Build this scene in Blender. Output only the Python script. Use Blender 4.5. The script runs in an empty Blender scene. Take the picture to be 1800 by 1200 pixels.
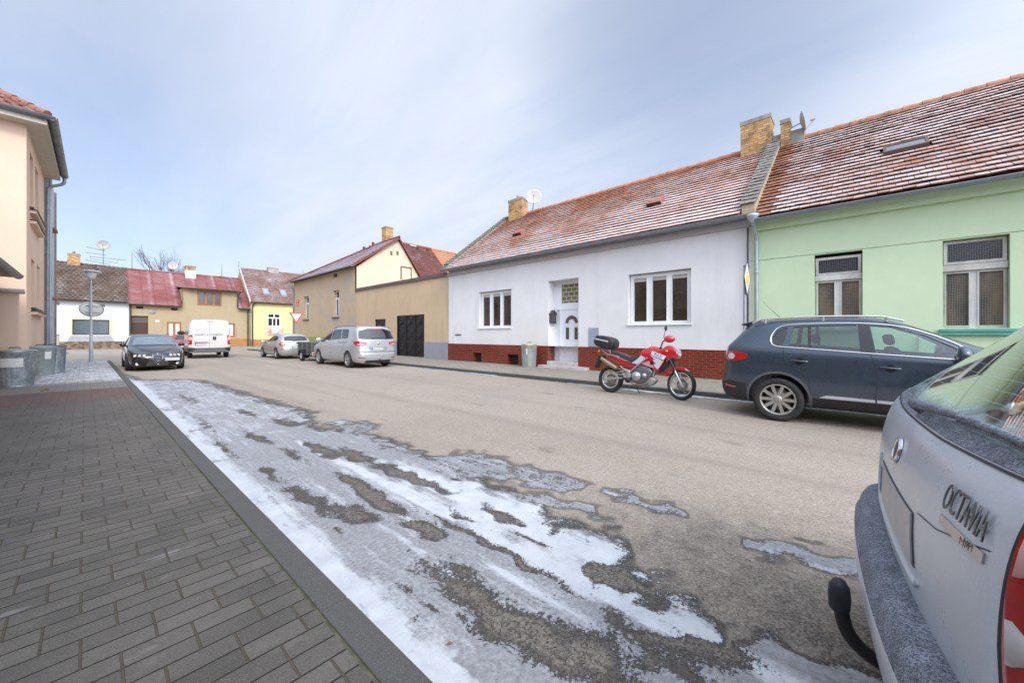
import bpy, bmesh, math, random, mathutils, mathutils.interpolate
import numpy as np
from mathutils import Vector, Matrix, noise as mnoise
from mathutils.geometry import delaunay_2d_cdt
from mathutils.bvhtree import BVHTree
random.seed(7)
R = math.radians
scene = bpy.context.scene
COL = scene.collection
# world axes: x = across the street (to the right), y = along the street (away), z = up
FPX = 670.; TH = R(47.4); HZ = 588.; CH = 1.38
cT, sT = math.cos(TH), math.sin(TH)
def VP(x, y, v):
    r = (x-900)/FPX; D = v/(r*cT+sT); return Vector((v, D*(cT-r*sT), CH+(HZ-y)/FPX*D))
def UP(x, y, u):
    r = (x-900)/FPX; D = u/(cT-r*sT); return Vector((D*(r*cT+sT), u, CH+(HZ-y)/FPX*D))
def GP(x, y, z=0.):
    D = FPX*(CH-z)/(y-HZ); X = (x-900)/FPX*D; return Vector((X*cT+D*sT, -X*sT+D*cT, z))

# ---------------------------------------------------------------- node helper
class NT:
    def __init__(s, name):
        m = bpy.data.materials.new(name); m.use_nodes = True
        s.m = m; s.t = m.node_tree; s.b = s.t.nodes['Principled BSDF']; s.out = s.t.nodes['Material Output']
    def n(s, typ, **kw):
        x = s.t.nodes.new(typ)
        for k, v in kw.items(): setattr(x, k, v)
        return x
    def put(s, sock, v):
        if v is None: return
        if hasattr(v, 'is_output') or isinstance(v, bpy.types.NodeSocket): s.t.links.new(v, sock)
        elif isinstance(v, (tuple, list)) and len(v) == 3 and sock.type == 'RGBA': sock.default_value = (*v, 1)
        else: sock.default_value = v
    def co(s, kind='Object'): return s.n('ShaderNodeTexCoord').outputs[kind]
    def map(s, vec, scale=(1,1,1), loc=(0,0,0), rot=(0,0,0)):
        x = s.n('ShaderNodeMapping'); s.put(x.inputs['Vector'], vec)
        x.inputs['Scale'].default_value = scale; x.inputs['Location'].default_value = loc; x.inputs['Rotation'].default_value = rot
        return x.outputs[0]
    def noise(s, vec, scale, detail=4, rough=.55, dist=0.):
        x = s.n('ShaderNodeTexNoise'); s.put(x.inputs['Vector'], vec); x.inputs['Scale'].default_value = scale
        x.inputs['Detail'].default_value = detail; x.inputs['Roughness'].default_value = rough; x.inputs['Distortion'].default_value = dist
        return x.outputs['Fac']
    def vor(s, vec, scale, out='Distance', feature='F1'):
        x = s.n('ShaderNodeTexVoronoi'); x.feature = feature; s.put(x.inputs['Vector'], vec); x.inputs['Scale'].default_value = scale
        return x.outputs[out]
    def math(s, op, a, b=0., c=None, clamp=False):
        x = s.n('ShaderNodeMath', operation=op); x.use_clamp = clamp
        s.put(x.inputs[0], a); s.put(x.inputs[1], b)
        if c is not None: s.put(x.inputs[2], c)
        return x.outputs[0]
    def rng(s, v, a, b, c=0., d=1., smooth=False):
        x = s.n('ShaderNodeMapRange'); x.clamp = True
        if smooth: x.interpolation_type = 'SMOOTHSTEP'
        s.put(x.inputs[0], v); 
        for i, q in enumerate((a, b, c, d)): x.inputs[i+1].default_value = q
        return x.outputs[0]
    def mix(s, f, a, b, mode='MIX'):
        x = s.n('ShaderNodeMix', data_type='RGBA', blend_type=mode); x.clamp_factor = True
        s.put(x.inputs['Factor'], f); s.put(x.inputs['A'], a) if False else None
        s.put(x.inputs[6], a); s.put(x.inputs[7], b)
        return x.outputs[2]
    def sep(s, vec):
        x = s.n('ShaderNodeSeparateXYZ'); s.put(x.inputs[0], vec); return x.outputs
    def comb(s, x_, y_, z_):
        x = s.n('ShaderNodeCombineXYZ'); s.put(x.inputs[0], x_); s.put(x.inputs[1], y_); s.put(x.inputs[2], z_); return x.outputs[0]
    def bump(s, h, dist=.01, strength=.5, prev=None):
        x = s.n('ShaderNodeBump'); s.put(x.inputs['Height'], h); x.inputs['Distance'].default_value = dist; x.inputs['Strength'].default_value = strength
        if prev is not None: s.put(x.inputs['Normal'], prev)
        return x.outputs[0]
    def attr(s, name):
        x = s.n('ShaderNodeAttribute'); x.attribute_name = name; return x
    def set(s, **kw):
        names = dict(col='Base Color', rough='Roughness', metal='Metallic', normal='Normal', spec='Specular IOR Level', coat='Coat Weight', coatr='Coat Roughness', alpha='Alpha', trans='Transmission Weight', ior='IOR', em='Emission Color', ems='Emission Strength')
        for k, v in kw.items(): s.put(s.b.inputs[names[k]], v)
        return s.m
MC = {}
def mat(name, col, rough=.6, metal=0., var=.12, vs=3., bump=0., bs=80., coat=0., dirt=None, dirtf=.5, spec=.5):
    if name in MC: return MC[name]
    t = NT(name); o = t.co()
    n1 = t.noise(o, vs, 6, .6)
    c = t.mix(t.rng(n1, .3, .7), tuple(x*(1-var) for x in col), tuple(min(1, x*(1+var)) for x in col))
    if dirt:
        nd = t.noise(t.map(o, (1, 1, .35)), 1.1, 8, .68)
        c = t.mix(t.rng(nd, .5, .78, 0, dirtf), c, dirt)
    nrm = t.bump(t.noise(o, bs, 3, .6), .004, bump) if bump else None
    t.set(col=c, rough=t.rng(t.noise(o, vs*3, 4), .3, .7, max(.02, rough*.85), min(1, rough*1.15)), metal=metal, coat=coat, spec=spec)
    if bump: t.set(normal=nrm)
    t.b.inputs['Coat Roughness'].default_value = .04
    MC[name] = t.m; return t.m
def stucco(name, col, dirt=(.3, .27, .22), df=.35, bs=55, bump=.5, patch=None):
    if name in MC: return MC[name]
    t = NT(name); o = t.co()
    c = t.mix(t.rng(t.noise(o, .7, 8, .65), .3, .7), tuple(x*.93 for x in col), tuple(min(1, x*1.05) for x in col))
    c = t.mix(t.rng(t.noise(t.map(o, (1, 1, .18)), 1.6, 9, .7), .52, .8, 0, df), c, dirt)
    c = t.mix(t.rng(t.noise(o, 26, 4, .7), .62, .8, 0, .18), c, tuple(x*.72 for x in col))
    if patch:
        c = t.mix(t.rng(t.noise(t.map(o, (1, 1, 1.6), (3, 1, 2)), .55, 6, .6, .6), .56, .6, 0, .75), c, patch)
    h = t.math('ADD', t.noise(o, bs, 4, .7), t.math('MULTIPLY', t.noise(o, 5, 3), .8))
    t.set(col=c, rough=.93, normal=t.bump(h, .006, bump), spec=.2)
    MC[name] = t.m; return t.m
def brickmat(name, axis, c1, c2, mortar, bw, bh, ms=.01, rough=.9, gloss=False, dirt=None):
    if name in MC: return MC[name]
    t = NT(name); o = t.co(); s = t.sep(o)
    vec = t.comb(s[1] if axis == 'y' else s[0], s[2], 0.) if axis != 'xy' else t.comb(t.math('ADD', s[0], s[1]), s[2], 0.)
    b = t.n('ShaderNodeTexBrick'); t.put(b.inputs['Vector'], vec)
    b.inputs['Scale'].default_value = 1; b.inputs['Brick Width'].default_value = bw; b.inputs['Row Height'].default_value = bh
    b.inputs['Mortar Size'].default_value = ms; b.inputs['Mortar Smooth'].default_value = .15; b.inputs['Bias'].default_value = 0
    t.put(b.inputs['Color1'], c1); t.put(b.inputs['Color2'], c2); t.put(b.inputs['Mortar'], mortar)
    c = t.mix(t.rng(t.noise(o, 9, 5, .7), .35, .75, 0, .45), b.outputs['Color'], tuple(x*.55 for x in c1))
    if dirt: c = t.mix(t.rng(t.noise(o, 2.2, 8, .7), .5, .68, 0, .85), c, dirt)
    inv = t.math('SUBTRACT', 1., b.outputs['Fac'])
    t.set(col=c, rough=(t.math('MULTIPLY_ADD', b.outputs['Fac'], .6, rough) if gloss else rough),
          normal=t.bump(t.math('ADD', inv, t.math('MULTIPLY', t.noise(o, 40, 3), .15 if gloss else .5)), .006, .7))
    MC[name] = t.m; return t.m
def glassmat(name, tint=(.55, .6, .6), dark=.35, rough=.02):
    # thin pane: part of the light passes straight, part is mirrored by angle
    t = NT(name); tr = t.n('ShaderNodeBsdfTransparent'); t.put(tr.inputs[0], tuple(x*dark for x in tint))
    g = t.n('ShaderNodeBsdfGlossy'); g.inputs['Roughness'].default_value = rough; t.put(g.inputs[0], (.95, .97, 1))
    fr = t.n('ShaderNodeFresnel'); fr.inputs[0].default_value = 1.55
    f = t.math('MULTIPLY_ADD', fr.outputs[0], 1.15, .03, clamp=True)
    mx = t.n('ShaderNodeMixShader'); t.put(mx.inputs[0], f)
    t.t.links.new(tr.outputs[0], mx.inputs[1]); t.t.links.new(g.outputs[0], mx.inputs[2]); t.t.links.new(mx.outputs[0], t.out.inputs[0])
    MC[name] = t.m; return t.m

# ---------------------------------------------------------------- mesh builder
class MB:
    def __init__(s): s.v = []; s.f = []; s.mi = []; s.sm = []; s.cols = None
    def add(s, vs, fs, mi=0, smooth=False):
        b = len(s.v); s.v += [tuple(p) for p in vs]
        for f in fs: s.f.append(tuple(i+b for i in f)); s.mi.append(mi); s.sm.append(smooth)
        return s
    def quad(s, a, b, c, d, mi=0): return s.add([a, b, c, d], [(0, 1, 2, 3)], mi)
    def poly(s, pts, mi=0): return s.add(pts, [tuple(range(len(pts)))], mi)
    def box(s, x0, x1, y0, y1, z0, z1, mi=0, M=None, bev=0.):
        if bev:
            bm = bmesh.new(); bmesh.ops.create_cube(bm, size=1)
            for v in bm.verts: v.co = Vector(((x0+x1)/2+v.co.x*(x1-x0), (y0+y1)/2+v.co.y*(y1-y0), (z0+z1)/2+v.co.z*(z1-z0)))
            bmesh.ops.bevel(bm, geom=bm.edges[:], offset=bev, segments=2, affect='EDGES', profile=.5)
            return s.frombm(bm, mi, M)
        vs = [Vector((x, y, z)) for x in (x0, x1) for y in (y0, y1) for z in (z0, z1)]
        if M: vs = [M @ p for p in vs]
        return s.add(vs, [(0, 1, 3, 2), (4, 6, 7, 5), (0, 4, 5, 1), (2, 3, 7, 6), (0, 2, 6, 4), (1, 5, 7, 3)], mi)
    def frombm(s, bm, mi=0, M=None, smooth=False):
        bm.verts.index_update()
        vs = [(M @ v.co if M else v.co.copy()) for v in bm.verts]
        s.add(vs, [tuple(v.index for v in f.verts) for f in bm.faces], mi, smooth); bm.free(); return s
    def tube(s, pts, r, n=8, mi=0, caps=True, smooth=True):
        pts = [Vector(p) for p in pts]; rs = r if isinstance(r, (list, tuple)) else [r]*len(pts)
        rings = []; prev = None
        for i, p in enumerate(pts):
            d = (pts[min(i+1, len(pts)-1)]-pts[max(i-1, 0)]).normalized()
            if prev is None: a = d.orthogonal().normalized()
            else: a = (prev - d*prev.dot(d)); a = a.normalized() if a.length > 1e-5 else d.orthogonal().normalized()
            prev = a; b = d.cross(a)
            rings.append([p+(a*math.cos(k*2*math.pi/n)+b*math.sin(k*2*math.pi/n))*rs[i] for k in range(n)])
        vs = [q for ring in rings for q in ring]; fs = []
        for i in range(len(pts)-1):
            for k in range(n): fs.append((i*n+k, i*n+(k+1) % n, (i+1)*n+(k+1) % n, (i+1)*n+k))
        s.add(vs, fs, mi, smooth)
        if caps: s.add(rings[0], [tuple(reversed(range(n)))], mi); s.add(rings[-1], [tuple(range(n))], mi)
        return s
    def lathe(s, prof, n=24, M=None, mi=0, smooth=True, close=False):
        # prof: (radius, height along local z)
        vs = []; fs = []; m = len(prof)
        for k in range(n):
            a = 2*math.pi*k/n
            for r, h in prof:
                p = Vector((r*math.cos(a), r*math.sin(a), h)); vs.append(M @ p if M else p)
        for k in range(n):
            k2 = (k+1) % n
            for j in range(m-1 if not close else m):
                j2 = (j+1) % m; fs.append((k*m+j, k2*m+j, k2*m+j2, k*m+j2))
        return s.add(vs, fs, mi, smooth)
    def prism(s, poly, f0, f1, mi=0, bev=0., smooth=False):
        # poly in 2D, f0/f1 map a 2D point to the two end positions
        n = len(poly); A = [f0(p) for p in poly]; B = [f1(p) for p in poly]
        if bev:
            bm = bmesh.new(); va = [bm.verts.new(p) for p in A]; vb = [bm.verts.new(p) for p in B]
            bm.faces.new(list(reversed(va))); bm.faces.new(vb)
            for i in range(n): bm.faces.new((va[i], va[(i+1) % n], vb[(i+1) % n], vb[i]))
            bmesh.ops.recalc_face_normals(bm, faces=bm.faces[:])
            bmesh.ops.bevel(bm, geom=bm.edges[:], offset=bev, segments=2, affect='EDGES', profile=.5, clamp_overlap=True)
            bmesh.ops.triangulate(bm, faces=[f for f in bm.faces if len(f.verts) > 4])
            return s.frombm(bm, mi, None, smooth)
        tri = delaunay_2d_cdt([Vector(p) for p in poly], [], [list(range(n))], 1, 1e-5)
        tv, tf = tri[0], tri[2]
        s.add([f1(p) for p in tv], tf, mi); s.add([f0(p) for p in tv], [tuple(reversed(f)) for f in tf], mi)
        for i in range(n):
            j = (i+1) % n; s.add([A[i], A[j], B[j], B[i]], [(0, 1, 2, 3)], mi, smooth)
        return s
    def build(s, name, mats, parent=None, smooth_angle=None, recalc=False, flat=False):
        me = bpy.data.meshes.new(name); me.from_pydata(s.v, [], s.f)
        if not isinstance(mats, (list, tuple)): mats = [mats]
        for m in mats: me.materials.append(m)
        me.polygons.foreach_set('material_index', s.mi); me.polygons.foreach_set('use_smooth', [b and not flat for b in s.sm])
        if s.cols is not None:
            ca = me.color_attributes.new('tile', 'FLOAT_COLOR', 'CORNER'); ca.data.foreach_set('color', s.cols)
        me.update()
        if recalc:
            bm = bmesh.new(); bm.from_mesh(me); bmesh.ops.recalc_face_normals(bm, faces=bm.faces[:]); bm.to_mesh(me); bm.free()
        o = bpy.data.objects.new(name, me); link(o, parent); return o
def link(o, parent=None):
    COL.objects.link(o)
    if parent is not None:
        o.parent = parent
        if parent.get('wc'): o.matrix_parent_inverse = Matrix.Translation(-parent.location)
def thing(name, label, cat, loc=(0, 0, 0), rotz=0., group=None, wc=False):
    o = bpy.data.objects.new(name, None); COL.objects.link(o); o.location = loc; o.rotation_euler = (0, 0, rotz)
    o.empty_display_size = .2
    if wc: o['wc'] = 1
    return tag(o, label, cat, group)
def tag(o, label, cat, group=None):
    o['label'] = label; o['category'] = cat
    if group: o['group'] = group
    return o
def struct(o): o['kind'] = 'structure'; return o
def stuff(o): o['kind'] = 'stuff'; return o
def text(name, s_, size, ext, m, parent, M, sx=1., align='CENTER', spc=0):
    c = bpy.data.curves.new('txt', 'FONT'); c.body = s_; c.size = size; c.extrude = ext; c.align_x = align; c.align_y = 'CENTER'; c.resolution_u = 3
    if spc: c.space_character = spc; c.offset = -.0008
    t = bpy.data.objects.new('txt', c); COL.objects.link(t); dg = bpy.context.evaluated_depsgraph_get()
    me = bpy.data.meshes.new_from_object(t.evaluated_get(dg)); bpy.data.objects.remove(t)
    me.transform(M @ Matrix.Diagonal((sx, 1, 1, 1))); me.materials.clear(); me.materials.append(m)
    o = bpy.data.objects.new(name, me); link(o, parent); return o
def bent(pts, k=6, r=.15):
    # round the corners of a polyline
    pts = [Vector(p) for p in pts]; out = [pts[0]]
    for i in range(1, len(pts)-1):
        a, b, c = pts[i-1], pts[i], pts[i+1]
        p = b+(a-b).normalized()*min(r, (a-b).length*.45); q = b+(c-b).normalized()*min(r, (c-b).length*.45)
        for j in range(k+1):
            t = j/k; out.append(p*(1-t)**2+b*2*t*(1-t)+q*t*t)
    out.append(pts[-1]); return out
# ---------------------------------------------------------------- world, sun, camera
def make_world():
    w = bpy.data.worlds.new('World'); scene.world = w; w.use_nodes = True
    nt = w.node_tree; bg = nt.nodes['Background']
    class W(NT):
        def __init__(s): s.t = nt
    t = W()
    S = Vector((-.30, -.95, .75)).normalized()
    el = math.asin(S.z); az = math.atan2(S.x, S.y)
    sky = t.n('ShaderNodeTexSky'); sky.sky_type = 'NISHITA'; sky.sun_disc = False
    sky.sun_elevation = el; sky.sun_rotation = az; sky.air_density = 1.0; sky.dust_density = .6; sky.ozone_density = 1.6
    d = t.co('Generated'); s = t.sep(d)
    zz = t.math('MAXIMUM', t.math('ADD', s[2], .16), .05)
    pv = t.comb(t.math('DIVIDE', s[0], zz), t.math('DIVIDE', s[1], zz), 0.)
    m1 = t.map(pv, (1.0, .42, 1), (.35, .2, 0), (0, 0, R(38)))
    n1 = t.noise(m1, .85, 5, .5, .35)
    n2 = t.noise(t.map(pv, (1, .3, 1), (3, 1, 0), (0, 0, R(30))), 3.2, 6, .6, .3)
    n0 = t.noise(t.map(pv, (1, .7, 1), (7.3, 2, 0)), .38, 2, .5)
    cov = t.math('ADD', t.math('MULTIPLY', n1, .62), t.math('ADD', t.math('MULTIPLY', n2, .16), t.math('MULTIPLY', n0, .4)))
    f = t.rng(cov, .40, .60, .72, .98, True)
    # clearer gaps in the veil
    for dv, wd, am in (((1235-900, 60), .965, .60), ((60-900, 120), .965, .45), ((10-900, 330), .975, .35), ((1150-900, 260), .985, .25)):
        g = Vector((dv[0]/FPX*cT+sT, -dv[0]/FPX*sT+cT, (HZ-dv[1])/FPX)).normalized(); dp = t.n('ShaderNodeVectorMath', operation='DOT_PRODUCT'); t.put(dp.inputs[0], d); dp.inputs[1].default_value = g
        q = t.rng(t.math('ADD', dp.outputs['Value'], t.math('MULTIPLY', t.math('SUBTRACT', n1, .5), .16)), wd-.06, wd+.05, 0, am*.8, True); f = t.math('MULTIPLY', f, t.math('SUBTRACT', 1., q))
    hor = t.rng(s[2], 0., .3, 1., 0.)
    f = t.math('MAXIMUM', f, t.math('MULTIPLY', hor, .85))
    # veil of cloud, brighter round the hidden sun
    dot = t.n('ShaderNodeVectorMath', operation='DOT_PRODUCT'); t.put(dot.inputs[0], d); dot.inputs[1].default_value = S
    glow = t.rng(dot.outputs['Value'], .0, 1., 0., 1.); glow = t.math('POWER', glow, 2.2)
    c = t.mix(t.rng(n2, .35, .7), (4.55, 5.1, 6.15), (5.25, 5.6, 6.4))
    k = t.math('MULTIPLY_ADD', glow, 3.6, 1.)
    vm = t.n('ShaderNodeVectorMath', operation='SCALE'); t.put(vm.inputs[0], c); t.put(vm.inputs['Scale'], k)
    sk = t.n('ShaderNodeVectorMath', operation='MULTIPLY'); t.put(sk.inputs[0], sky.outputs[0]); sk.inputs[1].default_value = (.95, 1.0, 1.12)
    fin = t.mix(f, sk.outputs[0], vm.outputs[0])
    t.put(bg.inputs[0], fin); bg.inputs[1].default_value = .1
    L = bpy.data.lights.new('sun', 'SUN'); L.energy = 1.0; L.angle = R(14); L.color = (1, .93, .82)
    o = bpy.data.objects.new('sun', L); COL.objects.link(o); o.rotation_euler = (-S).to_track_quat('-Z', 'Y').to_euler(); o.location = (0, -20, 30)
make_world()
cam = bpy.data.cameras.new('camera'); co_ = bpy.data.objects.new('camera', cam); COL.objects.link(co_)
cam.sensor_width = 36; cam.lens = FPX/1800*36; cam.shift_y = -(600-HZ)/1800; cam.clip_start = .05; cam.clip_end = 2000
co_.location = (0, 0, CH); co_.rotation_euler = (R(90), 0, -TH)
scene.camera = co_
scene.view_settings.view_transform = 'Standard'; scene.view_settings.look = 'None'; scene.view_settings.exposure = .70; scene.view_settings.gamma = 1
scene.render.resolution_x = 1024; scene.render.resolution_y = 682

# ---------------------------------------------------------------- ground
struct(MB().quad((-500, -500, -.03), (500, -500, -.03), (500, 500, -.03), (-500, 500, -.03)).build('ground', mat('earth', (.16, .15, .12), .95, var=.3, vs=.3)))

def asphalt_nodes(t, o):
    big = t.noise(o, .35, 5, .6)
    streak = t.noise(t.map(o, (1, .1, 1)), 1.1, 6, .6)
    agg = t.vor(o, 95, 'Color'); ag = t.sep(agg)[0]; ag2 = t.sep(t.vor(o, 42, 'Color'))[0]; ag = t.math('ADD', t.math('MULTIPLY', ag, .8), t.math('MULTIPLY', ag2, .2))
    fine = t.noise(o, 160, 2, .6)
    dry = t.mix(t.rng(t.math('ADD', t.math('MULTIPLY', big, .5), t.math('MULTIPLY', streak, .5)), .35, .65), (.32, .265, .21), (.39, .33, .27))
    dry = t.mix(t.rng(ag, .5, .05, .0, .5), dry, (.14, .12, .105))
    dry = t.mix(t.rng(ag, .72, .95, .0, .5), dry, (.58, .52, .44))
    dry = t.mix(t.rng(t.noise(o, .9, 6, .65), .55, .7, 0, .3), dry, (.24, .215, .19))
    gr = t.noise(o, 120, 4, .85); wet = t.mix(t.rng(t.math('ADD', t.math('MULTIPLY', gr, .7), t.math('MULTIPLY', ag, .3)), .36, .66), (.045, .038, .032), (.245, .215, .18))
    h = t.math('ADD', t.math('MULTIPLY', ag, .7), t.math('MULTIPLY', fine, .5))
    return dry, wet, h
def road_mat():
    t = NT('road_asphalt'); o = t.co(); dry, wet, h = asphalt_nodes(t, o)
    a = t.attr('field'); s = t.sep(a.outputs['Color'])
    nz = t.noise(o, 5.5, 9, .68); nf = t.noise(o, 45, 4, .7); ns = t.noise(t.map(o, (1, .09, 1), (0, 0, 0), (0, 0, R(-1))), 15, 7, .68)
    # damp, darker asphalt near the ice
    w = t.rng(t.math('ADD', s[2], t.math('MULTIPLY', t.math('SUBTRACT', nz, .5), .7)), .3, .8, 0, 1, True)
    wp = t.noise(t.map(o, (1, .03, 1)), 1.9, 3, .5); dry = t.mix(t.rng(wp, .52, .66, 0, .38), dry, (.23, .195, .165)); c = t.mix(w, dry, wet)
    # cracks and small dark oil spots
    c = t.mix(t.math('MULTIPLY', t.rng(s[0], .12, .3), .5), c, (.04, .034, .03))
    sp = t.rng(t.noise(t.map(o, (1, .5, 1)), 2.3, 4, .5), .66, .74, 0, .4); c = t.mix(sp, c, (.12, .1, .085))
    cr = t.vor(t.map(o, (1, .55, 1)), .55, 'Distance', 'DISTANCE_TO_EDGE'); cr = t.rng(t.math('ADD', cr, t.math('MULTIPLY', nz, .02)), .008, .012, .22, 0)
    c = t.mix(t.math('MULTIPLY', cr, t.rng(t.noise(o, .4, 2), .5, .6)), c, (.07, .06, .05))
    e = t.math('ADD', t.math('MULTIPLY', t.math('SUBTRACT', nz, .5), 1.15), t.math('ADD', t.math('MULTIPLY', t.math('SUBTRACT', nf, .5), .9), t.math('MULTIPLY', t.math('SUBTRACT', ns, .5), .7)))
    e = t.math('ADD', e, t.math('MULTIPLY', t.math('SUBTRACT', .52, t.noise(o, 85, 3, .8)), t.math('MULTIPLY', t.rng(s[0], .45, .95, 1.3, .3), 1.)))
    fld = t.math('ADD', s[0], e)
    m = t.rng(fld, .44, .56, 0, 1, True)
    # whiteness: packed snow against clear grey ice
    wn = t.math('ADD', s[1], t.math('ADD', t.math('MULTIPLY', t.math('SUBTRACT', ns, .5), 1.5), t.math('MULTIPLY', t.math('SUBTRACT', nf, .5), .5)))
    wn = t.math('SUBTRACT', wn, t.rng(t.noise(t.map(o, (1, .5, 1), (5, 2, 0)), 3.2, 6, .65), .50, .68, 0, .75)); wf = t.rng(wn, .28, .80, 0, 1, True)
    ice = t.mix(t.rng(nf, .35, .65), (.21, .21, .218), (.34, .345, .36)); snow = t.mix(t.rng(nz, .3, .7), (.44, .455, .48), (.60, .615, .635))
    sc = t.mix(wf, ice, snow)
    c2 = t.mix(m, c, sc)
    # wet dark rim round the ice
    rim = t.rng(fld, .30, .47, 0, .55); c2 = t.mix(t.math('MULTIPLY', rim, t.math('SUBTRACT', 1., m)), c2, (.06, .055, .05))
    rough = t.math('ADD', t.math('MULTIPLY', m, t.math('MULTIPLY_ADD', wf, .35, -.45)), t.math('SUBTRACT', .9, t.math('MULTIPLY', w, .18)))
    hh = t.math('ADD', t.math('MULTIPLY', h, t.math('SUBTRACT', 1., t.math('MULTIPLY', m, .8))), t.math('MULTIPLY', m, t.math('ADD', 1.2, t.math('MULTIPLY', t.math('ADD', ns, nf), 1.2))))
    t.set(col=c2, rough=rough, normal=t.bump(hh, .007, .75), spec=.3)
    return t.m
def sdf(px, py, poly):
    n = len(poly); d = np.full(px.shape, 1e9); ins = np.zeros(px.shape, bool)
    for i in range(n):
        ax, ay = poly[i]; bx, by = poly[(i+1) % n]; ex, ey = bx-ax, by-ay
        t = np.clip(((px-ax)*ex+(py-ay)*ey)/max(1e-9, ex*ex+ey*ey), 0, 1)
        d = np.minimum(d, np.hypot(px-ax-t*ex, py-ay-t*ey))
        if ay != by: ins ^= ((ay > py) != (by > py)) & (px < (bx-ax)*(py-ay)/(by-ay)+ax)
    return np.where(ins, d, -d)
def gpoly(pts): return [tuple(GP(x, y)[:2]) for x, y in pts]
KA = R(.87)   # the left kerb runs just under a degree off the right-hand houses
KP = GP(600, 1036.7, .08); KX = KP.x*math.cos(KA)+KP.y*math.sin(KA)
def build_road():
    xs = np.concatenate([np.arange(.3, .78, .12), np.arange(.78, 3.5, .026), np.arange(3.5, 8.6, .3), np.arange(8.6, 9.13, .04)]); xs[-1] = 9.12
    ys = np.concatenate([np.arange(-40, -3, 4.), np.arange(-3, 5.5, .028), np.arange(5.5, 12, .05), np.arange(12, 28, .12), [28.5, 34, 47.6]])
    X, Y = np.meshgrid(xs, ys); px, py = X.ravel(), Y.ravel()
    kx = px*math.cos(KA)+py*math.sin(KA)-KX       # distance from the kerb face
    main = gpoly([(150, 655), (205, 657), (235, 668), (268, 668), (340, 668), (400, 686), (450, 702), (500, 716), (540, 728), (528, 742), (560, 757), (590, 757), (640, 765), (700, 790), (770, 812), (800, 835), (860, 850), (930, 880), (945, 905), (1000, 925), (1060, 932), (1085, 975), (1092, 1008), (1060, 1028), (1140, 1040), (1150, 1058), (1200, 1065), (1260, 1085), (1290, 1125), (1400, 1140), (1540, 1195)])+[(2.2, -3), (.5, -3)]
    WX = .016*(np.sin(9.3*px+4.1*py)+np.sin(17.1*py-7*px+1)+.7*np.sin(31*px+19*py+2)); WY = .028*(np.sin(6.3*py-8*px)+np.sin(14.1*py+11*px+4)+.6*np.sin(27*py-23*px))
    qx, qy = px+WX*2.2, py+WY*2.2
    sd = sdf(qx, qy, main); near = np.clip(np.hypot(px, py)/6, .25, 1.6)
    f = np.clip(.5+sd/(.5*near), 0, np.where(kx < .45, 1.0, .90))
    f = np.where(kx > .45, f-.10*np.clip((kx-.45)/.3, 0, 1)*np.clip((4.5-py)/2, 0, 1)*(kx < 1.0), f)
    wh = np.full(px.shape, .30)
    wh = np.maximum(wh, np.clip(1.15-(kx-.06)/.24, 0, 1))
    wh += np.where(py > 6, .14, 0)
    def track(off, w, amt, y0, y1):     # wheel tracks and ridges parallel to the kerb
        return amt*np.exp(-((kx-off)/w)**2)*np.clip((py-y0)/.5, 0, 1)*np.clip((y1-py)/.5, 0, 1)
    wh += track(.98, .06, .75, -3, 5.5)+track(.55, .03, .3, 1, 5)+track(1.30, .14, .5, .6, 4)+track(.74, .03, .35, .3, 3)
    for pts, amt in [([(905, 870), (1000, 925), (1070, 945), (1090, 1005), (1160, 1050), (1250, 1085), (1230, 1110), (1150, 1085), (1000, 1020), (900, 940), (820, 880), (800, 850)], .6), ([(700, 830), (860, 850), (900, 900), (850, 930), (700, 870)], .35)]:
        wh += amt*.75*np.clip(.5+sdf(qx, qy, gpoly(pts))/.2, 0, 1)
    def minus(cx, cy, along, across, amt, ang=0.):
        c = GP(cx, cy); dx, dy = px-c.x+WX, py-c.y+WY*1.6; a = KA+R(ang); u = -dx*math.sin(a)+dy*math.cos(a); v = dx*math.cos(a)+dy*math.sin(a)
        return amt*np.exp(-((u/along)**2+(v/across)**2)**1.5)
    for q in [(537, 873, .55, .10, .75), (635, 856, .6, .07, .8), (621, 903, .28, .12, .75), (672, 885, .3, .07, .7), (743, 929, .17, .085, .85, 10), (800, 925, .6, .02, .55), (858, 960, .5, .022, .5), (817, 908, .25, .04, .6),
              (780, 1013, .34, .12, .52, 4), (850, 1075, .3, .13, .45), (905, 1120, .24, .11, .5), (822, 1000, .17, .04, .6), (985, 1130, .3, .12, .4), (1060, 1170, .25, .14, .5), (725, 1050, .17, .022, .75, 4), (815, 1105, .15, .014, .6), (720, 1072, .04, .03, .7),
              (934, 948, .2, .035, .75), (882, 905, .2, .07, .8), (1069, 1013, .1, .09, .8), (985, 938, .1, .06, .55), (600, 930, .05, .03, .6), (640, 1000, .1, .02, .3), (400, 790, .9, .06, .55), (470, 830, .4, .05, .6), (360, 745, 1.2, .07, .5), (455, 770, .5, .1, .7), (500, 742, .4, .13, .7), (430, 725, .6, .1, .6), (560, 790, .5, .1, .8), (620, 800, .45, .12, .8), (700, 830, .4, .1, .8), (750, 850, .4, .08, .7), (330, 700, 1., .12, .5), (520, 800, .5, .08, .5),
              (1130, 1110, .12, .1, .6), (1210, 1130, .14, .09, .7), (1180, 1180, .12, .08, .6), (1300, 1150, .16, .07, .7), (960, 1010, .3, .03, .4)]:
        f = f-minus(*q)
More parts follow.
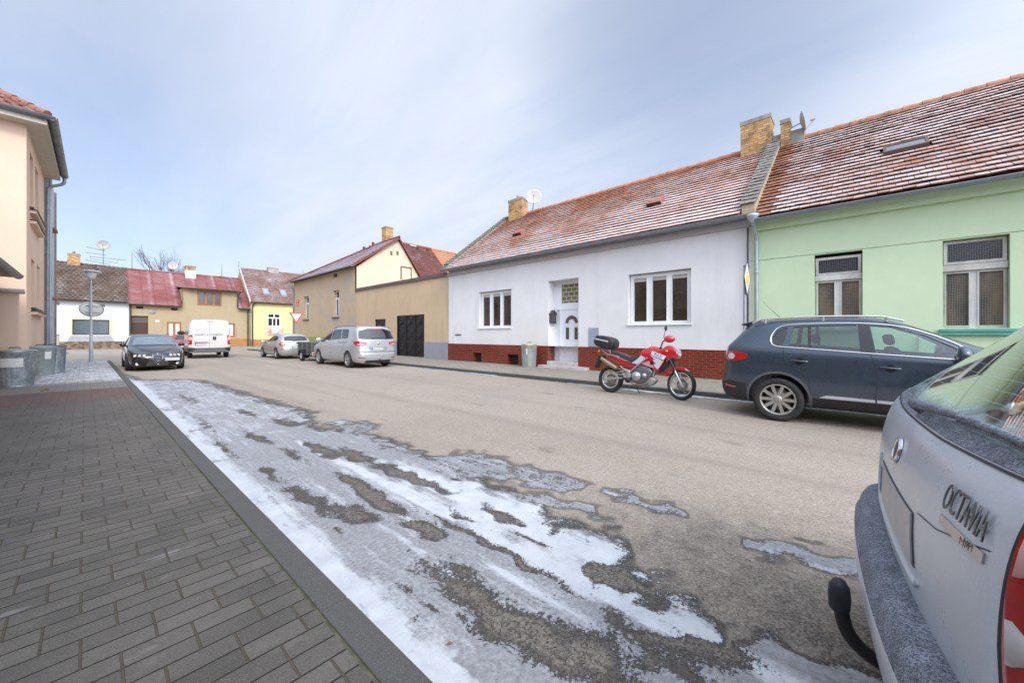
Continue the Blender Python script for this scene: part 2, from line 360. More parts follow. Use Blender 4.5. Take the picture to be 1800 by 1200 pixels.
    for pts, v, wv in [([(590, 748), (640, 738), (668, 748), (650, 762), (760, 798), (850, 795), (905, 812), (1000, 833), (1038, 853), (985, 866), (900, 845), (800, 838), (700, 808), (640, 775), (600, 760)], .60, .3), ([(845, 858), (930, 860), (1000, 876), (1065, 886), (1050, 908), (980, 897), (880, 877)], .62, .28),
                   ([(1068, 862), (1110, 870), (1195, 892), (1185, 899), (1100, 882)], .8, .2), ([(1308, 950), (1360, 957), (1430, 970), (1515, 995), (1510, 1010), (1420, 990), (1330, 972)], .85, .25), ([(1390, 938), (1465, 955), (1460, 961), (1390, 945)], .7, .2),
                   ([(1130, 1000), (1175, 1005), (1160, 1015), (1130, 1008)], .75, .3), ([(575, 744), (600, 738), (620, 742), (590, 750)], .8, .2), ([(1100, 1095), (1130, 1065), (1200, 1062), (1270, 1090), (1190, 1100)], .7, .3)]:
        d = sdf(qx, qy, gpoly(pts)); g = np.clip(.5+d/(.22*near), 0, 1)*v; f = np.where(g > f, g, f)
    # a thin line of old snow along the right-hand kerb
    rk = 9.12-px; wob = np.sin(py*2.1)*.05+np.sin(py*.73+1)*.09
    f = np.maximum(f, np.clip(1.0-rk/(.16+wob*.6+.34*np.exp(-((py-3.2)/1.2)**2)), 0, 1)*((py < 6.2) | ((py > 9) & (py < 16.4)))*1.0)
    wh = np.where(px > 8, .75, wh)
    d = -sd; wet = np.clip(1.0-d/(.45*np.clip(near, .5, 1.0)), 0, 1.5)*np.where(py > 5, .8, 1); wet = np.maximum(wet, np.clip(.62-np.hypot((px-2.2)/1.0, (py+.2)/1.5)/5.2, 0, 1)*1.15)
    wet = np.maximum(wet, np.clip(1-rk/.25, 0, 1)*.6)
    nx, ny = len(xs), len(ys)
    z = np.where((px > .7) & (f > .5), np.clip((f-.5)*.03, 0, .008), 0.)
    me = bpy.data.meshes.new('road'); V = np.stack([px, py, z], 1)
    idx = np.arange(nx*ny).reshape(ny, nx); F = np.stack([idx[:-1, :-1].ravel(), idx[:-1, 1:].ravel(), idx[1:, 1:].ravel(), idx[1:, :-1].ravel()], 1)
    me.vertices.add(len(V)); me.vertices.foreach_set('co', V.ravel()); me.loops.add(F.size); me.loops.foreach_set('vertex_index', F.ravel())
    me.polygons.add(len(F)); me.polygons.foreach_set('loop_start', np.arange(len(F))*4); me.polygons.foreach_set('loop_total', np.full(len(F), 4)); me.update(calc_edges=True)
    ca = me.color_attributes.new('field', 'FLOAT_COLOR', 'POINT'); ca.data.foreach_set('color', np.stack([f, wh, wet, np.ones_like(f)], 1).astype(np.float32).ravel())
    me.materials.append(road_mat()); me.polygons.foreach_set('use_smooth', np.ones(len(F), bool))
    o = bpy.data.objects.new('road', me); COL.objects.link(o); struct(o)
build_road()
def plain_asphalt():
    t = NT('street_asphalt'); o = t.co(); dry, wet, h = asphalt_nodes(t, o)
    t.set(col=t.mix(t.rng(t.noise(o, .25, 4), .4, .7, .1, .55), dry, (.22, .21, .21)), rough=.88, normal=t.bump(h, .006, .5)); return t.m
struct(MB().quad((-120, 28.3, -.006), (120, 28.3, -.006), (120, 48, -.006), (-120, 48, -.006)).build('cross_street', plain_asphalt()))

def paver_mat():
    t = NT('grey_pavers'); o = t.co(); s = t.sep(o); p = .2236
    a = GP(140, 1177, .08); ax = a.x*math.cos(KA)+a.y*math.sin(KA); ay = -a.x*math.sin(KA)+a.y*math.cos(KA)
    wob = t.math('MULTIPLY', t.math('SUBTRACT', t.noise(o, 3, 3), .5), .012)
    X = t.math('DIVIDE', t.math('SUBTRACT', t.math('ADD', s[0], wob), ax), p); Y = t.math('DIVIDE', t.math('SUBTRACT', t.math('ADD', s[1], wob), ay), p)
    row = t.math('FLOOR', Y); off = t.math('MULTIPLY', t.math('MODULO', t.math('ABSOLUTE', row), 2.), .5)
    XX = t.math('ADD', X, off); fx = t.math('FRACT', XX); Y2 = t.math('MULTIPLY', Y, 2.); fy = t.math('FRACT', Y2)
    dx = t.math('MULTIPLY', t.math('MINIMUM', fx, t.math('SUBTRACT', 1., fx)), p); dy = t.math('MULTIPLY', t.math('MINIMUM', fy, t.math('SUBTRACT', 1., fy)), p/2)
    jn = t.math('MULTIPLY', t.noise(o, 30, 3), .003)
    jx = t.rng(t.math('ADD', dx, jn), .0042, .0072, 1, 0, True); jy = t.rng(t.math('ADD', dy, jn), .0032, .0068, 1, 0, True)
    j = t.math('MAXIMUM', jx, jy)
    wn = t.n('ShaderNodeTexWhiteNoise', noise_dimensions='2D'); t.put(wn.inputs['Vector'], t.comb(t.math('FLOOR', XX), t.math('FLOOR', Y2), 0.)); rv = wn.outputs[0]
    c = t.mix(rv, (.074, .067, .058), (.120, .110, .096))
    c = t.mix(t.rng(t.noise(o, 1.3, 6, .6), .40, .68, 0, .65), c, (.15, .134, .118))
    c = t.mix(t.rng(t.noise(o, 150, 3, .75), .54, .72, 0, .75), c, (.27, .255, .235))
    c = t.mix(t.rng(t.noise(o, 95, 4, .75), .54, .70, 0, .65), c, (.025, .024, .022))
    c = t.mix(t.rng(t.noise(t.map(o, (1, 1.8, 1)), 4.5, 6, .7), .56, .74, 0, .55), c, (.20, .175, .15))
    sm = t.noise(t.map(o, (1.2, 4, 1), (0, 0, 0), (0, 0, R(3))), 2.6, 5, .55); c = t.mix(t.rng(sm, .66, .74, 0, .42), c, (.34, .33, .33))
    # red band of pavers by the gate and paler ones behind
    ny = t.math('ADD', s[1], t.math('MULTIPLY', t.math('SUBTRACT', t.noise(o, 4, 2), .5), .1))
    rb = t.math('MULTIPLY', t.rng(ny, 11.15, 11.25), t.rng(ny, 13.5, 13.6, 1, 0)); red = t.mix(rv, (.12, .075, .065), (.17, .105, .09)); c = t.mix(t.math('MULTIPLY', rb, .85), c, red)
    gb = t.rng(ny, 13.5, 13.6); c = t.mix(t.math('MULTIPLY', gb, .7), c, (.23, .21, .19))
    # joint colours: earth and patchy moss across, thin dark lines lengthwise
    jc = t.mix(t.noise(o, 12, 4), (.05, .04, .03), (.125, .10, .07))
    jc2 = t.mix(t.rng(t.noise(o, 1.7, 4), .58, .68), jc, (.07, .10, .035))
    c = t.mix(jy, c, (.022, .020, .017)); c = t.mix(jx, c, jc2)
    # snow lying beyond the shaded end
    sn = t.math('ADD', t.math('MULTIPLY', t.noise(t.map(o, (1, 2.2, 1)), 5, 8, .7), 1.1), t.math('MULTIPLY', t.math('SUBTRACT', .5, j), .18))
    thr = t.rng(ny, 15.2, 16.2, 0, 1); m = t.math('MULTIPLY', t.rng(sn, .565, .66, 0, 1), t.math('MULTIPLY', thr, t.rng(s[0], -1.15, -.8)))
    c = t.mix(t.math('MULTIPLY', m, .9), c, (.60, .62, .65))
    h = t.math('ADD', t.math('MULTIPLY', t.math('SUBTRACT', 1., j), 1.2), t.math('ADD', t.math('MULTIPLY', t.noise(o, 170, 3, .7), .35), t.math('MULTIPLY', rv, .25)))
    t.set(col=c, rough=t.rng(rv, 0, 1, .72, .9), normal=t.bump(h, .006, .8), spec=.3); return t.m
PM = paver_mat()
def rot(o): o.rotation_euler = (0, 0, KA); return o
struct(rot(MB().box(-1.95, KX-.148, -9, 28.2, -.2, .08).build('pavement', PM)))
def kerbmat():
    t = NT('kerb_stone'); o = t.co(); s = t.sep(o)
    c = t.mix(t.noise(o, 3, 6, .6), (.060, .058, .054), (.098, .093, .087)); c = t.mix(t.rng(t.noise(o, 170, 2), .55, .75, 0, .6), c, (.25, .24, .23)); c = t.mix(t.rng(t.noise(o, 110, 3), .58, .72, 0, .5), c, (.035, .035, .035))
    t.set(col=c, rough=.85, normal=t.bump(t.noise(o, 150, 3, .7), .003, .5)); return t.m
KM = kerbmat()
def kerbs(name, x0, x1, y0, y1, z0, z1, ph=0., rotk=False, step=1.):
    b = MB(); y = y0+ph
    cuts = [y0]+[y0+ph+k*step for k in range(int((y1-y0)/step)+1) if y0+ph+k*step > y0+.05]+[y1]
    for a, c in zip(cuts[:-1], cuts[1:]):
        if c-a > .02: dz = random.uniform(-.002, .002); b.box(x0, x1, a+.004, c-.004, z0, z1+dz, bev=.007)
    b.box(x0-.0165 if rotk else x0+.01, x1-.01, y0, y1, z0, z1-.010, mi=1)
    o = b.build(name, [KM, mat('joint_earth', (.085, .085, .045), .95, var=.5, vs=14)]); 
    if rotk: rot(o)
    return struct(o)
kerbs('kerb', KX-.132, KX, -9, 27.9, -.2, .083, ph=.87, rotk=True)
def sidewalk_mat():
    t = NT('tan_pavers'); o = t.co(); s = t.sep(o)
    b = t.n('ShaderNodeTexBrick'); t.put(b.inputs['Vector'], t.comb(s[0], s[1], 0.)); b.inputs['Scale'].default_value = 1; b.inputs['Brick Width'].default_value = .2; b.inputs['Row Height'].default_value = .1
    b.inputs['Mortar Size'].default_value = .004; t.put(b.inputs['Color1'], (.27, .235, .19)); t.put(b.inputs['Color2'], (.34, .295, .24)); t.put(b.inputs['Mortar'], (.10, .085, .065))
    c = t.mix(t.rng(t.noise(o, 1.2, 7, .65), .45, .75, 0, .5), b.outputs[0], (.15, .135, .115))
    c = t.mix(t.rng(t.noise(o, 14, 5, .7), .6, .75, 0, .5), c, (.1, .09, .08))
    t.set(col=c, rough=.9, normal=t.bump(t.math('SUBTRACT', 1., b.outputs['Fac']), .005, .6)); return t.m
SM = sidewalk_mat()
struct(MB().box(9.27, 12.4, -14, 38.6, -.2, .095).build('sidewalk', SM))
kerbs('kerb', 9.12, 9.27, -14, 40.7, -.2, .10, ph=.3)
struct(MB().box(9.27, 60, 38.6, 40.7, -.2, .093).build('sidewalk', SM))
struct(MB().box(-60, 60, 48.1, 50.3, -.2, .1).build('sidewalk', SM))
struct(MB().box(-60, 60, 47.95, 48.1, -.2, .11).build('kerb', mat('far_kerb', (.32, .30, .27), .9)))
# ---------------------------------------------------------------- building kit
def RAY(px, py, p0, n):
    d = Vector(((px-900)/FPX*cT+sT, -(px-900)/FPX*sT+cT, (HZ-py)/FPX)); o = Vector((0, 0, CH)); n = Vector(n)
    return o+d*((Vector(p0)-o).dot(n)/d.dot(n))
def pos(pl, c, a, z, d=0.): return (c+d, a, z) if pl == 'x' else (a, c+d, z)
def facade(mb, pl, c, a0, a1, z0, z1, ops=(), depth=.2, mi=0, rmi=None, tops=None):
    rmi = mi if rmi is None else rmi
    A = sorted({a0, a1, *[o[0] for o in ops], *[o[1] for o in ops]}); Z = sorted({z0, z1, *[o[2] for o in ops], *[o[3] for o in ops]})
    A = [a for a in A if a0 <= a <= a1]; Z = [z for z in Z if z0 <= z <= z1]
    for i in range(len(A)-1):
        for j in range(len(Z)-1):
            ca, cz = (A[i]+A[i+1])/2, (Z[j]+Z[j+1])/2
            if any(o[0] < ca < o[1] and o[2] < cz < o[3] for o in ops): continue
            mb.quad(pos(pl, c, A[i], Z[j]), pos(pl, c, A[i+1], Z[j]), pos(pl, c, A[i+1], Z[j+1]), pos(pl, c, A[i], Z[j+1]), mi)
    for o in ops:
        b0, b1, y0, y1 = o[:4]; d = o[4] if len(o) > 4 else depth
        for (p, q) in (((b0, y0), (b1, y0)), ((b1, y0), (b1, y1)), ((b1, y1), (b0, y1)), ((b0, y1), (b0, y0))):
            mb.quad(pos(pl, c, *p), pos(pl, c, *q), pos(pl, c, *q, d), pos(pl, c, *p, d), rmi)
def window(par, pl, c, a0, a1, z0, z1, panes, fm, gm, name='window', t=.07, label=None, blind=None, gd=.03):
    # panes: fractions (fa0, fa1, fz0, fz1) of the opening
    P = [(a0+(a1-a0)*p[0], a0+(a1-a0)*p[1], z0+(z1-z0)*p[2], z0+(z1-z0)*p[3]) for p in panes]
    mb = MB(); facade(mb, pl, c, a0, a1, z0, z1, P, gd+.02)
    mb.quad(pos(pl, c, a0, z0), pos(pl, c, a0, z0, t), pos(pl, c, a0, z1, t), pos(pl, c, a0, z1)); mb.quad(pos(pl, c, a1, z0), pos(pl, c, a1, z0, t), pos(pl, c, a1, z1, t), pos(pl, c, a1, z1))
    # casement rebates, slightly proud strips round every pane
    for p in P:
        e = .022; f = -.014
        for q in ((p[0]-e, p[1]+e, p[3], p[3]+e), (p[0]-e, p[1]+e, p[2]-e, p[2]), (p[0]-e, p[0], p[2], p[3]), (p[1], p[1]+e, p[2], p[3])):
            if pl == 'x': mb.box(c+f, c+.012, q[0], q[1], q[2], q[3])
            else: mb.box(q[0], q[1], c+f, c+.012, q[2], q[3])
    w = mb.build(name, fm, par)
    if label: w['label'] = label
    for p in P:
        MB().quad(*[pos(pl, c, a, z, gd) for a, z in ((p[0], p[2]), (p[1], p[2]), (p[1], p[3]), (p[0], p[3]))]).build('pane', gm, w)
        if blind:
            h = (p[3]-p[2])*blind
            MB().quad(*[pos(pl, c, a, z, gd-.006) for a, z in ((p[0], p[3]-h), (p[1], p[3]-h), (p[1], p[3]), (p[0], p[3]))]).build('blind', mat('blind_cloth', (.5, .46, .42), .8), w)
    return w
TRIPLE = [(.07, .30, .06, .93), (.39, .62, .06, .93), (.72, .94, .06, .93)]
GL_BROWN = mat('glass_painted_brown_reflection', (.045, .03, .02), .03, var=.4, vs=1.2, spec=1.)  # brown reflection of the house opposite, put into the pane colour
GL_DARK = mat('glass_room_dark', (.02, .023, .026), .04, var=.5, vs=1.5, spec=.9)
GL_CURT = mat('glass_lace_curtain', (.085, .11, .115), .12, var=.35, vs=9, spec=.8)
GL_WHITE = mat('glass_white_curtain', (.62, .64, .64), .15, var=.08, vs=6, spec=.8)
PVC = mat('white_window_frame', (.80, .81, .82), .35, var=.03)
ZINC = mat('zinc_gutter', (.27, .30, .33), .42, metal=.55, var=.15, vs=4)
ZINCL = mat('zinc_pipe', (.42, .46, .49), .40, metal=.5, var=.15, vs=4)
DARKM = mat('dark_sheet_metal', (.06, .055, .05), .5, var=.3)
def gutter(par, p, q, m, r=.075, name='gutter'):
    p, q = Vector(p), Vector(q); d = (q-p).normalized(); n = Vector((0, 0, 1)).cross(d); mb = MB(); k = 9; L = []
    for e in (p, q):
        for rr in (r, r-.008):
            L.append([e+n*(math.cos(a)*rr)+Vector((0, 0, -math.sin(a)*rr)) for a in [math.pi*i/k for i in range(k+1)]])
    m1 = k+1
    for (a, b) in ((0, 2), (1, 3)):
        mb.add(L[a]+L[b], [(i, i+1, m1+i+1, m1+i) for i in range(k)], 0, True)
    for e in (0, 2): mb.add(L[e], [tuple(range(m1))])
    mb.tube([L[0][0], L[2][0]], .011, 6); mb.tube([L[0][-1], L[2][-1]], .011, 6)
    g = mb.build(name, m, par)
    Ln = (q-p).length; i = .4
    if Ln > 30 or p.y > 40 or name != 'gutter': return g
    while i < Ln:
        c = p+d*i; MB().tube([c+n*math.cos(a)*(r+.004)+Vector((0, 0, -math.sin(a)*(r+.004))) for a in [math.pi*j/6 for j in range(7)]], .009, 4).build('bracket', m, g); i += .95
    return g
def downpipe(par, pts, r, m, name='downpipe', k=10):
    o = MB().tube(bent(pts, 6, .16), r, k).build(name, m, par); b = MB()
    a, c = Vector(pts[-2]), Vector(pts[-1]); 
    n = max(2, int((a-c).length/1.6)); 
    for i in range(n):
        q = a.lerp(c, (i+.5)/n); MB().lathe([(r, -.02), (r+.012, -.02), (r+.012, .02), (r, .02)], 12, Matrix.Translation(q)).build('collar', m, o)
    return o
# -------- tiles: every tile a slab of its own inside the roof's one mesh
def tile_roof(name, E0, E1, R0, R1, tw, ex, m, par, lift=.03, frost=lambda s, t: .5, jit=1., skip=None, under=True, curve=0.):
    E0, E1, R0, R1 = map(Vector, (E0, E1, R0, R1)); W = (E1-E0).length; H = ((R0-E0).length+(R1-E1).length)/2
    nc = max(1, round(W/tw)); nr = max(1, round(H/ex)); N = (E1-E0).cross(R0-E0).normalized()
    if N.z < 0: N = -N
    def P(s, t): return E0.lerp(E1, s).lerp(R0.lerp(R1, s), t)
    mb = MB(); cols = []; rnd = random.Random(hash(name) % 999+nc)
    if under: mb.quad(E0-N*.02, E1-N*.02, R1-N*.02, R0-N*.02)
    if under: cols += [(.1, .5, 0, 0)]*4
    g = .004/tw
    for j in range(nr):
        off = .5*(j % 2); rowl = rnd.uniform(.88, 1.12)
        for i in range(-1, nc+1):
            s0 = (i+off)/nc+g/nc; s1 = (i+1+off)/nc-g/nc; s0, s1 = max(0, s0), min(1, s1)
            if s1-s0 < .15/nc: continue
            t0 = (j+rnd.uniform(-.035, .035)*jit)/nr; t1 = min(1., (j+1.15)/nr)
            if skip and skip((s0+s1)/2, (j+.5)/nr, P((s0+s1)/2, (j+.5)/nr)): continue
            l = lift*rowl*rnd.uniform(1-.07*jit, 1+.10*jit); tl = rnd.uniform(-.06, .06)*jit*lift
            a, b, c, d = P(s0, t0)+N*(l+tl), P(s1, t0)+N*(l-tl), P(s1, t1)+N*lift*.25, P(s0, t1)+N*lift*.25
            r1, r2, fr = rnd.random(), rnd.random(), frost((s0+s1)/2, (j+.5)/nr)
            if curve:
                ms = [.2, .5, .8]; hs = [curve*.9, curve*.35, -curve*.2]
                lo = [a]+[a.lerp(b, x)+N*h for x, h in zip(ms, hs)]+[b]; hi = [d]+[d.lerp(c, x)+N*h for x, h in zip(ms, hs)]+[c]
                for k in range(4): mb.add([lo[k], lo[k+1], hi[k+1], hi[k], lo[k]-N*l, lo[k+1]-N*l], [(0, 1, 2, 3), (4, 5, 1, 0)], 0, False); cols += [(r1, 0, fr, r2), (r1, 0, fr, r2), (r1, 1, fr, r2), (r1, 1, fr, r2)]+[(r1, 0, 0, r2)]*4
                continue
            th = min(l, .022)+.001
            mb.add([a, b, c, d, a-N*th, b-N*th, d-N*.01, c-N*.01], [(0, 1, 2, 3), (4, 5, 1, 0), (4, 0, 3, 6), (1, 5, 7, 2)])
            cols += [(r1, 0, fr, r2), (r1, 0, fr, r2), (r1, 1, fr, r2), (r1, 1, fr, r2)]+[(r1, 0, -.2, r2)]*4+[(r1, .3, 0, r2)]*8
    mb.cols = np.array(cols, np.float32).ravel(); return mb.build(name, m, par)
def tilemat(name, ca, cb, cc, frostc=(.74, .73, .76), fs=(.40, .62), lichen=0., rough=.85):
    t = NT(name); a = t.attr('tile'); s = t.sep(a.outputs['Color']); al = a.outputs['Alpha']; o = t.co()
    c = t.mix(t.rng(s[0], 0, .9, .15, .9), ca, cb); c = t.mix(t.rng(s[0], .85, 1, 0, .8), c, cc)
    lip = t.rng(s[1], .0, .14, .55, 0); c = t.mix(lip, c, cc)
    nz = t.noise(t.map(o, (1, .45, 1)), 6, 6, .7); nb = t.noise(o, .55, 5, .6)
    c = t.mix(t.rng(nb, .35, .7, 0, .35), c, tuple(x*.55 for x in ca))
    if lichen: c = t.mix(t.rng(nz, .5, .66, 0, lichen), c, (.06, .055, .045))
    c = t.mix(t.math('MULTIPLY', t.rng(al, .88, .98), .5), c, tuple(x*.4 for x in ca))
    # frost keeps to the field of each tile, the thin lower lip stays clear
    edge = t.rng(s[1], .05, .30, 0, 1)
    f = t.math('ADD', t.math('MULTIPLY', s[2], 1.), t.math('ADD', t.math('MULTIPLY', t.math('SUBTRACT', nz, .5), .7), t.math('ADD', t.math('MULTIPLY', t.math('SUBTRACT', al, .5), .14), t.math('MULTIPLY', t.math('SUBTRACT', nb, .51), 1.6))))
    f = t.math('MULTIPLY', t.rng(f, fs[0], fs[1]+.25, 0, .85), edge)
    c = t.mix(f, c, frostc)
    t.set(col=c, rough=rough, normal=t.bump(t.noise(o, 60, 4, .7), .004, .5), spec=.3); return t.m
T_RED = tilemat('old_clay_tiles', (.34, .145, .085), (.46, .21, .13), (.56, .26, .155), frostc=(.68, .65, .66), lichen=.35, fs=(.30, .56))
T_RED2 = tilemat('weathered_clay_tiles', (.24, .11, .07), (.36, .17, .11), (.50, .23, .14), frostc=(.66, .64, .66), lichen=.6, fs=(.26, .46))
T_BROWN = tilemat('brown_grey_tiles', (.09, .06, .045), (.145, .10, .075), (.19, .15, .12), frostc=(.34, .30, .27), fs=(.5, .8))
T_MAROON = tilemat('maroon_tiles', (.12, .045, .038), (.17, .065, .052), (.20, .085, .07), frostc=(.46, .42, .47))
T_ORANGE = tilemat('orange_tiles', (.38, .17, .09), (.46, .22, .12), (.46, .25, .15), frostc=(.6, .4, .3))
T_GREY = tilemat('mossy_cap_tiles', (.2, .19, .17), (.3, .28, .25), (.4, .38, .34), frostc=(.5, .5, .5), lichen=.6)
T_PINK = tilemat('faded_tiles', (.17, .10, .08), (.24, .14, .11), (.28, .18, .15), frostc=(.42, .37, .37))
YB = (.62, .40, .17)
def brk(name, axis): return brickmat(name, axis, (.50, .25, .08), (.70, .44, .18), (.30, .24, .17), .27, .085, .012, dirt=(.07, .06, .05))
BR_X = brk('yellow_chimney_brick', 'xy')
CONC = mat('rough_concrete', (.30, .28, .25), .95, var=.3, vs=5, bump=.6, dirt=(.1, .09, .07))
def chimney(par, x0, x1, y0, y1, z0, z1, pots=0, cap=.0):
    b = MB(); b.box(x0, x1, y0, y1, z0, z1-.14); b.box(x0-.02, x1+.02, y0-.02, y1+.02, z1-.14, z1, mi=1)
    c = b.build('chimney', [BR_X, CONC], par)
    for k in range(pots):
        yy = y0+(y1-y0)*(k+.5)/pots; MB().lathe([(.0, .0), (.10, 0), (.09, .22), (.07, .22), (.07, .05), (0, .05)], 12, Matrix.Translation(((x0+x1)/2, yy, z1))).build('chimney_pot', mat('clay_pot', (.35, .2, .13), .9), c)
    return c
def frostlow(lo=.85, hi=.25): return lambda s, t: lo+(hi-lo)*t

# ================================================================= right-hand side of the street
FX = 12.1                                    # facade line
# ---- white house
def white_house():
    h = thing('house', 'long low white house with dark red tiled plinth and frosty clay tile roof', 'house', (FX, 8.9, 0), wc=True)
    W = stucco('white_plaster', (.745, .735, .735), dirt=(.46, .45, .45), df=.34, bs=70, bump=.35); W2 = mat('clean_white', (.74, .74, .77), .8, var=.03)
    PL = brickmat('red_glazed_tiles', 'y', (.17, .026, .014), (.22, .038, .02), (.25, .13, .09), .24, .078, .005, rough=.16, gloss=True)
    PLX = brickmat('red_glazed_tiles_side', 'x', (.20, .035, .018), (.26, .05, .026), (.33, .21, .16), .24, .078, .006, rough=.16, gloss=True)
    y0, y1, zt = 2.24, 15.52, 4.62; zp = .935
    w1 = (11.16, 13.23, 1.69, 3.36); w2 = (3.80, 5.81, 1.72, 3.39); dr = (7.77, 9.17, .0, 3.5); mbx = (6.93, 7.35, zp, 1.62); nic = (14.52, 14.96, zp, 1.39)
    b = MB(); facade(b, 'x', FX, y0, y1, zp, zt, [w1+(.22,), w2+(.22,), (7.77, 9.17, zp, 3.5, .42), mbx+(.04,), nic+(.05,)])
    b.quad((FX, y1, 0), (FX+9, y1, 0), (FX+9, y1, zt), (FX, y1, zt)); b.quad((FX+9, y0, 0), (FX+9, y1, 0), (FX+9, y1, zt), (FX+9, y0, zt)); b.poly([(FX, y1, zt), (FX+9, y1, zt), (16.5, y1, 8.15)])
    b.poly([(FX, y0, zt), (FX+9, y0, zt), (16.5, y0, 8.15)]); b.quad((FX, y0, 0), (FX+9, y0, 0), (FX+9, y0, zt), (FX, y0, zt))
    wall = b.build('wall', W, h)
    # tiled plinth, 3 cm proud, with two cellar openings
    b = MB(); px = FX-.03
    v1, v2 = (13.03, 13.6, .1, .53, .25), (10.73, 11.36, .1, .53, .25)
    facade(b, 'x', px, 9.17, y1, .0, zp, [v1, v2]); facade(b, 'x', px, y0, 7.77, 0, zp)
    b.quad((px, y0, zp), (px, 7.77, zp), (FX+.01, 7.77, zp), (FX+.01, y0, zp), 2); b.quad((px, 9.17, zp), (px, y1, zp), (FX+.01, y1, zp), (FX+.01, 9.17, zp), 2)
    b.quad((px, 9.17, 0), (FX+.42, 9.17, 0), (FX+.42, 9.17, zp), (px, 9.17, zp), 1); b.quad((px, 7.77, 0), (FX+.42, 7.77, 0), (FX+.42, 7.77, zp), (px, 7.77, zp), 1); b.quad((px, y1, 0), (FX, y1, 0), (FX, y1, zp), (px, y1, zp), 1)
    pl = b.build('plinth', [PL, PLX, mat('plinth_cap', (.3, .11, .08), .4)], h)
    for v in (v1, v2):
        g = MB(); g.quad(*[(px+.24, a, z) for a, z in ((v[0], v[2]), (v[1], v[2]), (v[1], v[3]), (v[0], v[3]))]); 
        for k in range(1, 8): yy = v[0]+(v[1]-v[0])*k/8; g.tube([(px+.2, yy, .1), (px+.2, yy, .53)], .006, 5, mi=1)
        g.build('vent_grille', [mat('cellar_dark', (.03, .03, .03), .9), DARKM], pl)
    for w in (w1, w2):
        f = window(h, 'x', FX+.16, w[0]+.02, w[1]-.02, w[2]+.0, w[3]-.02, TRIPLE, PVC, GL_BROWN, blind=.08)
        MB().box(FX-.045, FX+.16, w[0]-.03, w[1]+.03, w[2]-.045, w[2]+.004, bev=.008).build('sill', PVC, f)
    # door recess: steps, door with arched light, transom with glass blocks
    rx = FX+.42; D = MB(); facade(D, 'x', rx-.004, 7.77, 9.17, 2.42, 3.5, [(7.78, 8.83, 2.62, 3.36, .05)], mi=0); D.quad((rx, 7.77, .3), (rx, 9.17, .3), (rx, 9.17, 2.42), (rx, 7.77, 2.42)); D.box(rx-.07, rx, 7.775, 9.0, 2.36, 2.44); D.build('door_recess', W2, h)
    tb = NT('glass_blocks'); o = tb.co(); s = tb.sep(o); br = tb.n('ShaderNodeTexBrick'); tb.put(br.inputs['Vector'], tb.comb(s[1], s[2], 0)); br.inputs['Scale'].default_value = 1; br.inputs['Brick Width'].default_value = .25; br.inputs['Row Height'].default_value = .17; br.inputs['Mortar Size'].default_value = .014
    tb.put(br.inputs['Color1'], (.13, .12, .055)); tb.put(br.inputs['Color2'], (.18, .17, .09)); tb.put(br.inputs['Mortar'], (.5, .5, .42)); tb.set(col=br.outputs[0], rough=.12, normal=tb.bump(tb.noise(o, 22, 2), .01, .6)); 
    MB().quad(*[(rx+.03, a, z) for a, z in ((7.78, 2.62), (8.83, 2.62), (8.83, 3.36), (7.78, 3.36))]).build('transom_window', tb.m, h)
    dw = mat('white_door', (.78, .79, .82), .3, var=.02); da, dz = 7.82, .34; DW = 1.0; DH = 2.0
    d = MB(); d.box(rx-.06, rx-.01, da-.05, da, dz, dz+DH+.05); d.box(rx-.06, rx-.01, da+DW, da+DW+.06, dz, dz+DH+.05); d.box(rx-.06, rx-.01, da, da+DW, dz+DH, dz+DH+.05)
    d.box(rx-.045, rx-.012, da, da+DW, dz+.0, dz+DH)
    def rim(a0, a1, z0, z1, t=.018):   # raised moulding round a panel
        for q in ((a0, a1, z1-t, z1), (a0, a1, z0, z0+t), (a0, a0+t, z0+t, z1-t), (a1-t, a1, z0+t, z1-t)): d.box(rx-.058, rx-.044, *q)
    for q in ((.14, .44, .12, .66), (.56, .86, .12, .66), (.14, .44, .80, 1.38), (.56, .86, .80, 1.38)): rim(da+q[0], da+q[1], dz+q[2], dz+q[3])
    k = 14; c0 = Vector((rx-.056, da+.5, dz+1.48)); 
    d.tube([c0+Vector((0, math.cos(math.pi*i/k)*.33, math.sin(math.pi*i/k)*.33)) for i in range(k+1)], .014, 6); d.tube([c0+Vector((0, math.cos(math.pi*i/k)*.12, math.sin(math.pi*i/k)*.12)) for i in range(k+1)], .012, 6); d.box(rx-.06, rx-.044, da+.15, da+.85, dz+1.45, dz+1.475)
    door = d.build('door', dw, h)
    g = MB(); arc = [(math.cos(math.pi*i/k), math.sin(math.pi*i/k)) for i in range(k+1)]
    for i in range(k): g.quad(*[(rx-.05, da+.5+p[0]*r, dz+1.49+p[1]*r) for p, r in ((arc[i], .29), (arc[i+1], .29), (arc[i+1], .15), (arc[i], .15))])
    for a in (.22, .62): g.quad(*[(rx-.05, da+a+u, dz+.86+v) for u, v in ((0, 0), (.15, 0), (.15, .46), (0, .46))])
    g.build('door_pane', mat('door_glass', (.10, .085, .075), .08, spec=.8), door)
    hd = MB(); hd.box(rx-.075, rx-.044, da+.045, da+.085, dz+.93, dz+1.16, bev=.005); hd.tube([(rx-.075, da+.065, dz+1.08), (rx-.11, da+.065, dz+1.08), (rx-.11, da+.19, dz+1.08)], .011, 8); hd.build('handle', mat('brushed_steel', (.5, .5, .5), .3, metal=1), door)
    st = mat('pale_stone_step', (.50, .46, .45), .8, var=.25, vs=5, bump=.3, dirt=(.28, .2, .19)); b = MB(); b.box(FX-.36, rx, 7.3, 9.42, .0, .19, bev=.012); b.box(FX-.10, rx, 7.775, 9.165, .19, .34, bev=.012); b.build('step', st, h)
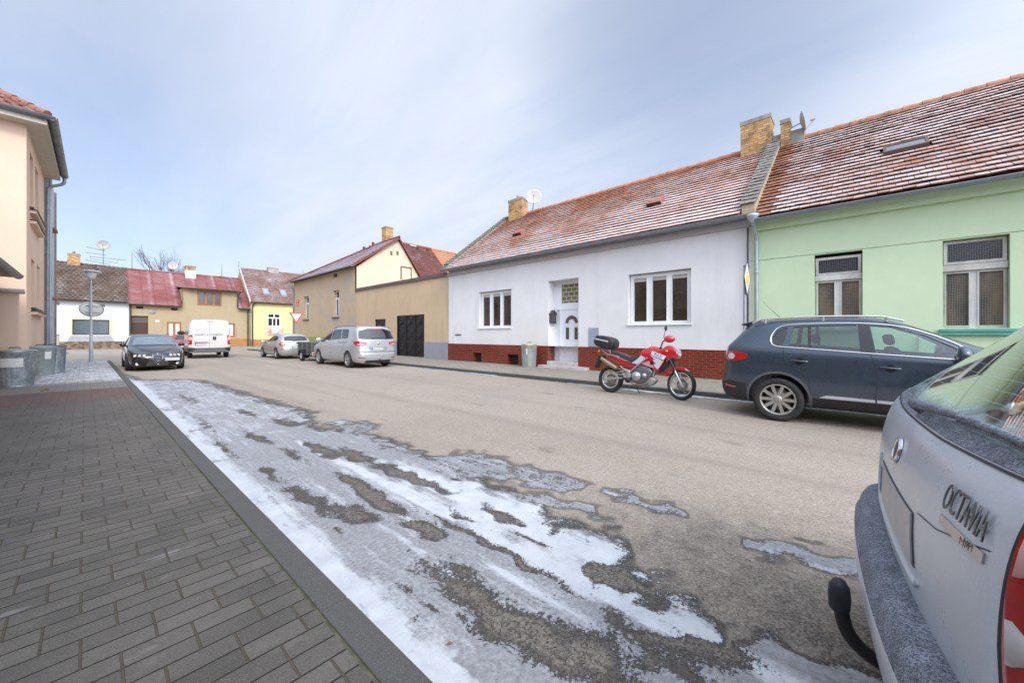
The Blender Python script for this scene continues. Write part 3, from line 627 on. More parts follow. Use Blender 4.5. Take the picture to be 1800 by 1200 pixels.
    # meter box door and the small niche
    MB().box(FX-.012, FX+.03, mbx[0]+.01, mbx[1]-.01, mbx[2]+.01, mbx[3]-.01, bev=.004).box(FX-.02, FX-.01, mbx[0]+.04, mbx[0]+.06, 1.3, 1.36).build('meter_box', mat('grey_blue_cabinet', (.30, .35, .42), .5, var=.1), h)
    MB().box(FX+.02, FX+.05, nic[0]+.01, nic[1]-.01, nic[2], nic[3]-.02).box(FX-.03, FX+.02, nic[0]-.02, nic[1]+.02, nic[3]-.01, nic[3]+.015, mi=1).build('meter_niche', [W2, DARKM], h)
    # roof
    zE, zR = 4.60, 8.22; xE, xR = 11.74, 16.5
    fr = lambda s, t: .30+.42*(1-t)+.22*s-.55*max(0, (t-.8)*4)*.4
    r = tile_roof('roof', (xE, 2.45, zE), (xE, 15.35, zE), (xR, 2.45, zR), (xR, 15.35, zR), .2, .245, T_RED, h, lift=.065, frost=lambda s, t: fr(1-s, t), jit=1.)
    b = MB(); b.quad((xR, 2.45, zR-.02), (xR, 15.35, zR-.02), (21.3, 15.35, zE), (21.3, 2.45, zE)); b.build('rear_slope', T_RED2, r)
    b = MB(); y = 2.5
    while y < 15.3: b.tube([(xR, y, zR+.0), (xR, min(y+.42, 15.35), zR+.015)], [.11, .125], 8); y += .40
    b.build('ridge_tiles', mat('ridge_clay', (.50, .22, .13), .85, var=.35, vs=6, bump=.3), r)
    # frosty verge wall at the far end and the bricked fire wall shared with the green house
    def firewall(ya, yb, x0, x1, hgt, capn, cm, name, sm):
        sl = (zR-zE)/(xR-xE); zz = lambda x: zE+(x-xE)*sl
        b = MB(); b.prism([(x0, zz(x0)-.1), (x1, zz(x1)-.1), (x1, zz(x1)+hgt), (x0, zz(x0)+hgt)], lambda p: Vector((p[0], ya, p[1])), lambda p: Vector((p[0], yb, p[1])))
        f = b.build(name, sm, r)
        tile_roof('cap_tiles', (x0-.02, ya-.03, zz(x0-.02)+hgt+.01), (x0-.02, yb+.05, zz(x0-.02)+hgt+.01), (x1, ya-.03, zz(x1)+hgt+.01), (x1, yb+.05, zz(x1)+hgt+.01), .13, .26, cm, f, lift=.05, frost=lambda s, t: .35, jit=1.5)
    firewall(2.12, 2.42, 11.86, 16.25, .20, 20, T_GREY, 'fire_wall', brickmat('pale_brick', 'x', (.44, .35, .2), (.52, .43, .27), (.4, .35, .27), .25, .08, .012, dirt=(.2, .18, .13)))
    firewall(15.26, 15.60, 11.86, 16.4, .20, 20, tilemat('tan_caps', (.2, .16, .12), (.3, .25, .2), (.36, .3, .26)), 'verge_wall', CONC)
    chimney(r, 16.0, 16.75, 2.38, 3.30, 7.75, 9.16); chimney(r, 15.95, 16.5, 13.95, 14.95, 7.8, 9.05, pots=1)
    b = MB(); b.box(16.25, 16.85, 1.45, 2.35, 7.9, 8.42); b.build('ridge_mortar', CONC, r)
    for (qx, qy, sc) in ((1152, 362, 1.), (912, 414, 1.)):
        p = RAY(qx, qy, (xE, 0, zE), (-(zR-zE), 0, xR-xE)); sl = math.atan2(zR-zE, xR-xE); M = Matrix.Translation(p) @ Matrix.Rotation(-sl, 4, 'Y')
        v = MB(); v.box(-.12, .30, -.26, .26, .16, .19, M=M); v.add([M @ Vector(q) for q in ((-.12, -.26, .0), (-.12, -.26, .16), (.30, -.26, .0), (-.12, .26, 0), (-.12, .26, .16), (.30, .26, 0), (.3, -.26, .16), (.3, .26, .16))], [(0, 1, 6, 2), (3, 5, 7, 4), (2, 6, 7, 5)]); v.quad(*[M @ Vector(q) for q in ((-.08, -.24, .03), (-.08, .24, .03), (-.08, .24, .15), (-.08, -.24, .15))], mi=1)
        v.build('roof_vent', [mat('vent_clay', (.30, .12, .085), .8, var=.25), mat('vent_dark', (.05, .03, .02), .9)], r)
    gutter(h, (xE-.07, 2.1, 4.56), (xE-.07, 15.62, 4.62), ZINC)
    b = MB(); b.quad((xE, 2.24, 4.585), (xE, 15.52, 4.585), (FX, 15.52, 4.60), (FX, 2.24, 4.60)); b.box(FX-.10, FX+.001, 2.24, 15.52, 4.34, 4.50); b.build('eaves_board', mat('eaves_grey', (.45, .43, .44), .85), h)
    dp = downpipe(h, [(xE-.07, 2.13, 4.50), (xE-.07, 2.13, 4.36), (FX-.11, 2.10, 4.02), (FX-.11, 2.10, .1)], .05, ZINCL)
    MB().lathe([(.05, -.12), (.055, -.1), (.15, .04), (.15, .10), (.13, .10), (.045, -.08)], 16, Matrix.Translation((xE-.07, 2.13, 4.44))).build('funnel', ZINCL, dp)
    downpipe(h, [(FX-.06, 2.31, 4.3), (FX-.06, 2.31, .1)], .02, DARKM, name='cable_pipe', k=6)
    return h
white_house()
def green_house():
    h = thing('house', 'pale green house with old wooden windows behind the dark blue car', 'house', (FX, -3, 0), wc=True)
    Gm = stucco('green_plaster', (.60, .72, .49), dirt=(.48, .60, .40), df=.25, bs=60, bump=.35); Gd = mat('teal_sill', (.12, .38, .30), .5, var=.12)
    y0, y1 = -13., 2.24; zt = 4.5; dep = .17
    w1, w2 = (0., .88, 1.51, 3.36), (-2.13, -1.25, 1.51, 3.36)
    ws = [w1, w2, (-4.6, -3.6, 1.51, 3.36), (-7.4, -6.4, 1.51, 3.36)]
    b = MB(); facade(b, 'x', FX, y0, y1, 0, 3.375, [w+(dep,) for w in ws], rmi=0); facade(b, 'x', FX-.012, y0, y1, 3.39, zt); b.quad((FX-.012, y0, 3.39), (FX-.012, y1, 3.39), (FX+.01, y1, 3.375), (FX+.01, y0, 3.375))
    b.quad((FX-.012, y1, 3.39), (FX+.1, y1, 3.39), (FX+.1, y1, zt), (FX-.012, y1, zt)); b.quad((FX+9, y0, 0), (FX+9, y1, 0), (FX+9, y1, zt), (FX+9, y0, zt)); b.quad((FX, y0, 0), (FX+9, y0, 0), (FX+9, y0, zt), (FX, y0, zt)); b.poly([(FX, y0, zt), (FX+9, y0, zt), (16.5, y0, 8.1)])
    b.box(FX-.13, FX-.013, y0, y1-.06, 4.17, 4.42)      # plain cornice under the gutter
    b.box(FX-.05, FX-.001, -9, -.9+.0, 0, 1.36)
    b.build('wall', Gm, h)
    om = mat('peeling_white_paint', (.60, .585, .55), .7, var=.1, vs=5, bump=.5, dirt=(.22, .17, .12), dirtf=.9)
    t = NT('netted_glass'); o = t.co(); s = t.sep(o); q = .034
    def gr(c): f = t.math('FRACT', t.math('DIVIDE', c, q)); return t.rng(t.math('ABSOLUTE', t.math('SUBTRACT', f, .5)), .36, .42, 0, 1)
    g = t.math('MAXIMUM', gr(t.math('ADD', s[1], t.math('MULTIPLY', t.noise(o, 4, 2), .02))), gr(s[2]))
    base = t.mix(t.rng(t.noise(t.map(o, (1, 1, .35)), 1.9, 5, .6), .4, .62), (.025, .03, .035), (.19, .13, .07))
    base = t.mix(t.rng(s[2], 2.72, 2.76), base, (.018, .022, .028)); c = t.mix(t.math('MULTIPLY', g, .55), base, (.20, .20, .19)); t.set(col=c, rough=t.math('MULTIPLY_ADD', g, .4, .12), spec=.8)
    for w in ws:
        a0, a1, z0, z1 = w
        f = window(h, 'x', FX+dep-.04, a0+.01, a1-.01, z0, z0+1.2, [(.06, .42, .05, .96), (.58, .94, .05, .96)], om, t.m, t=.06); 
        MB().box(FX+dep-.09, FX+dep, a0+.005, a1-.005, z0+1.2, z0+1.33, bev=.01).build('transom_bar', om, f)
        open_ = w is w1
        u = MB(); M = Matrix.Translation((FX+dep-.05, 0, z0+1.34)) @ Matrix.Rotation(R(-14 if open_ else 0), 4, 'Y')
        H = z1-z0-1.36-(.06 if open_ else 0); e = .055
        for (c0, c1, d0, d1) in ((a0+.02, a1-.02, 0, e), (a0+.02, a1-.02, H-e, H), (a0+.02, a0+.02+e, e, H-e), (a1-.02-e, a1-.02, e, H-e)): u.box(-.025, .025, c0, c1, d0, d1, M=M)
        fan = u.build('fanlight', om, f)
        MB().quad(*[M @ Vector((.0, a, z)) for a, z in ((a0+.07, e), (a1-.07, e), (a1-.07, H-e), (a0+.07, H-e))]).build('pane', t.m, fan)
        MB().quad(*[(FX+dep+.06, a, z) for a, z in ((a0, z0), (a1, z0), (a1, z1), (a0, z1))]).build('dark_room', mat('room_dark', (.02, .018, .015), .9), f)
    MB().box(FX-.14, FX+dep-.05, -9, -1.2, 1.44, 1.50, bev=.008).box(FX-.12, FX-.02, -9, -1.18, 1.37, 1.44).build('sill', Gd, h)
    MB().box(FX-.08, FX+dep-.05, -.04, .92, 1.46, 1.505, bev=.006).build('sill', Gd, h)
    zE, zR, xE, xR = 4.44, 8.14, 11.74, 16.5
    sky0 = RAY(1591, 263, (xE, 0, zE), (-(zR-zE), 0, xR-xE)); sl = math.atan2(zR-zE, xR-xE)
    def fr(s, t):
        base = .46+.36*min(1, s*1.5)*(1-.2*t)-.9*max(0, t-.85)
        return base-(.35 if s < .03 else 0)
    r = tile_roof('roof', (xE, 2.15, zE), (xE, -13, zE), (xR, 2.15, zR), (xR, -13, zR), .2, .245, T_RED2, h, lift=.07, frost=fr, jit=1.25, skip=lambda s, t, p: abs(p.y-sky0.y) < .38 and abs((p-sky0).z) < .16)
    MB().quad((xR, 2.15, zR-.02), (xR, -13, zR-.02), (21.3, -13, zE), (21.3, 2.15, zE)).build('rear_slope', T_RED2, r)
    b = MB(); y = 1.5
    while y > -13: b.tube([(xR, y, zR+.015), (xR, y-.42, zR+.0)], [.125, .11], 8); y -= .40
    b.build('ridge_tiles', mat('ridge_clay_dull', (.42, .20, .12), .85, var=.4, vs=6, bump=.3), r)
    M = Matrix.Translation(sky0) @ Matrix.Rotation(-sl, 4, 'Y'); v = MB()
    v.box(-.22, .24, -.40, -.34, -.03, .13, M=M); v.box(-.22, .24, .34, .40, -.03, .13, M=M); v.box(-.22, -.16, -.34, .34, -.03, .13, M=M); v.box(.18, .24, -.34, .34, -.03, .13, M=M); v.box(-.3, -.2, -.46, .46, .0, .03, M=M)
    sk = v.build('skylight', mat('brown_skylight_frame', (.11, .06, .045), .6), r); MB().box(-.165, .185, -.345, .345, .10, .115, M=M).build('pane', mat('skylight_glass', (.10, .12, .15), .12, spec=.6), sk)
    gutter(h, (xE-.07, 2.06, 4.40), (xE-.07, -13, 4.34), ZINC)
    MB().quad((xE, 2.2, 4.425), (xE, -13, 4.425), (FX, -13, 4.45), (FX, 2.2, 4.45)).build('eaves_board', mat('eaves_green', (.3, .42, .26), .85), h)
    chimney(r, 16.1, 16.62, 1.84, 2.10, 7.8, 8.83, pots=0)
green_house()

# ---- yard wall with iron gate
def yard_wall():
    h = thing('yard_wall', 'sandy plastered yard wall with black iron gate left of the white house', 'wall', (FX, 20.5, 0), wc=True)
    O = stucco('sandy_plaster', (.58, .43, .28), dirt=(.30, .26, .22), df=.6, bs=60); GR = stucco('grey_blue_plinth', (.30, .31, .35), dirt=(.16, .15, .15), df=.6)
    y0, y1 = 15.54, 25.7; g0, g1 = VP(745.8, 600, FX).y, VP(698, 600, FX).y; w0, w1 = VP(677.6, 600, FX).y, VP(658.5, 600, FX).y
    gt = 2.50; b = MB()
    facade(b, 'x', FX, y0, y1, .98, 4.42, [(g0, g1, .98, gt, .10), (w0, w1, 1.55, 2.36, .12)]); b.quad((FX, y0, 4.42), (FX, y1, 4.42), (FX+.5, y1, 4.42), (FX+.5, y0, 4.42)); b.quad((FX+.5, y0, 0), (FX+.5, y1, 0), (FX+.5, y1, 4.42), (FX+.5, y0, 4.42))
    b.build('wall', O, h)
    b = MB(); facade(b, 'x', FX-.02, y0, g0, 0, .98); facade(b, 'x', FX-.02, g1, y1, 0, .98); b.quad((FX-.02, y0, .98), (FX-.02, g0, .98), (FX, g0, .985), (FX, y0, .985)); b.build('plinth', GR, h)
    m = mat('parapet_metal', (.12, .085, .08), .55, var=.2); c = MB(); c.box(FX-.08, FX+.58, y0-.02, y1, 4.42, 4.50); c.box(FX-.10, FX-.08, y0-.02, y1, 4.38, 4.55); c.build('coping', m, h)
    ir = mat('black_iron', (.018, .016, .017), .38, var=.4, vs=8, metal=.3, spec=.6); W = g1-g0
    g = MB(); g.box(FX+.06, FX+.09, g0, g1, .12, gt); gate = g.build('gate', ir, h); 
    def cell(mb, a0, a1, z0, z1, x):
        for q in ((a0, a1, z1-.03, z1), (a0, a1, z0, z0+.03), (a0, a0+.03, z0, z1), (a1-.03, a1, z0, z1)): mb.box(x-.03, x, *q)
        am, zm = (a0+a1)/2, (z0+z1)/2
        for p, q in (((a0, z0), (a1, z1)), ((a0, z1), (a1, z0))): mb.tube([(x-.015, *p), (x-.04, am, zm), (x-.015, *q)], .012, 5)
        e = .28
        mb.add([(x-.003, am-(a1-a0)*e, zm), (x-.003, am, zm-(z1-z0)*e), (x-.003, am+(a1-a0)*e, zm), (x-.003, am, zm+(z1-z0)*e), (x-.05, am, zm)], [(0, 1, 4), (1, 2, 4), (2, 3, 4), (3, 0, 4)])
    p = MB()
    for i in range(3):
        for j in range(3): cell(p, g0+W*i/3+.01, g0+W*(i+1)/3-.01, .14+(gt-.16)*j/3, .14+(gt-.16)*(j+1)/3, FX+.06)
    p.build('lattice', ir, gate)
    for yy in (g0, g1-.06): MB().box(FX-.005, FX+.08, yy, yy+.06, .1, gt).build('post', ir, gate)
    p = MB(); p.box(FX+.09, FX+.11, w0, w1, 1.55, 2.36); cell(p, w0+.01, w1-.01, 1.56, 2.35, FX+.09); p.build('iron_shutter', ir, h)
    MB().box(FX-.22, FX+.05, g0-.15, g1+.15, .05, .135, bev=.02).build('threshold', CONC, h)
yard_wall()
# ---- corner house beyond the yard
def corner_house():
    h = thing('house', 'corner house with sandy street wall, cream gable and maroon tiled roof', 'house', (FX, 32, 0), wc=True)
    O = stucco('ochre_plaster', (.50, .38, .25), dirt=(.33, .29, .26), df=.6, bs=60, patch=(.42, .36, .30)); CR = stucco('cream_plaster', (.72, .60, .43), dirt=(.6, .5, .38), df=.2)
    y0, y1, zt = 25.7, 38.1, 6.12
    wA = (VP(543, 0, FX).y, VP(534, 0, FX).y, VP(538, 561, FX).z, VP(538, 521, FX).z); wB = (VP(596, 0, FX).y, VP(585.5, 0, FX).y, VP(591, 557, FX).z, VP(591, 510, FX).z)
    ven = (VP(592.5, 0, FX).y, VP(585.5, 0, FX).y, VP(589, 488, FX).z, VP(589, 480.5, FX).z)
    b = MB(); facade(b, 'x', FX, y0, y1, 1.2, zt, [wA+(.3,), wB+(.3,), ven+(.2,)]); b.quad(*[(FX+.2, a, z) for a, z in ((ven[0], ven[2]), (ven[1], ven[2]), (ven[1], ven[3]), (ven[0], ven[3]))], mi=1)
    b.quad((FX, y1, 0), (19, y1, 0), (19, y1, zt), (FX, y1, zt)); b.build('wall', [O, mat('cellar_dark', (.03, .03, .03), .9)], h)
    MB().quad((FX-.02, y0, 0), (FX-.02, y1+.02, 0), (FX-.02, y1+.02, 1.2), (FX-.02, y0, 1.2)).quad((FX-.02, y0, 1.2), (FX-.02, y1+.02, 1.2), (FX, y1, 1.21), (FX, y0, 1.21)).build('plinth', stucco('green_plinth', (.27, .31, .10)), h)
    for w in (wA, wB):
        f = window(h, 'x', FX+.22, w[0], w[1], w[2], w[3], [(.1, .44, .05, .66), (.56, .9, .05, .66), (.1, .9, .73, .95)], PVC, GL_DARK); MB().box(FX-.1, FX+.22, w[0]-.08, w[1]+.08, w[2]-.09, w[2], bev=.01).build('sill', mat('brown_sill', (.16, .1, .07), .7), f)
    rg = UP(699, 420, y0); re = UP(736, 486, y0); zz = 4.3; xr = re.x+(re.x-rg.x)/(rg.z-re.z)*(re.z-zz)
    gw = (UP(704, 0, y0).x, UP(723, 0, y0).x, UP(713, 491.5, y0).z, UP(713, 469, y0).z)
    b = MB(); z0 = 4.3
    b.prism([(FX, z0), (xr, zz), (rg.x, rg.z), (FX, 6.05)], lambda p: Vector((p[0], y0-.001, p[1])), lambda p: Vector((p[0], y0+.2, p[1]))); b.build('gable', CR, h)
    fr = mat('dark_brown_frame', (.12, .07, .05), .6); f = MB(); a0, a1, c0, c1 = gw
    for q in ((a0, a1, c1-.08, c1), (a0, a0+.07, c0, c1-.08), (a1-.07, a1, c0, c1-.08)): f.box(q[0], q[1], y0-.05, y0-.0005, q[2], q[3])
    f = f.build('window', fr, h); MB().quad(*[(a, y0-.02, z) for a, z in ((a0+.07, c0), (a1-.07, c0), (a1-.07, c1-.08), (a0+.07, c1-.08))]).build('pane', mat('cream_board', (.72, .6, .42), .6), f)
    for qx in (687.8, 698.6): p = UP(qx, 445, y0); MB().box(p.x-.09, p.x+.09, y0-.012, y0-.0008, p.z-.14, p.z+.14).build('vent', mat('vent_hole', (.16, .13, .10), .9), h)
    e = (11.72, 6.12); ye, yf = y0-.25, 38.45; R0 = Vector((rg.x, ye, rg.z+.08)); R1 = Vector((rg.x, 28.2, rg.z+.08))
    def hip(s, t, p): return (p.y-yf) > (28.2-yf)*(p.x-e[0])/(rg.x-e[0])
    r = tile_roof('roof', (e[0], ye, e[1]), (e[0], yf, e[1]), R0, (rg.x, yf, rg.z+.08), .3, .33, T_MAROON, h, lift=.035, frost=lambda s, t: .86, skip=hip, jit=.3, under=False)
    b = MB(); b.poly([(e[0], ye, e[1]), (e[0], yf, e[1]), R1, R0]); b.poly([(e[0], yf, e[1]), (19.2, yf, e[1]), R1]); b.poly([R0, R1, (19.2, yf, e[1]), (xr+.1, yf, zz), (xr+.1, ye, zz)]); b.build('roof_deck', T_MAROON, r)
    b = MB(); b.tube([R0+Vector((0, 0, .03)), R1+Vector((0, 0, .03))], .1, 8); b.tube([R1+Vector((0, 0, .03)), (e[0], yf, e[1]+.06)], .09, 8); b.build('ridge_tiles', mat('maroon_ridge', (.2, .06, .05), .8, var=.3), r)
    b = MB(); 
    for p, q in (((e[0], ye, e[1]), R0), (R0, (xr+.1, ye, zz))): b.prism([(0, -.14), (1, -.14), (1, .05), (0, .05)], lambda k, p=p, q=q: Vector(p).lerp(Vector(q), k[0])+Vector((0, 0, k[1])), lambda k, p=p, q=q: Vector(p).lerp(Vector(q), k[0])+Vector((0, .05, k[1])))
    b.build('verge_board', mat('red_verge', (.22, .05, .04), .6), r)
    for px_, py_ in ((640, 434), (651, 432), (656, 426), (677, 422)): p = RAY(px_, py_+3, (e[0], 0, e[1]), (-(rg.z-e[1]), 0, rg.x-e[0])); MB().box(p.x-.1, p.x+.1, p.y-.1, p.y+.1, p.z-.1, p.z+.16, bev=.03).build('roof_vent', mat('maroon_vent', (.13, .04, .04), .6), r)
    c0 = UP(674, 400, 27.9); MB().box(c0.x, c0.x+.62, 27.5, 28.15, 8.0, UP(684, 403, 27.8).z).box(c0.x-.03, c0.x+.65, 27.47, 28.18, UP(684, 403, 27.8).z, UP(684, 400.5, 27.8).z, mi=1).build('chimney', [BR_X, CONC], r)
    gutter(h, (e[0]-.08, y0-.3, 6.08), (e[0]-.08, yf+.1, 6.12), mat('grey_gutter', (.28, .29, .31), .5, metal=.3), r=.08)
    downpipe(h, [(e[0]-.08, yf-.1, 6.0), (e[0]-.08, yf-.1, 5.8), (FX-.08, 38.0, 5.5), (FX-.08, 38.0, .1)], .06, ZINC)
corner_house()
def back_roofs():
    yr, ye_ = 29.2, 24.9
    for name, lab, pa, pb, tm, ext in (('house', 'house with maroon roof above the yard wall, just right of the cream gable', (700, 423.5), (757, 438), T_MAROON, 0), ('house', 'house with bright orange roof showing farthest right above the yard wall', (757.5, 438.5), (803, 450), T_ORANGE, 4)):
        a, b = UP(*pa, yr), UP(*pb, yr); zr = 9.25; x0, x1 = (a.x, b.x) if not ext else (b_last+.02, b.x+ext)
        b_last = x1; h = thing(name, lab, 'house', ((x0+x1)/2, yr, 0), wc=True)
        zb = zr-(yr-ye_)*1.02
        r = tile_roof('roof', (x0, ye_, zb), (x1, ye_, zb), (x0, yr, zr), (x1, yr, zr), .3, .3, tm, h, lift=.035, frost=lambda s, t: .32, jit=.4)
        MB().quad((x0, yr, zr), (x1, yr, zr), (x1, yr+4.3, zb), (x0, yr+4.3, zb)).build('rear_slope', tm, r)
        MB().tube([(x0, yr, zr+.02), (x1, yr, zr+.02)], .1, 8).build('ridge_tiles', mat('ridge_'+str(ext), (.3, .1, .06) if not ext else (.6, .25, .1), .8), r)
        b = MB(); b.box(x0+.03, x1-.03, ye_+.3, yr+4, 0, zb+.2); b.poly([(x0+.03, ye_+.3, zb+.2), (x0+.03, yr, zr-.1), (x0+.03, yr+4, zb+.2)]); b.poly([(x1-.03, ye_+.3, zb+.2), (x1-.03, yr, zr-.1), (x1-.03, yr+4, zb+.2)]); b.build('wall', mat('back_plaster', (.5, .42, .32), .9), h)
        if not ext:
            for qx, qy in ((725, 433), (733, 438), (750, 440)):
                q = RAY(qx, qy, (0, ye_, zb), (0, -(zr-zb), yr-ye_)); MB().box(q.x-(.3 if qx == 725 else .06), q.x+(.3 if qx == 725 else .06), q.y-.15, q.y+.1, q.z-.02, q.z+.12).build('skylight' if qx == 725 else 'roof_vent', mat('skylight_pale', (.45, .45, .47), .3) if qx == 725 else T_MAROON, r)
back_roofs()
# ================================================================= row of houses across the end of the street (facade line y = 50)
YU = 50.
def ux(px): return UP(px, 0, YU).x
def uz(px, py, u=YU): return UP(px, py, u).z
def urect(x0, y0, x1, y1):
    return (ux(x0), ux(x1), uz((x0+x1)/2, y1), uz((x0+x1)/2, y0))
BROWNW = mat('orange_brown_wood', (.36, .13, .04), .55, var=.15)
def row_houses():
    # brown tiled white house
    x0, x1 = ux(40), ux(227.5); h = thing('house', 'white plastered house with brown tiled roof at the left end of the far row', 'house', ((x0+x1)/2, YU, 0), wc=True)
    zt = 4.42; w = urect(127, 561.6, 192.4, 588.6); v1, v2 = urect(90, 530.8, 104.6, 536), urect(172, 534.6, 184.5, 539); zp = uz(150, 600)
    b = MB(); facade(b, 'y', YU, x0, x1, zp, zt, [w+(.15,), v1+(.1,), v2+(.1,)]); b.quad((x0, YU, 0), (x0, YU+9, 0), (x0, YU+9, zt), (x0, YU, zt)); b.poly([(x0, YU, zt), (x0, YU+9, zt), (x0, YU+4.5, 8.1)])
    for v in (v1, v2): b.quad(*[(a, YU+.1, z) for a, z in ((v[0], v[2]), (v[1], v[2]), (v[1], v[3]), (v[0], v[3]))], mi=1)
    b.build('wall', [stucco('bright_white_plaster', (.70, .70, .69), dirt=(.6, .58, .55), df=.15), mat('vent_grey', (.3, .29, .27), .9)], h)
    pm = NT('rubble_plinth'); o = pm.co(); vc = pm.vor(o, 5.5, 'Color'); pm.set(col=pm.mix(pm.sep(vc)[0], (.10, .065, .045), (.28, .19, .14)), rough=.9, normal=pm.bump(pm.vor(o, 5.5), .02, .8))
    MB().box(x0, x1, YU-.06, YU+.1, 0, zp).build('plinth', pm.m, h)
    b = MB(); e = .28; 
    for q in ((w[0]-e, w[1]+e, w[3], w[3]+.12), (w[0]-e, w[0]-.002, w[2], w[3]), (w[1]+.002, w[1]+e, w[2], w[3])): b.box(q[0], q[1], YU-.02, YU-.002, q[2], q[3])
    b.build('window_surround', mat('cream_surround', (.76, .66, .42), .85), h)
    window(h, 'y', YU+.1, *w, [(.03, .47, .07, .93), (.52, .97, .07, .93)], mat('brown_frame', (.09, .045, .025), .5), GL_CURT)
    sx0, sx1 = ux(118), ux(201); b = MB(); b.add([(sx0, YU-.05, zp), (sx1, YU-.05, zp), (w[1]+.1, YU-.01, w[2]-.06), (w[0]-.1, YU-.01, w[2]-.06), (sx0, YU-.001, zp), (sx1, YU-.001, zp)], [(0, 1, 2, 3)]); b.build('sill', mat('grey_sill', (.33, .33, .34), .7), h)
    r = tile_roof('roof', (x0, YU-.35, 4.38), (x1-.1, YU-.35, 4.34), (x0, YU+4.5, 8.2), (x1-.1, YU+4.5, 8.1), .30, .36, T_BROWN, h, lift=.05, frost=lambda s, t: .55, jit=.3, curve=.05)
    MB().quad((x0, YU+4.5, 8.15), (x1, YU+4.5, 8.1), (x1, YU+9, 4.4), (x0, YU+9, 4.4)).build('rear_slope', T_BROWN, r)
    gutter(h, (x0, YU-.42, 4.36), (x1-.1, YU-.42, 4.32), DARKM, r=.09)
    a, c = UP(118.5, 0, YU+4.3).x, UP(141, 0, YU+4.3).x; chimney(r, a, c, YU+4.0, YU+4.7, 7.6, UP(130, 446, YU+4.3).z, pots=2)
    # red sheet metal roof, sandy walls, long dormer
    x0, x1 = ux(228), ux(439); h = thing('house', 'sandy brown house with red sheet metal roof and wide dormer in the far row', 'house', ((x0+x1)/2, YU, 0), wc=True)
    S = stucco('dirty_sand_plaster', (.43, .34, .21), dirt=(.25, .2, .14), df=.6, bs=40, bump=.8)
    dl, dr_ = ux(320), ux(417); zd = 6.02; zt = 4.26
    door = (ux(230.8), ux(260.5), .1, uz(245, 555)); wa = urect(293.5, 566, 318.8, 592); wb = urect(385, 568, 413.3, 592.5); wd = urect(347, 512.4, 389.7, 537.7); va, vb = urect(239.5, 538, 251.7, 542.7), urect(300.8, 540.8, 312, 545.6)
    b = MB(); facade(b, 'y', YU, x0, dl, 0, zt, [door+(.25,), wa+(.12,), va+(.1,), vb+(.1,)]); facade(b, 'y', YU, dl, dr_, 0, zd, [wb+(.12,), wd+(.12,)]); facade(b, 'y', YU, dr_, x1, 0, zt)
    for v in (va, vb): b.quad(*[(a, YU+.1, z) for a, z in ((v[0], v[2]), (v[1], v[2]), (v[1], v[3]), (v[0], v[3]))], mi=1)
    sl = (7.95-4.22)/(4.85); yk = YU-.35+(zd+.1-4.22)/sl
    for xx in (dl, dr_): b.poly([(xx, YU, 4.3), (xx, YU, zd), (xx, yk, zd), (xx, YU-.3, 4.26)])
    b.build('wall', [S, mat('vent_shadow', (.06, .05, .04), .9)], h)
    MB().box(ux(404), x1, YU-.03, YU+.05, 0, .95).build('plinth', mat('orange_plinth', (.42, .20, .07), .9, var=.15, vs=2), h)
    dm = NT('old_plank_door'); o = dm.co(); s = dm.sep(o); pl = dm.rng(dm.math('FRACT', dm.math('MULTIPLY', s[0], 6.)), .0, .12, .35, 1); up = dm.rng(s[2], uz(245, 567)-.02, uz(245, 567)+.02)
    dm.set(col=dm.mix(pl, (.02, .012, .01), dm.mix(up, (.075, .035, .02), (.11, .09, .08))), rough=.7); MB().box(door[0], door[1], YU+.18, YU+.25, .1, door[3]).build('door', dm.m, h)
    for w in (wa, wb): window(h, 'y', YU+.05, *w, [(.12, .42, .10, .92), (.58, .88, .10, .92)], BROWNW, GL_WHITE, label=None)
    window(h, 'y', YU+.02, *wd, [(.06, .28, .1, .92), (.39, .61, .1, .92), (.72, .94, .1, .92)], BROWNW, GL_CURT)
    p = urect(273.4, 558, 280, 565.7); MB().box(p[0], p[1], YU-.03, YU-.003, p[2], (p[2]+p[3])/2).box(p[0], p[1], YU-.03, YU-.003, (p[2]+p[3])/2, p[3], mi=1).build('notice_board', [mat('plate_white', (.8, .8, .78), .5), mat('plate_red', (.65, .25, .2), .5)], h)
    p = UP(267.5, 547, YU); MB().lathe([(0, -.02), (.28, -.02), (.28, 0), (0, 0)], 20, Matrix.Translation((p.x, YU-.01, p.z)) @ Matrix.Rotation(R(90), 4, 'X')).build('round_plaque', mat('faded_plaque', (.42, .36, .27), .8), h)
    rm = NT('red_sheet_metal'); o = rm.co(); s = rm.sep(o); seam = rm.rng(rm.math('ABSOLUTE', rm.math('SUBTRACT', rm.math('FRACT', rm.math('DIVIDE', s[0], 1.75)), .5)), .40, .5)
    c = rm.mix(rm.rng(rm.noise(rm.map(o, (.4, 1, 1)), 2.2, 6, .65), .35, .7), (.165, .036, .030), (.225, .07, .06)); frs = rm.math('MULTIPLY', rm.math('ADD', rm.rng(rm.noise(rm.map(o, (.3, 1, 4)), 3.5, 5, .7), .4, .75, 0, .32), rm.math('MULTIPLY', seam, .32)), rm.rng(rm.noise(o, .6, 3), .3, .6)); rm.set(col=rm.mix(frs, c, (.66, .52, .55)), rough=.42, spec=.5)
    zE = 4.22; yE = YU-.35; zR = 7.98; yR = YU+4.5
    def rp(x, t): return Vector((x, yE+(yR-yE)*t, zE+(zR-zE)*t))
    t1 = (zd+.14-zE)/(zR-zE); dx1 = ux(319)
    b = MB(); b.quad(rp(x0-.1, 0), rp(dx1, 0), rp(dx1, 1), rp(x0-.1, 1)); b.quad(rp(dx1, t1), rp(dr_+.3, t1), rp(dr_+.3, 1), rp(dx1, 1)); b.quad(rp(dr_+.02, 0), rp(x1, 0), rp(x1, 1), rp(dr_+.02, 1)); b.quad(rp(x0, 1), rp(x1, 1), (x1, YU+9, 4.2), (x0, YU+9, 4.2))
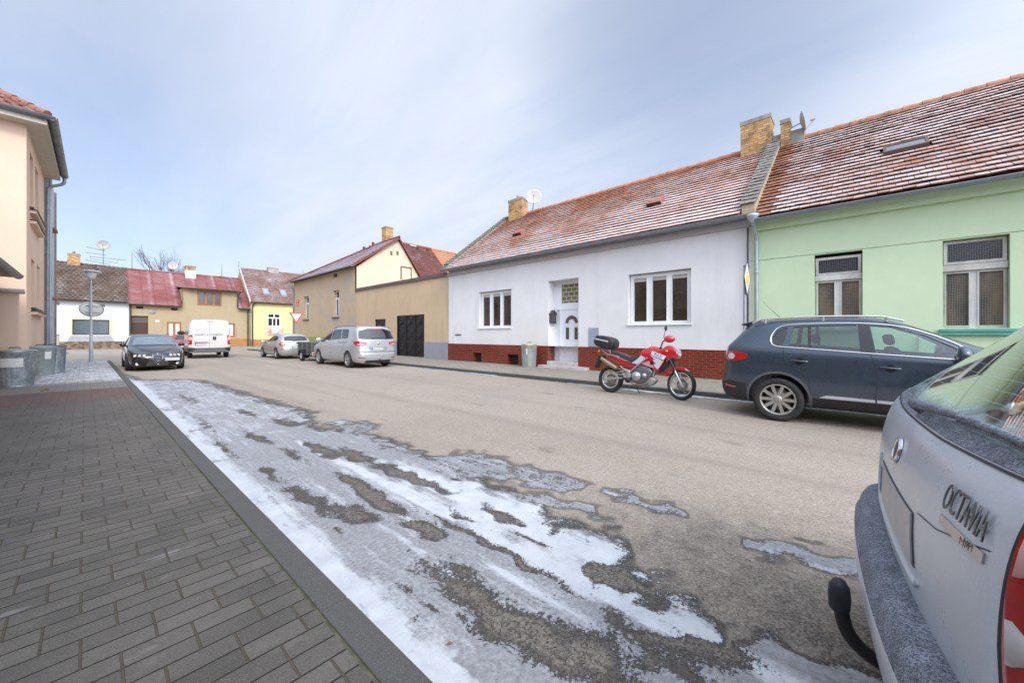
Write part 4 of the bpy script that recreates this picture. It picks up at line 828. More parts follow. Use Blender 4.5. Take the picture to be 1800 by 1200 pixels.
    xx = x0
    while xx < x1:
        tt = 0 if xx < dx1 or xx > dr_ else t1
        b.tube([rp(xx, tt)+Vector((0, 0, .03)), rp(xx, 1)+Vector((0, 0, .03))], .022, 4); xx += .875
    r = b.build('roof', rm.m, h)
    dz = zd+.02; b = MB(); b.add([(dx1-.15, YU-.5, dz), (dr_+.35, YU-.5, dz), (dr_+.35, yk+.3, dz+.28), (dx1-.15, yk+.3, dz+.28), (dx1-.15, YU-.5, dz+.07), (dr_+.35, YU-.5, dz+.07), (dr_+.35, yk+.3, dz+.36), (dx1-.15, yk+.3, dz+.36)], [(0, 1, 2, 3), (4, 5, 6, 7), (0, 1, 5, 4), (1, 2, 6, 5), (0, 3, 7, 4)]); b.build('dormer_roof', rm.m, r)
    MB().tube([rp(x0, 1)+Vector((0, 0, .03)), rp(x1, 1)+Vector((0, 0, .03))], .09, 8).build('ridge_cap', rm.m, r)
    gutter(h, (x0-.1, yE-.07, zE), (dl-.02, yE-.07, zE-.03), DARKM, r=.09); gutter(h, (dr_+.05, yE-.07, zE), (x1, yE-.07, zE-.02), DARKM, r=.09); gutter(h, (dl+.3, YU-.56, dz), (dr_+.35, YU-.56, dz), DARKM, r=.09)
    downpipe(h, [(x0+.03, YU-.3, 4.1), (x0+.03, YU-.08, 3.9), (x0+.03, YU-.08, .1)], .075, DARKM); downpipe(h, [(dr_+.2, YU-.5, dz-.05), (dr_+.02, YU-.1, dz-.5), (dr_+.02, YU-.1, 4.3)], .06, DARKM); downpipe(h, [(x1-.18, YU-.3, 4.1), (x1-.18, YU-.08, 3.9), (x1-.18, YU-.08, .1)], .075, DARKM)
    a, c = UP(325.5, 0, YU+4.3).x, UP(343, 0, YU+4.3).x; zc = UP(334, 468.5, YU+4.3).z
    cb = MB(); cb.box(a, c, YU+3.9, YU+4.9, 8.35, zc-.08); cb.box(a-.02, c+.02, YU+3.88, YU+4.92, 7.5, 8.35, mi=1); cb.box(a-.03, c+.03, YU+3.87, YU+4.93, zc-.08, zc, mi=2); cb.build('chimney', [BR_X, mat('white_chimney_base', (.7, .68, .64), .85), mat('brown_slab', (.2, .14, .1), .9)], r)
    # yellow house with brick gable
    x0, x1 = ux(440.5), ux(523)+3; h = thing('house', 'bright yellow house with brick gable and two skylights in the far row', 'house', ((x0+x1)/2, YU, 0), wc=True)
    zt = 5.1; w = urect(470, 551, 493.3, 574.3); b = MB(); facade(b, 'y', YU, x0, x1, .85, zt, [w+(.12,)]); b.build('wall', stucco('yellow_plaster', (.80, .70, .33), dirt=(.7, .6, .2), df=.15), h)
    MB().box(x0, x1, YU-.03, YU+.05, 0, .85).build('plinth', mat('orange_plinth', (.42, .20, .07), .9), h)
    zR = 9.35; yR = YU+4.5; gp = [(YU, 0), (YU, zt), (yR, zR-.05), (YU+9, zt), (YU+9, 0)]
    b = MB(); b.add([(x0, p[0], p[1]) for p in gp]+[(x1, p[0], p[1]) for p in gp], [(0, 1, 2, 3, 4), (5, 6, 7, 8, 9)]); b.build('gable', brickmat('orange_brick', 'xy', (.55, .27, .11), (.66, .36, .17), (.5, .36, .24), .3, .09, .012), h)
    window(h, 'y', YU+.05, *w, [(.08, .36, .10, .62), (.43, .62, .10, .62), (.71, .92, .10, .62), (.08, .46, .72, .93), (.55, .92, .72, .93)], PVC, GL_DARK)
    q = urect(466.5, 576, 498, 589.5); mr = NT('faded_mural'); o = mr.co(); mr.set(col=mr.mix(mr.rng(mr.noise(o, 2.2, 3), .4, .6), (.72, .60, .50), (.70, .25, .13)), rough=.8)
    mb = MB(); mb.box(q[0], q[1], YU-.04, YU-.003, q[2], q[3]); mm = mb.build('painted_panel', mr.m, h); MB().lathe([(0, 0), (.42, 0), (.42, .03), (0, .03)], 24, Matrix.Translation(((q[0]+q[1])/2+.1, YU-.04, (q[2]+q[3])/2+.05)) @ Matrix.Rotation(R(90), 4, 'X')).build('panel_disc', mat('panel_white', (.75, .73, .72), .8, var=.15, vs=6), mm)
    r = tile_roof('roof', (x0-.1, YU-.3, 5.0), (x1, YU-.3, 5.0), (x0-.1, yR, zR), (x1, yR, zR), .27, .32, T_PINK, h, lift=.04, frost=lambda s, t: .42, jit=.5)
    MB().quad((x0, yR, zR-.01), (x1, yR, zR-.01), (x1, YU+9, 5.1), (x0, YU+9, 5.1)).build('rear_slope', T_PINK, r)
    b = MB(); b.prism([(0, -.1), (1, -.1), (1, .08), (0, .08)], lambda k: Vector((x0-.16, YU-.3, 5.0)).lerp(Vector((x0-.16, yR, zR)), k[0])+Vector((0, 0, k[1])), lambda k: Vector((x0-.02, YU-.3, 5.0)).lerp(Vector((x0-.02, yR, zR)), k[0])+Vector((0, 0, k[1]))); b.build('verge_strip', mat('grey_verge', (.42, .40, .40), .6), r)
    nrm = (0, -(zR-5.0), yR-YU+.3); 
    for c4 in (((456.7, 507), (468.5, 509), (475, 520), (463, 519)), ((488, 509.5), (499, 511), (506, 523), (494.5, 521.5))):
        P = [RAY(a, b_, (0, YU-.3, 5.0), nrm) for a, b_ in c4]; n = Vector(nrm).normalized(); xa, xb = P[3].x, P[2].x; ya, yb = (P[3].y+P[2].y)/2, (P[0].y+P[1].y)/2; zf = lambda y: 5.0+(y-YU+.3)*(zR-5.0)/(yR-YU+.3)
        f = MB(); f.add([(x, y, zf(y)+dz) for dz in (0, .14) for (x, y) in ((xa, ya), (xb, ya), (xb, yb), (xa, yb))], [(4, 5, 6, 7), (0, 1, 5, 4), (1, 2, 6, 5), (2, 3, 7, 6), (3, 0, 4, 7)]); f = f.build('skylight', mat('skylight_frame', (.22, .19, .19), .5), r)
        xa += .1; xb -= .1; ya += .12; yb -= .12; MB().quad(*[(x, y, zf(y)+.145) for (x, y) in ((xa, ya), (xb, ya), (xb, yb), (xa, yb))]).build('pane', mat('skylight_blue_glass', (.28, .33, .42), .08, spec=1.), f)
    gutter(h, (x0-.1, YU-.38, 4.98), (x1, YU-.38, 4.96), DARKM, r=.08); downpipe(h, [(x0+.4, YU-.38, 4.9), (x0+.15, YU-.1, 4.6), (x0+.15, YU-.1, .1)], .075, DARKM)
    a, c = UP(470.5, 0, yR).x, UP(489, 0, yR).x; zc = UP(480, 472, yR).z; MB().box(a, c, yR-.3, yR+.4, 8.7, zc).box(a-.04, c+.04, yR-.34, yR+.44, zc, zc+.08).build('chimney', mat('grey_beige_chimney', (.42, .37, .31), .9, var=.2), r)
row_houses()

# ================================================================= left-hand side
LX = -1.45
def peach_building():
    h = thing('house', 'tall peach plastered house with metal gutter at the left edge', 'house', (LX, 21.5, 0), wc=True)
    Pm = stucco('peach_plaster', (.74, .55, .41), dirt=(.6, .42, .32), df=.25, bs=45, bump=.4)
    y0, y1 = 18.55, 24.25; zt = 7.72
    def wr(xa, xb, ya, yb): return (min(VP(xa, 0, LX).y, VP(xb, 0, LX).y), max(VP(xa, 0, LX).y, VP(xb, 0, LX).y), VP((xa+xb)/2, yb, LX).z, VP((xa+xb)/2, ya, LX).z)
    ws = [wr(52.3, 58.3, 292, 368), wr(62, 67.5, 320, 377), wr(55, 61, 467, 545), wr(65, 69.5, 478, 545)]
    ws = [(a, b, z0_, z0_+1.75) if k < 2 else (a, b, 2.28, 3.85) for k, (a, b, z0_, z1_) in enumerate(ws)]; ws[1] = (ws[1][0], ws[1][1], ws[0][2], ws[0][3])
    b = MB(); facade(b, 'x', LX, y0, y1, 0, zt, []) if False else None
    # facade looking towards +x
    A = MB(); facade(A, 'x', LX, y0, y1, 0, zt, [w+(-.16,) for w in ws]); A.quad((LX, y0, 0), (-9, y0, 0), (-9, y0, zt), (LX, y0, zt)); A.quad((LX, y1, 0), (-9, y1, 0), (-9, y1, zt), (LX, y1, zt)); A.build('wall', Pm, h)
    for w in ws:
        f = window(h, 'x', LX-.14, *w, [(.1, .46, .05, .95), (.54, .9, .05, .95)], BROWNW, GL_DARK, gd=-.03, t=-.02)
        MB().box(LX-.1, LX+.09, w[0]-.06, w[1]+.06, w[2]-.07, w[2]-.02).build('sill', DARKM, f)
    cz = VP(56, 546, LX).z; 
    for (z, ya, yb) in ((ws[0][2]-.10, ws[0][0]-.05, ws[1][1]+.3), (ws[0][2]-.42, ws[0][0]-.05, ws[1][1]+.0), (ws[2][2]-.12, ws[2][0]-.05, ws[3][1]+.4)): MB().box(LX+.001, LX+.14, ya, yb, z-.12, z-.035).box(LX+.001, LX+.17, ya-.02, yb+.02, z-.035, z, mi=1).build('cornice', [Pm, DARKM], h)
    E = .48; so = MB(); zf0, zf1 = 7.68, 7.93
    so.quad((-10, y0-E, zf0), (LX+E-.06, y0-E, zf0), (LX+E-.06, y1, zf0), (-10, y1, zf0)); so.quad((-10, y0-E, zf0), (LX+E-.06, y0-E, zf0), (LX+E-.06, y0-E, zf1), (-10, y0-E, zf1)); so.quad((LX+E-.06, y0-E, zf0), (LX+E-.06, y1, zf0), (LX+E-.06, y1, zf1), (LX+E-.06, y0-E, zf1)); so.quad((-10, y1, zf0), (LX+E-.06, y1, zf0), (LX+E-.06, y1, zf1), (-10, y1, zf1))
    so.build('eaves_box', mat('cream_eaves', (.55, .50, .42), .8, var=.08), h)
    gm = mat('dark_zinc', (.17, .18, .19), .45, metal=.5, var=.25); ge = LX+E+.05
    gutter(h, (-10, y0-E-.09, zf1-.02), (ge+.06, y0-E-.09, zf1-.02), gm, r=.10); gutter(h, (ge, y0-E-.15, zf1-.02), (ge, y1+.02, zf1-.04), gm, r=.10)
    downpipe(h, [(ge, y1-.1, zf1-.1), (ge, y1-.1, zf1-.38), (LX+.10, y1-.12, zf1-.62), (LX+.09, y1-.12, .1)], .055, ZINC)
    tp = tilemat('pantiles', (.20, .08, .06), (.29, .125, .09), (.34, .18, .13), frostc=(.5, .46, .46)); k = .66
    c = (LX+E-.05, y0-E+.05, zf1+.03); ridge = Vector((c[0]-4, c[1]+4, c[2]+4*k))
    r = tile_roof('roof', (-12, c[1], c[2]), c, (-12, ridge.y, ridge.z), (c[0], ridge.y, ridge.z), .24, .34, tp, h, lift=.04, frost=lambda s, t: .45, skip=lambda s, t, p: (c[0]-p.x) < (p.y-c[1]), curve=.045, under=False)
    tile_roof('street_slope', c, (c[0], y1, c[2]), (ridge.x, c[1], ridge.z), (ridge.x, y1, ridge.z), .24, .34, tp, r, lift=.04, frost=lambda s, t: .4, skip=lambda s, t, p: (c[0]-p.x) > (p.y-c[1]), curve=.045, under=False)
    b = MB(); b.poly([(-12, c[1], c[2]-.01), c, ridge, (-12, ridge.y, ridge.z)]); b.poly([c, (c[0], y1, c[2]), (ridge.x, y1, ridge.z), ridge]); b.build('roof_deck', tp, r)
    b = MB(); 
    for i in range(12): p = Vector(c).lerp(ridge, i/12); q = Vector(c).lerp(ridge, (i+1.1)/12); b.tube([p+Vector((0, 0, .06)), q+Vector((0, 0, .04))], [.12, .10], 8)
    b.build('hip_tiles', mat('hip_clay', (.27, .12, .085), .8, var=.3, vs=5), r)
peach_building()
def neighbour_left():
    h = thing('house', 'narrow strip of bluish white house just behind the peach house downpipe', 'house', (-1.4, 26, 0), wc=True)
    b = MB(); w = (25.7, 26.5, 3.0, 4.4); x = -1.36; facade(b, 'x', x, 24.30, 27.9, 0, 8.0, [w+(-.12,), (25.7, 26.5, 6.0, 7.2, -.12)]); b.quad((x, 24.3, 0), (-9, 24.3, 0), (-9, 24.3, 8), (x, 24.3, 8)); b.quad((x, 27.9, 0), (-9, 27.9, 0), (-9, 27.9, 8), (x, 27.9, 8)); b.quad((x, 24.3, 8), (x, 27.9, 8), (-9, 27.9, 8), (-9, 24.3, 8))
    b.build('wall', stucco('pale_blue_plaster', (.50, .53, .57), df=.2), h)
    for z0, z1 in ((3.0, 4.4), (6.0, 7.2)): f = window(h, 'x', x-.1, 25.7, 26.5, z0, z1, [(.1, .9, .08, .92)], BROWNW, GL_DARK, gd=-.03, t=-.02); MB().box(x-.1, x+.16, 25.6, 26.6, z0-.1, z0, bev=.01).build('sill', mat('red_sill', (.3, .12, .08), .6), f)
    MB().tube([(x+.06, 24.42, 8), (x+.06, 24.42, .1)], .05, 8).build('downpipe', ZINCL, h); MB().box(x+.001, x+.06, 27.7, 27.9, 0, 8).build('corner_strip', mat('corner_brown', (.3, .2, .17), .8), h)
neighbour_left()
def gate_wall():
    h = thing('yard_wall', 'peach yard wall with rounded coping behind the rubbish bins', 'wall', (-3, 17.6, 0), wc=True)
    x1 = UP(31.5, 0, 17.5).x; b = MB(); b.box(-8, x1, 17.5, 17.8, 0, 2.55); b.build('wall', stucco('peach_wall_plaster', (.64, .47, .37), dirt=(.55, .42, .33), df=.3), h)
    b = MB(); b.prism([(17.42, 2.55), (17.88, 2.55), (17.85, 2.62), (17.65, 2.68), (17.45, 2.62)], lambda p: Vector((-8, *p)), lambda p: Vector((x1+.10, *p)), bev=.01); b.build('coping', mat('mauve_coping', (.32, .26, .25), .8), h)
gate_wall()
def near_house():
    h = thing('house', 'near low house of which only a dark gutter end shows at the left edge', 'house', (-4, 6, 0), wc=True)
    y0, y1 = -16, 17.3; x = -1.95; b = MB(); facade(b, 'x', x, y0, y1, 0, 3.05, [(a, a+1.1, 1., 2.4, -.2) for a in (-8, -4, -1, 3, 7, 11)]); b.quad((x, y1, 0), (-9, y1, 0), (-9, y1, 3.05), (x, y1, 3.05)); b.quad((x, y0, 0), (-9, y0, 0), (-9, y0, 3.05), (x, y0, 3.05)); b.poly([(x, y1, 3.05), (-9, y1, 3.05), (-5.5, y1, 6)]); b.build('wall', stucco('brown_plaster', (.34, .24, .15)), h)
    for a in (-8, -4, -1, 3, 7, 11): window(h, 'x', x-.15, a, a+1.1, 1., 2.4, [(.08, .46, .06, .94), (.54, .92, .06, .94)], PVC, GL_DARK, gd=-.03, t=-.02)
    r = tile_roof('roof', (-1.55, y0, 3.06), (-1.55, y1, 3.06), (-5.5, y0, 6.1), (-5.5, y1, 6.1), .35, .35, T_BROWN, h, lift=.05, frost=lambda s, t: .75, jit=.5); MB().quad((-5.5, y0, 6.1), (-5.5, y1, 6.1), (-9.4, y1, 3.06), (-9.4, y0, 3.06)).build('rear_slope', T_BROWN, r)
    MB().box(-1.95, -1.57, y0, y1, 2.96, 3.04).build('eaves_board', DARKM, h); gutter(h, (-1.48, y0, 3.0), (-1.48, y1-.1, 3.0), mat('dark_zinc', (.17, .18, .19), .45), r=.09)
near_house()
# ================================================================= vehicles
def flakes(name, col, metal=.5, rough=.32, frost=0., dirt=.25):
    if name in MC: return MC[name]
    t = NT(name); o = t.co(); s = t.sep(o)
    c = t.mix(t.rng(t.noise(o, 2.2, 6, .6), .35, .75, 0, dirt), col, tuple(x*.62+.03 for x in col))
    # road film thrown up along the lower body
    film = t.math('MULTIPLY', t.rng(s[2], .2, .62, 1, 0), t.rng(t.noise(t.map(o, (1, 1, 2)), 5, 7, .7), .35, .7)); c = t.mix(t.math('MULTIPLY', film, .38), c, (.30, .27, .24))
    r = t.rng(t.noise(o, 9, 5, .6), .3, .7, rough*.8, rough*1.3)
    nr = None
    if frost:
        fz = t.noise(t.map(o, (1, 1, 1)), 120, 4, .75); big = t.noise(o, 5, 5, .65); d = t.math('MULTIPLY', t.rng(fz, .44, .66), t.rng(big, .3, .7, .25, 1)); c = t.mix(t.math('MULTIPLY', d, frost), c, (.78, .80, .85)); r = t.math('ADD', r, t.math('MULTIPLY', d, .35)); nr = t.bump(fz, .0012, .35)
    t.set(col=c, rough=r, metal=metal, coat=.5 if frost else .9)
    if nr is not None: t.set(normal=nr)
    t.b.inputs['Coat Roughness'].default_value = .16 if frost else .05
    MC[name] = t.m; return t.m
BLK = mat('black_plastic', (.022, .022, .024), .55, var=.3, vs=10)
BLKG = mat('gloss_black_trim', (.012, .012, .013), .18, spec=.6)
TYRE = mat('tyre_rubber', (.022, .021, .02), .85, var=.35, vs=12, bump=.3, bs=90, dirt=(.12, .105, .09), dirtf=.5)
WELL = mat('wheel_well', (.010, .010, .010), .95)
CHR = mat('chrome', (.75, .76, .78), .12, metal=1., var=.03)
ALU = mat('alloy_rim', (.50, .49, .48), .35, metal=.75, var=.1, vs=8)
REDL = mat('tail_lamp_red', (.42, .012, .012), .10, coat=1., var=.15, vs=12, spec=.8)
WHTL = mat('lamp_clear', (.62, .60, .60), .08, coat=1., var=.1, spec=.8)
ORGL = mat('lamp_amber', (.6, .2, .02), .12, coat=1.)
CGL = mat('car_glass', (.018, .022, .025), .03, spec=1., var=.3)
CGLB = mat('car_glass_frosty', (.15, .20, .24), .18, spec=1., var=.25, vs=3)
GLT = glassmat('clear_glass_green', (.72, .92, .84), .80)
GLP = glassmat('privacy_glass', (.60, .82, .74), .52)
INT = mat('interior_cloth', (.022, .022, .024), .8)
def plate_mat():
    t = NT('number_plate'); return mat('plate_blank', (.48, .47, .47), .4, var=.12, vs=14)
PLB = mat('plate_blue_band', (.05, .17, .42), .4); PLW = mat('plate_blank', (.50, .49, .49), .4, var=.12, vs=14)
COLS = [-1, -.7, -.28, .28, .7, 1]
def body_bm(sp):
    X0 = sp['X']; n = len(X0); T = sp['T']; rows = sp['rows']; K = len(rows); F = COLS; br, bf = sp.get('br', .08), sp.get('bf', .12)
    def lst(v): return list(v) if isinstance(v, (list, tuple)) else [v]*n
    RX, RZ, RW = [], [], []
    for r in rows:
        x = lst(r['x']) if 'x' in r else list(X0); 
        if 'xr' in r: x[0] = r['xr']
        if 'xf' in r: x[-1] = r['xf']
        RX.append(x); RZ.append(lst(r['z'])); w = lst(r['w']); RW.append([a*b for a, b in zip(w, T)] if r.get('t', True) else w)
    bm = bmesh.new(); V = {}
    cr = lst(sp.get('crown', .03)); wc = lst(sp.get('wc', 0))
    def P(i, j, k):
        if (i, j, k) in V: return V[i, j, k]
        f = F[j]; x = RX[k][i]; q = 1-f*f; z = RZ[k][i]
        if i == 0: x -= br*q*sp.get('brk', [1]*K)[k]
        if i == n-1: x += bf*q
        if k == K-1: z += cr[i]*q; x += wc[i]*q
        V[i, j, k] = bm.verts.new((x, RW[k][i]*f, z)); return V[i, j, k]
    J = len(F)-1
    def face(*ks): bm.faces.new([P(*q) for q in ks])
    for i in range(n-1):
        for k in range(K-1):
            for j in (0, J): face((i, j, k), (i+1, j, k), (i+1, j, k+1), (i, j, k+1))
        for j in range(J):
            for k in (0, K-1): face((i, j, k), (i+1, j, k), (i+1, j+1, k), (i, j+1, k))
    for j in range(J):
        for k in range(K-1):
            for i in (0, n-1): face((i, j, k), (i, j+1, k), (i, j+1, k+1), (i, j, k+1))
    bmesh.ops.recalc_face_normals(bm, faces=bm.faces[:])
    me = bpy.data.meshes.new('b'); bm.to_mesh(me); bm.free(); o = bpy.data.objects.new('b', me); COL.objects.link(o)
    m = o.modifiers.new('s', 'SUBSURF'); m.levels = m.render_levels = sp.get('level', 3)
    return o
def evalmesh(o):
    dg = bpy.context.evaluated_depsgraph_get(); dg.update(); return bpy.data.meshes.new_from_object(o.evaluated_get(dg))
def tmpobj(me):
    o = bpy.data.objects.new('tmp', me); COL.objects.link(o); return o
AX = {'L': (lambda a, b: (Vector((a, 3, b)), Vector((0, -1, 0)))), 'R': (lambda a, b: (Vector((a, -3, b)), Vector((0, 1, 0)))), 'B': (lambda a, b: (Vector((-5, a, b)), Vector((1, 0, 0)))), 'F': (lambda a, b: (Vector((8, a, b)), Vector((-1, 0, 0)))), 'T': (lambda a, b: (Vector((a, b, 5)), Vector((0, 0, -1))))}
def hit(bvh, ax, p):
    o, d = AX[ax](p[0], p[1]); h = bvh.ray_cast(o, d)
    if h[0] is None:
        h = bvh.find_nearest(o+d*{'L': 2.2, 'R': 2.2, 'B': 4.1, 'F': 4.6, 'T': 4}[ax]); 
    n = h[1]
    if n.dot(d) > 0: n = -n
    return h[0], n
def smooth_poly(p, k=1):
    for _ in range(k):
        q = []
        for i in range(len(p)):
            a, b = Vector(p[i]), Vector(p[(i+1) % len(p)]); q += [tuple(a*.75+b*.25), tuple(a*.25+b*.75)]
        p = q
    return p
def panel(bvh, poly, ax, off, name, m, parent, thick=0., res=.05, rnd=0, smooth=True, label=None, dish=0.):
    if rnd: poly = smooth_poly(poly, rnd)
    pts = []
    for i in range(len(poly)):
        a, b = Vector(poly[i]), Vector(poly[(i+1) % len(poly)]); k = max(1, int((b-a).length/res))
        pts += [a.lerp(b, q/k) for q in range(k)]
    nb = len(pts); xs = [p.x for p in pts]; ys = [p.y for p in pts]; A = list(pts)
    gx = np.arange(min(xs)+res*.5, max(xs), res); gy = np.arange(min(ys)+res*.5, max(ys), res)
    if len(gx) and len(gy):
        GX, GY = np.meshgrid(gx, gy); s = sdf(GX.ravel(), GY.ravel(), [tuple(p) for p in pts])
        A += [Vector((a, b)) for a, b, c in zip(GX.ravel(), GY.ravel(), s) if c > res*.35]
    tv, te, tf = delaunay_2d_cdt(A, [], [list(range(nb))], 1, 1e-6)[:3]
    V = []; N = []
    for p in tv: h, n = hit(bvh, ax, p); V.append(h+n*off); N.append(n)
    mb = MB(); mb.add(V, tf, 0, smooth)
    if thick:
        cnt = {}
        for f in tf:
            for i in range(len(f)): e = tuple(sorted((f[i], f[(i+1) % len(f)]))); cnt[e] = cnt.get(e, 0)+1
        for (a, b), c in cnt.items():
            if c == 1: mb.add([V[a], V[b], V[b]-N[b]*thick, V[a]-N[a]*thick], [(0, 1, 2, 3)], 0, False)
    o = mb.build(name, m, parent)
    if label: o['label'] = label
    return o
def ribbon(path, w):
    P = [Vector(p) for p in path]; L, Rr = [], []
    for i, p in enumerate(P):
        d = (P[min(i+1, len(P)-1)]-P[max(0, i-1)]).normalized(); n = Vector((-d.y, d.x)); L.append(tuple(p+n*w/2)); Rr.append(tuple(p-n*w/2))
    return L+Rr[::-1]
def ptube(bvh, path, ax, off, r, name, m, parent, closed=False, n=6, rnd=0, step=.05):
    if rnd: path = smooth_poly(path, rnd)
    P = [Vector(p) for p in path]; P = P+[P[0]] if closed else P; Q = []
    for a, b in zip(P[:-1], P[1:]):
        k = max(1, int((b-a).length/step)); Q += [a.lerp(b, i/k) for i in range(k)]
    Q.append(P[-1]); pts = []
    for p in Q: h, nn = hit(bvh, ax, p); pts.append(h+nn*off)
    return MB().tube(pts, r, n).build(name, m, parent)
def arc(cx, cz, r, a0, a1, n=18): return [(cx+math.cos(R(a0+(a1-a0)*i/n))*r, cz+math.sin(R(a0+(a1-a0)*i/n))*r) for i in range(n+1)]
def wheel(par, x, side, y, r, w, rr, style, rimm=ALU, steer=0.):
    # axis along local y, outer face towards side*y
    M = Matrix.Translation((x, side*(y-w/2), r)) @ Matrix.Rotation(R(steer), 4, 'Z') @ Matrix.Rotation(R(-90*side), 4, 'X')
    hub = MB().lathe([(0, -w*.3), (rr*.8, -w*.3), (rr*.8, -w*.1), (0, -w*.1)], 20, M).build('wheel', WELL, par)
    h = w/2
    prof = [(rr, -h*.8), (rr+.02, -h*.95), (r*.90, -h), (r*.975, -h*.84), (r, -h*.5), (r*.992, -h*.48), (r*.992, -h*.42), (r, -h*.4), (r, -.02), (r*.99, -.015), (r*.99, .015), (r, .02), (r, h*.4), (r*.992, h*.42), (r*.992, h*.48), (r, h*.5), (r*.975, h*.84), (r*.90, h), (rr+.02, h*.95), (rr, h*.8)]
    MB().lathe(prof, 40, M, close=True).build('tyre', TYRE, hub)
    b = MB(); b.lathe([(rr+.004, h*.78), (rr-.004, h*.86), (rr-.018, h*.84), (rr-.028, h*.55), (rr-.03, -h*.7), (rr+.004, -h*.7)], 40, M, close=True)
    ns = style[0]; sw = style[1]; pair = style[2] if len(style) > 2 else 0
    for k in range(ns):
        for s in ((-1, 1) if pair else (0,)):
            a = 2*math.pi*k/ns; Mk = M @ Matrix.Rotation(a, 4, 'Z'); o = s*pair
            vs = [(.035, -sw*.55+o*.3, h*.60), (.035, sw*.55+o*.3, h*.60), (rr-.02, sw*.62+o, h*.78), (rr-.02, -sw*.62+o, h*.78), (.035, -sw*.45+o*.3, h*.3), (.035, sw*.45+o*.3, h*.3), (rr-.02, sw*.5+o, h*.45), (rr-.02, -sw*.5+o, h*.45)]
            b.add([Mk @ Vector(v) for v in vs], [(0, 1, 2, 3), (0, 4, 5, 1), (1, 5, 6, 2), (3, 2, 6, 7), (0, 3, 7, 4)])
    b.lathe([(0, h*.70), (.03, h*.70), (.06, h*.62), (.07, h*.3), (0, h*.3)], 20, M); b.build('rim', rimm, hub)
    c = MB().lathe([(0, -.0), (rr*.72, 0), (rr*.72, .012), (0, .012)], 24, M @ Matrix.Translation((0, 0, h*.1))).build('brake_disc', mat('brake_disc', (.22, .2, .18), .45, metal=.6), hub)
    return hub
def box_cutter(polys_ax):
    b = MB()
    for poly, f0, f1 in polys_ax: b.prism(poly, f0, f1, mi=1)
    return b
def make_body(root, sp, paint, cutcabin=False):
    o = body_bm(sp); me0 = evalmesh(o); bpy.data.objects.remove(o)
    bm = bmesh.new(); bm.from_mesh(me0); bmesh.ops.triangulate(bm, faces=bm.faces[:]); bm.normal_update(); bvh = BVHTree.FromBMesh(bm)
    bm.faces.ensure_lookup_table(); FV = [tuple((v.co.copy(), v.normal.copy()) for v in f.verts) for f in bm.faces]; FN = [f.normal.copy() for f in bm.faces]; bm.free()
    me0.materials.clear(); me0.materials.append(paint); me0.materials.append(WELL)
    t = tmpobj(me0); cut = []
    ar = MB()
    for x in (0, sp['wb']):
        for s in (-1, 1): ar.lathe([(0, 0), (sp['ar'], 0), (sp['ar'], .5), (0, .5)], 44, Matrix.Translation((x, s*(sp['ay']+.25)-.0, sp['az'])) @ Matrix.Rotation(R(90), 4, 'X') @ Matrix.Translation((0, 0, -.25)), mi=1)
    def mod(mb):
        mm = bpy.data.meshes.new('c'); mm.from_pydata(mb.v, [], mb.f); mm.materials.append(paint); mm.materials.append(WELL)
        mm.polygons.foreach_set('material_index', mb.mi); bmm = bmesh.new(); bmm.from_mesh(mm); bmesh.ops.remove_doubles(bmm, verts=bmm.verts[:], dist=1e-5); bmesh.ops.recalc_face_normals(bmm, faces=bmm.faces[:]); bmm.to_mesh(mm); bmm.free()
        c = tmpobj(mm); c.hide_render = True; cut.append(c); md = t.modifiers.new('b', 'BOOLEAN'); md.operation = 'DIFFERENCE'; md.solver = 'EXACT'; md.object = c
    mod(ar)
    if cutcabin:
        bm = bmesh.new(); bm.from_mesh(me0); bm.normal_update()
        nv = [(v, v.normal.copy()) for v in bm.verts]
        for v, n in nv: v.co -= n*.045
        for co, no in (((0, 0, sp['cabz']), (0, 0, 1)), ((sp['cabx'], 0, 0), (-1, 0, 0))):
            bmesh.ops.bisect_plane(bm, geom=bm.verts[:]+bm.edges[:]+bm.faces[:], plane_co=co, plane_no=no, clear_inner=True); ed = [e for e in bm.edges if e.is_boundary]; bmesh.ops.holes_fill(bm, edges=ed)
        bm.verts.index_update(); mb = MB(); mb.v = [tuple(v.co) for v in bm.verts]; mb.f = [tuple(v.index for v in f.verts) for f in bm.faces]; mb.mi = [1]*len(mb.f); mb.sm = [False]*len(mb.f); bm.free(); mod(mb)
        mb = MB()
        for w in sp['sidewin']: mb.prism(w, lambda p: Vector((p[0], -2, p[1])), lambda p: Vector((p[0], 2, p[1])), mi=1)
        mod(mb)
        mb = MB(); mb.prism(sp['rearwin'], lambda p: Vector((-3, p[0], p[1])), lambda p: Vector((sp.get('rwx', -.3), p[0], p[1])), mi=1); mod(mb)
        mb = MB(); mb.prism(sp['frontwin'], lambda p: Vector((sp['fwx'], p[0], p[1])), lambda p: Vector((6, p[0], p[1])), mi=1); mod(mb)
    me = evalmesh(t)
    for c in cut: bpy.data.objects.remove(c)
    bpy.data.objects.remove(t)
    me.materials.clear(); me.materials.append(paint); me.materials.append(WELL)
    me.polygons.foreach_set('use_smooth', [True]*len(me.polygons))
    # keep the smooth normals of the uncut skin, flat ones inside the cuts
    cn = []; cache = {}
    for p in me.polygons:
        for vi in p.vertices:
            if vi not in cache:
                c = me.vertices[vi].co; l, n, fi, dd = bvh.find_nearest(c); out = None
                if dd < .002:
                    w = mathutils.interpolate.poly_3d_calc([x[0] for x in FV[fi]], l); out = sum((x[1]*k for x, k in zip(FV[fi], w)), Vector()).normalized()
                cache[vi] = out
            n = cache[vi]; cn.append(n if n is not None and n.dot(p.normal) > .72 else p.normal)
    me.normals_split_custom_set([tuple(n) for n in cn])
    b = bpy.data.objects.new('body', me); link(b, root); return b, bvh
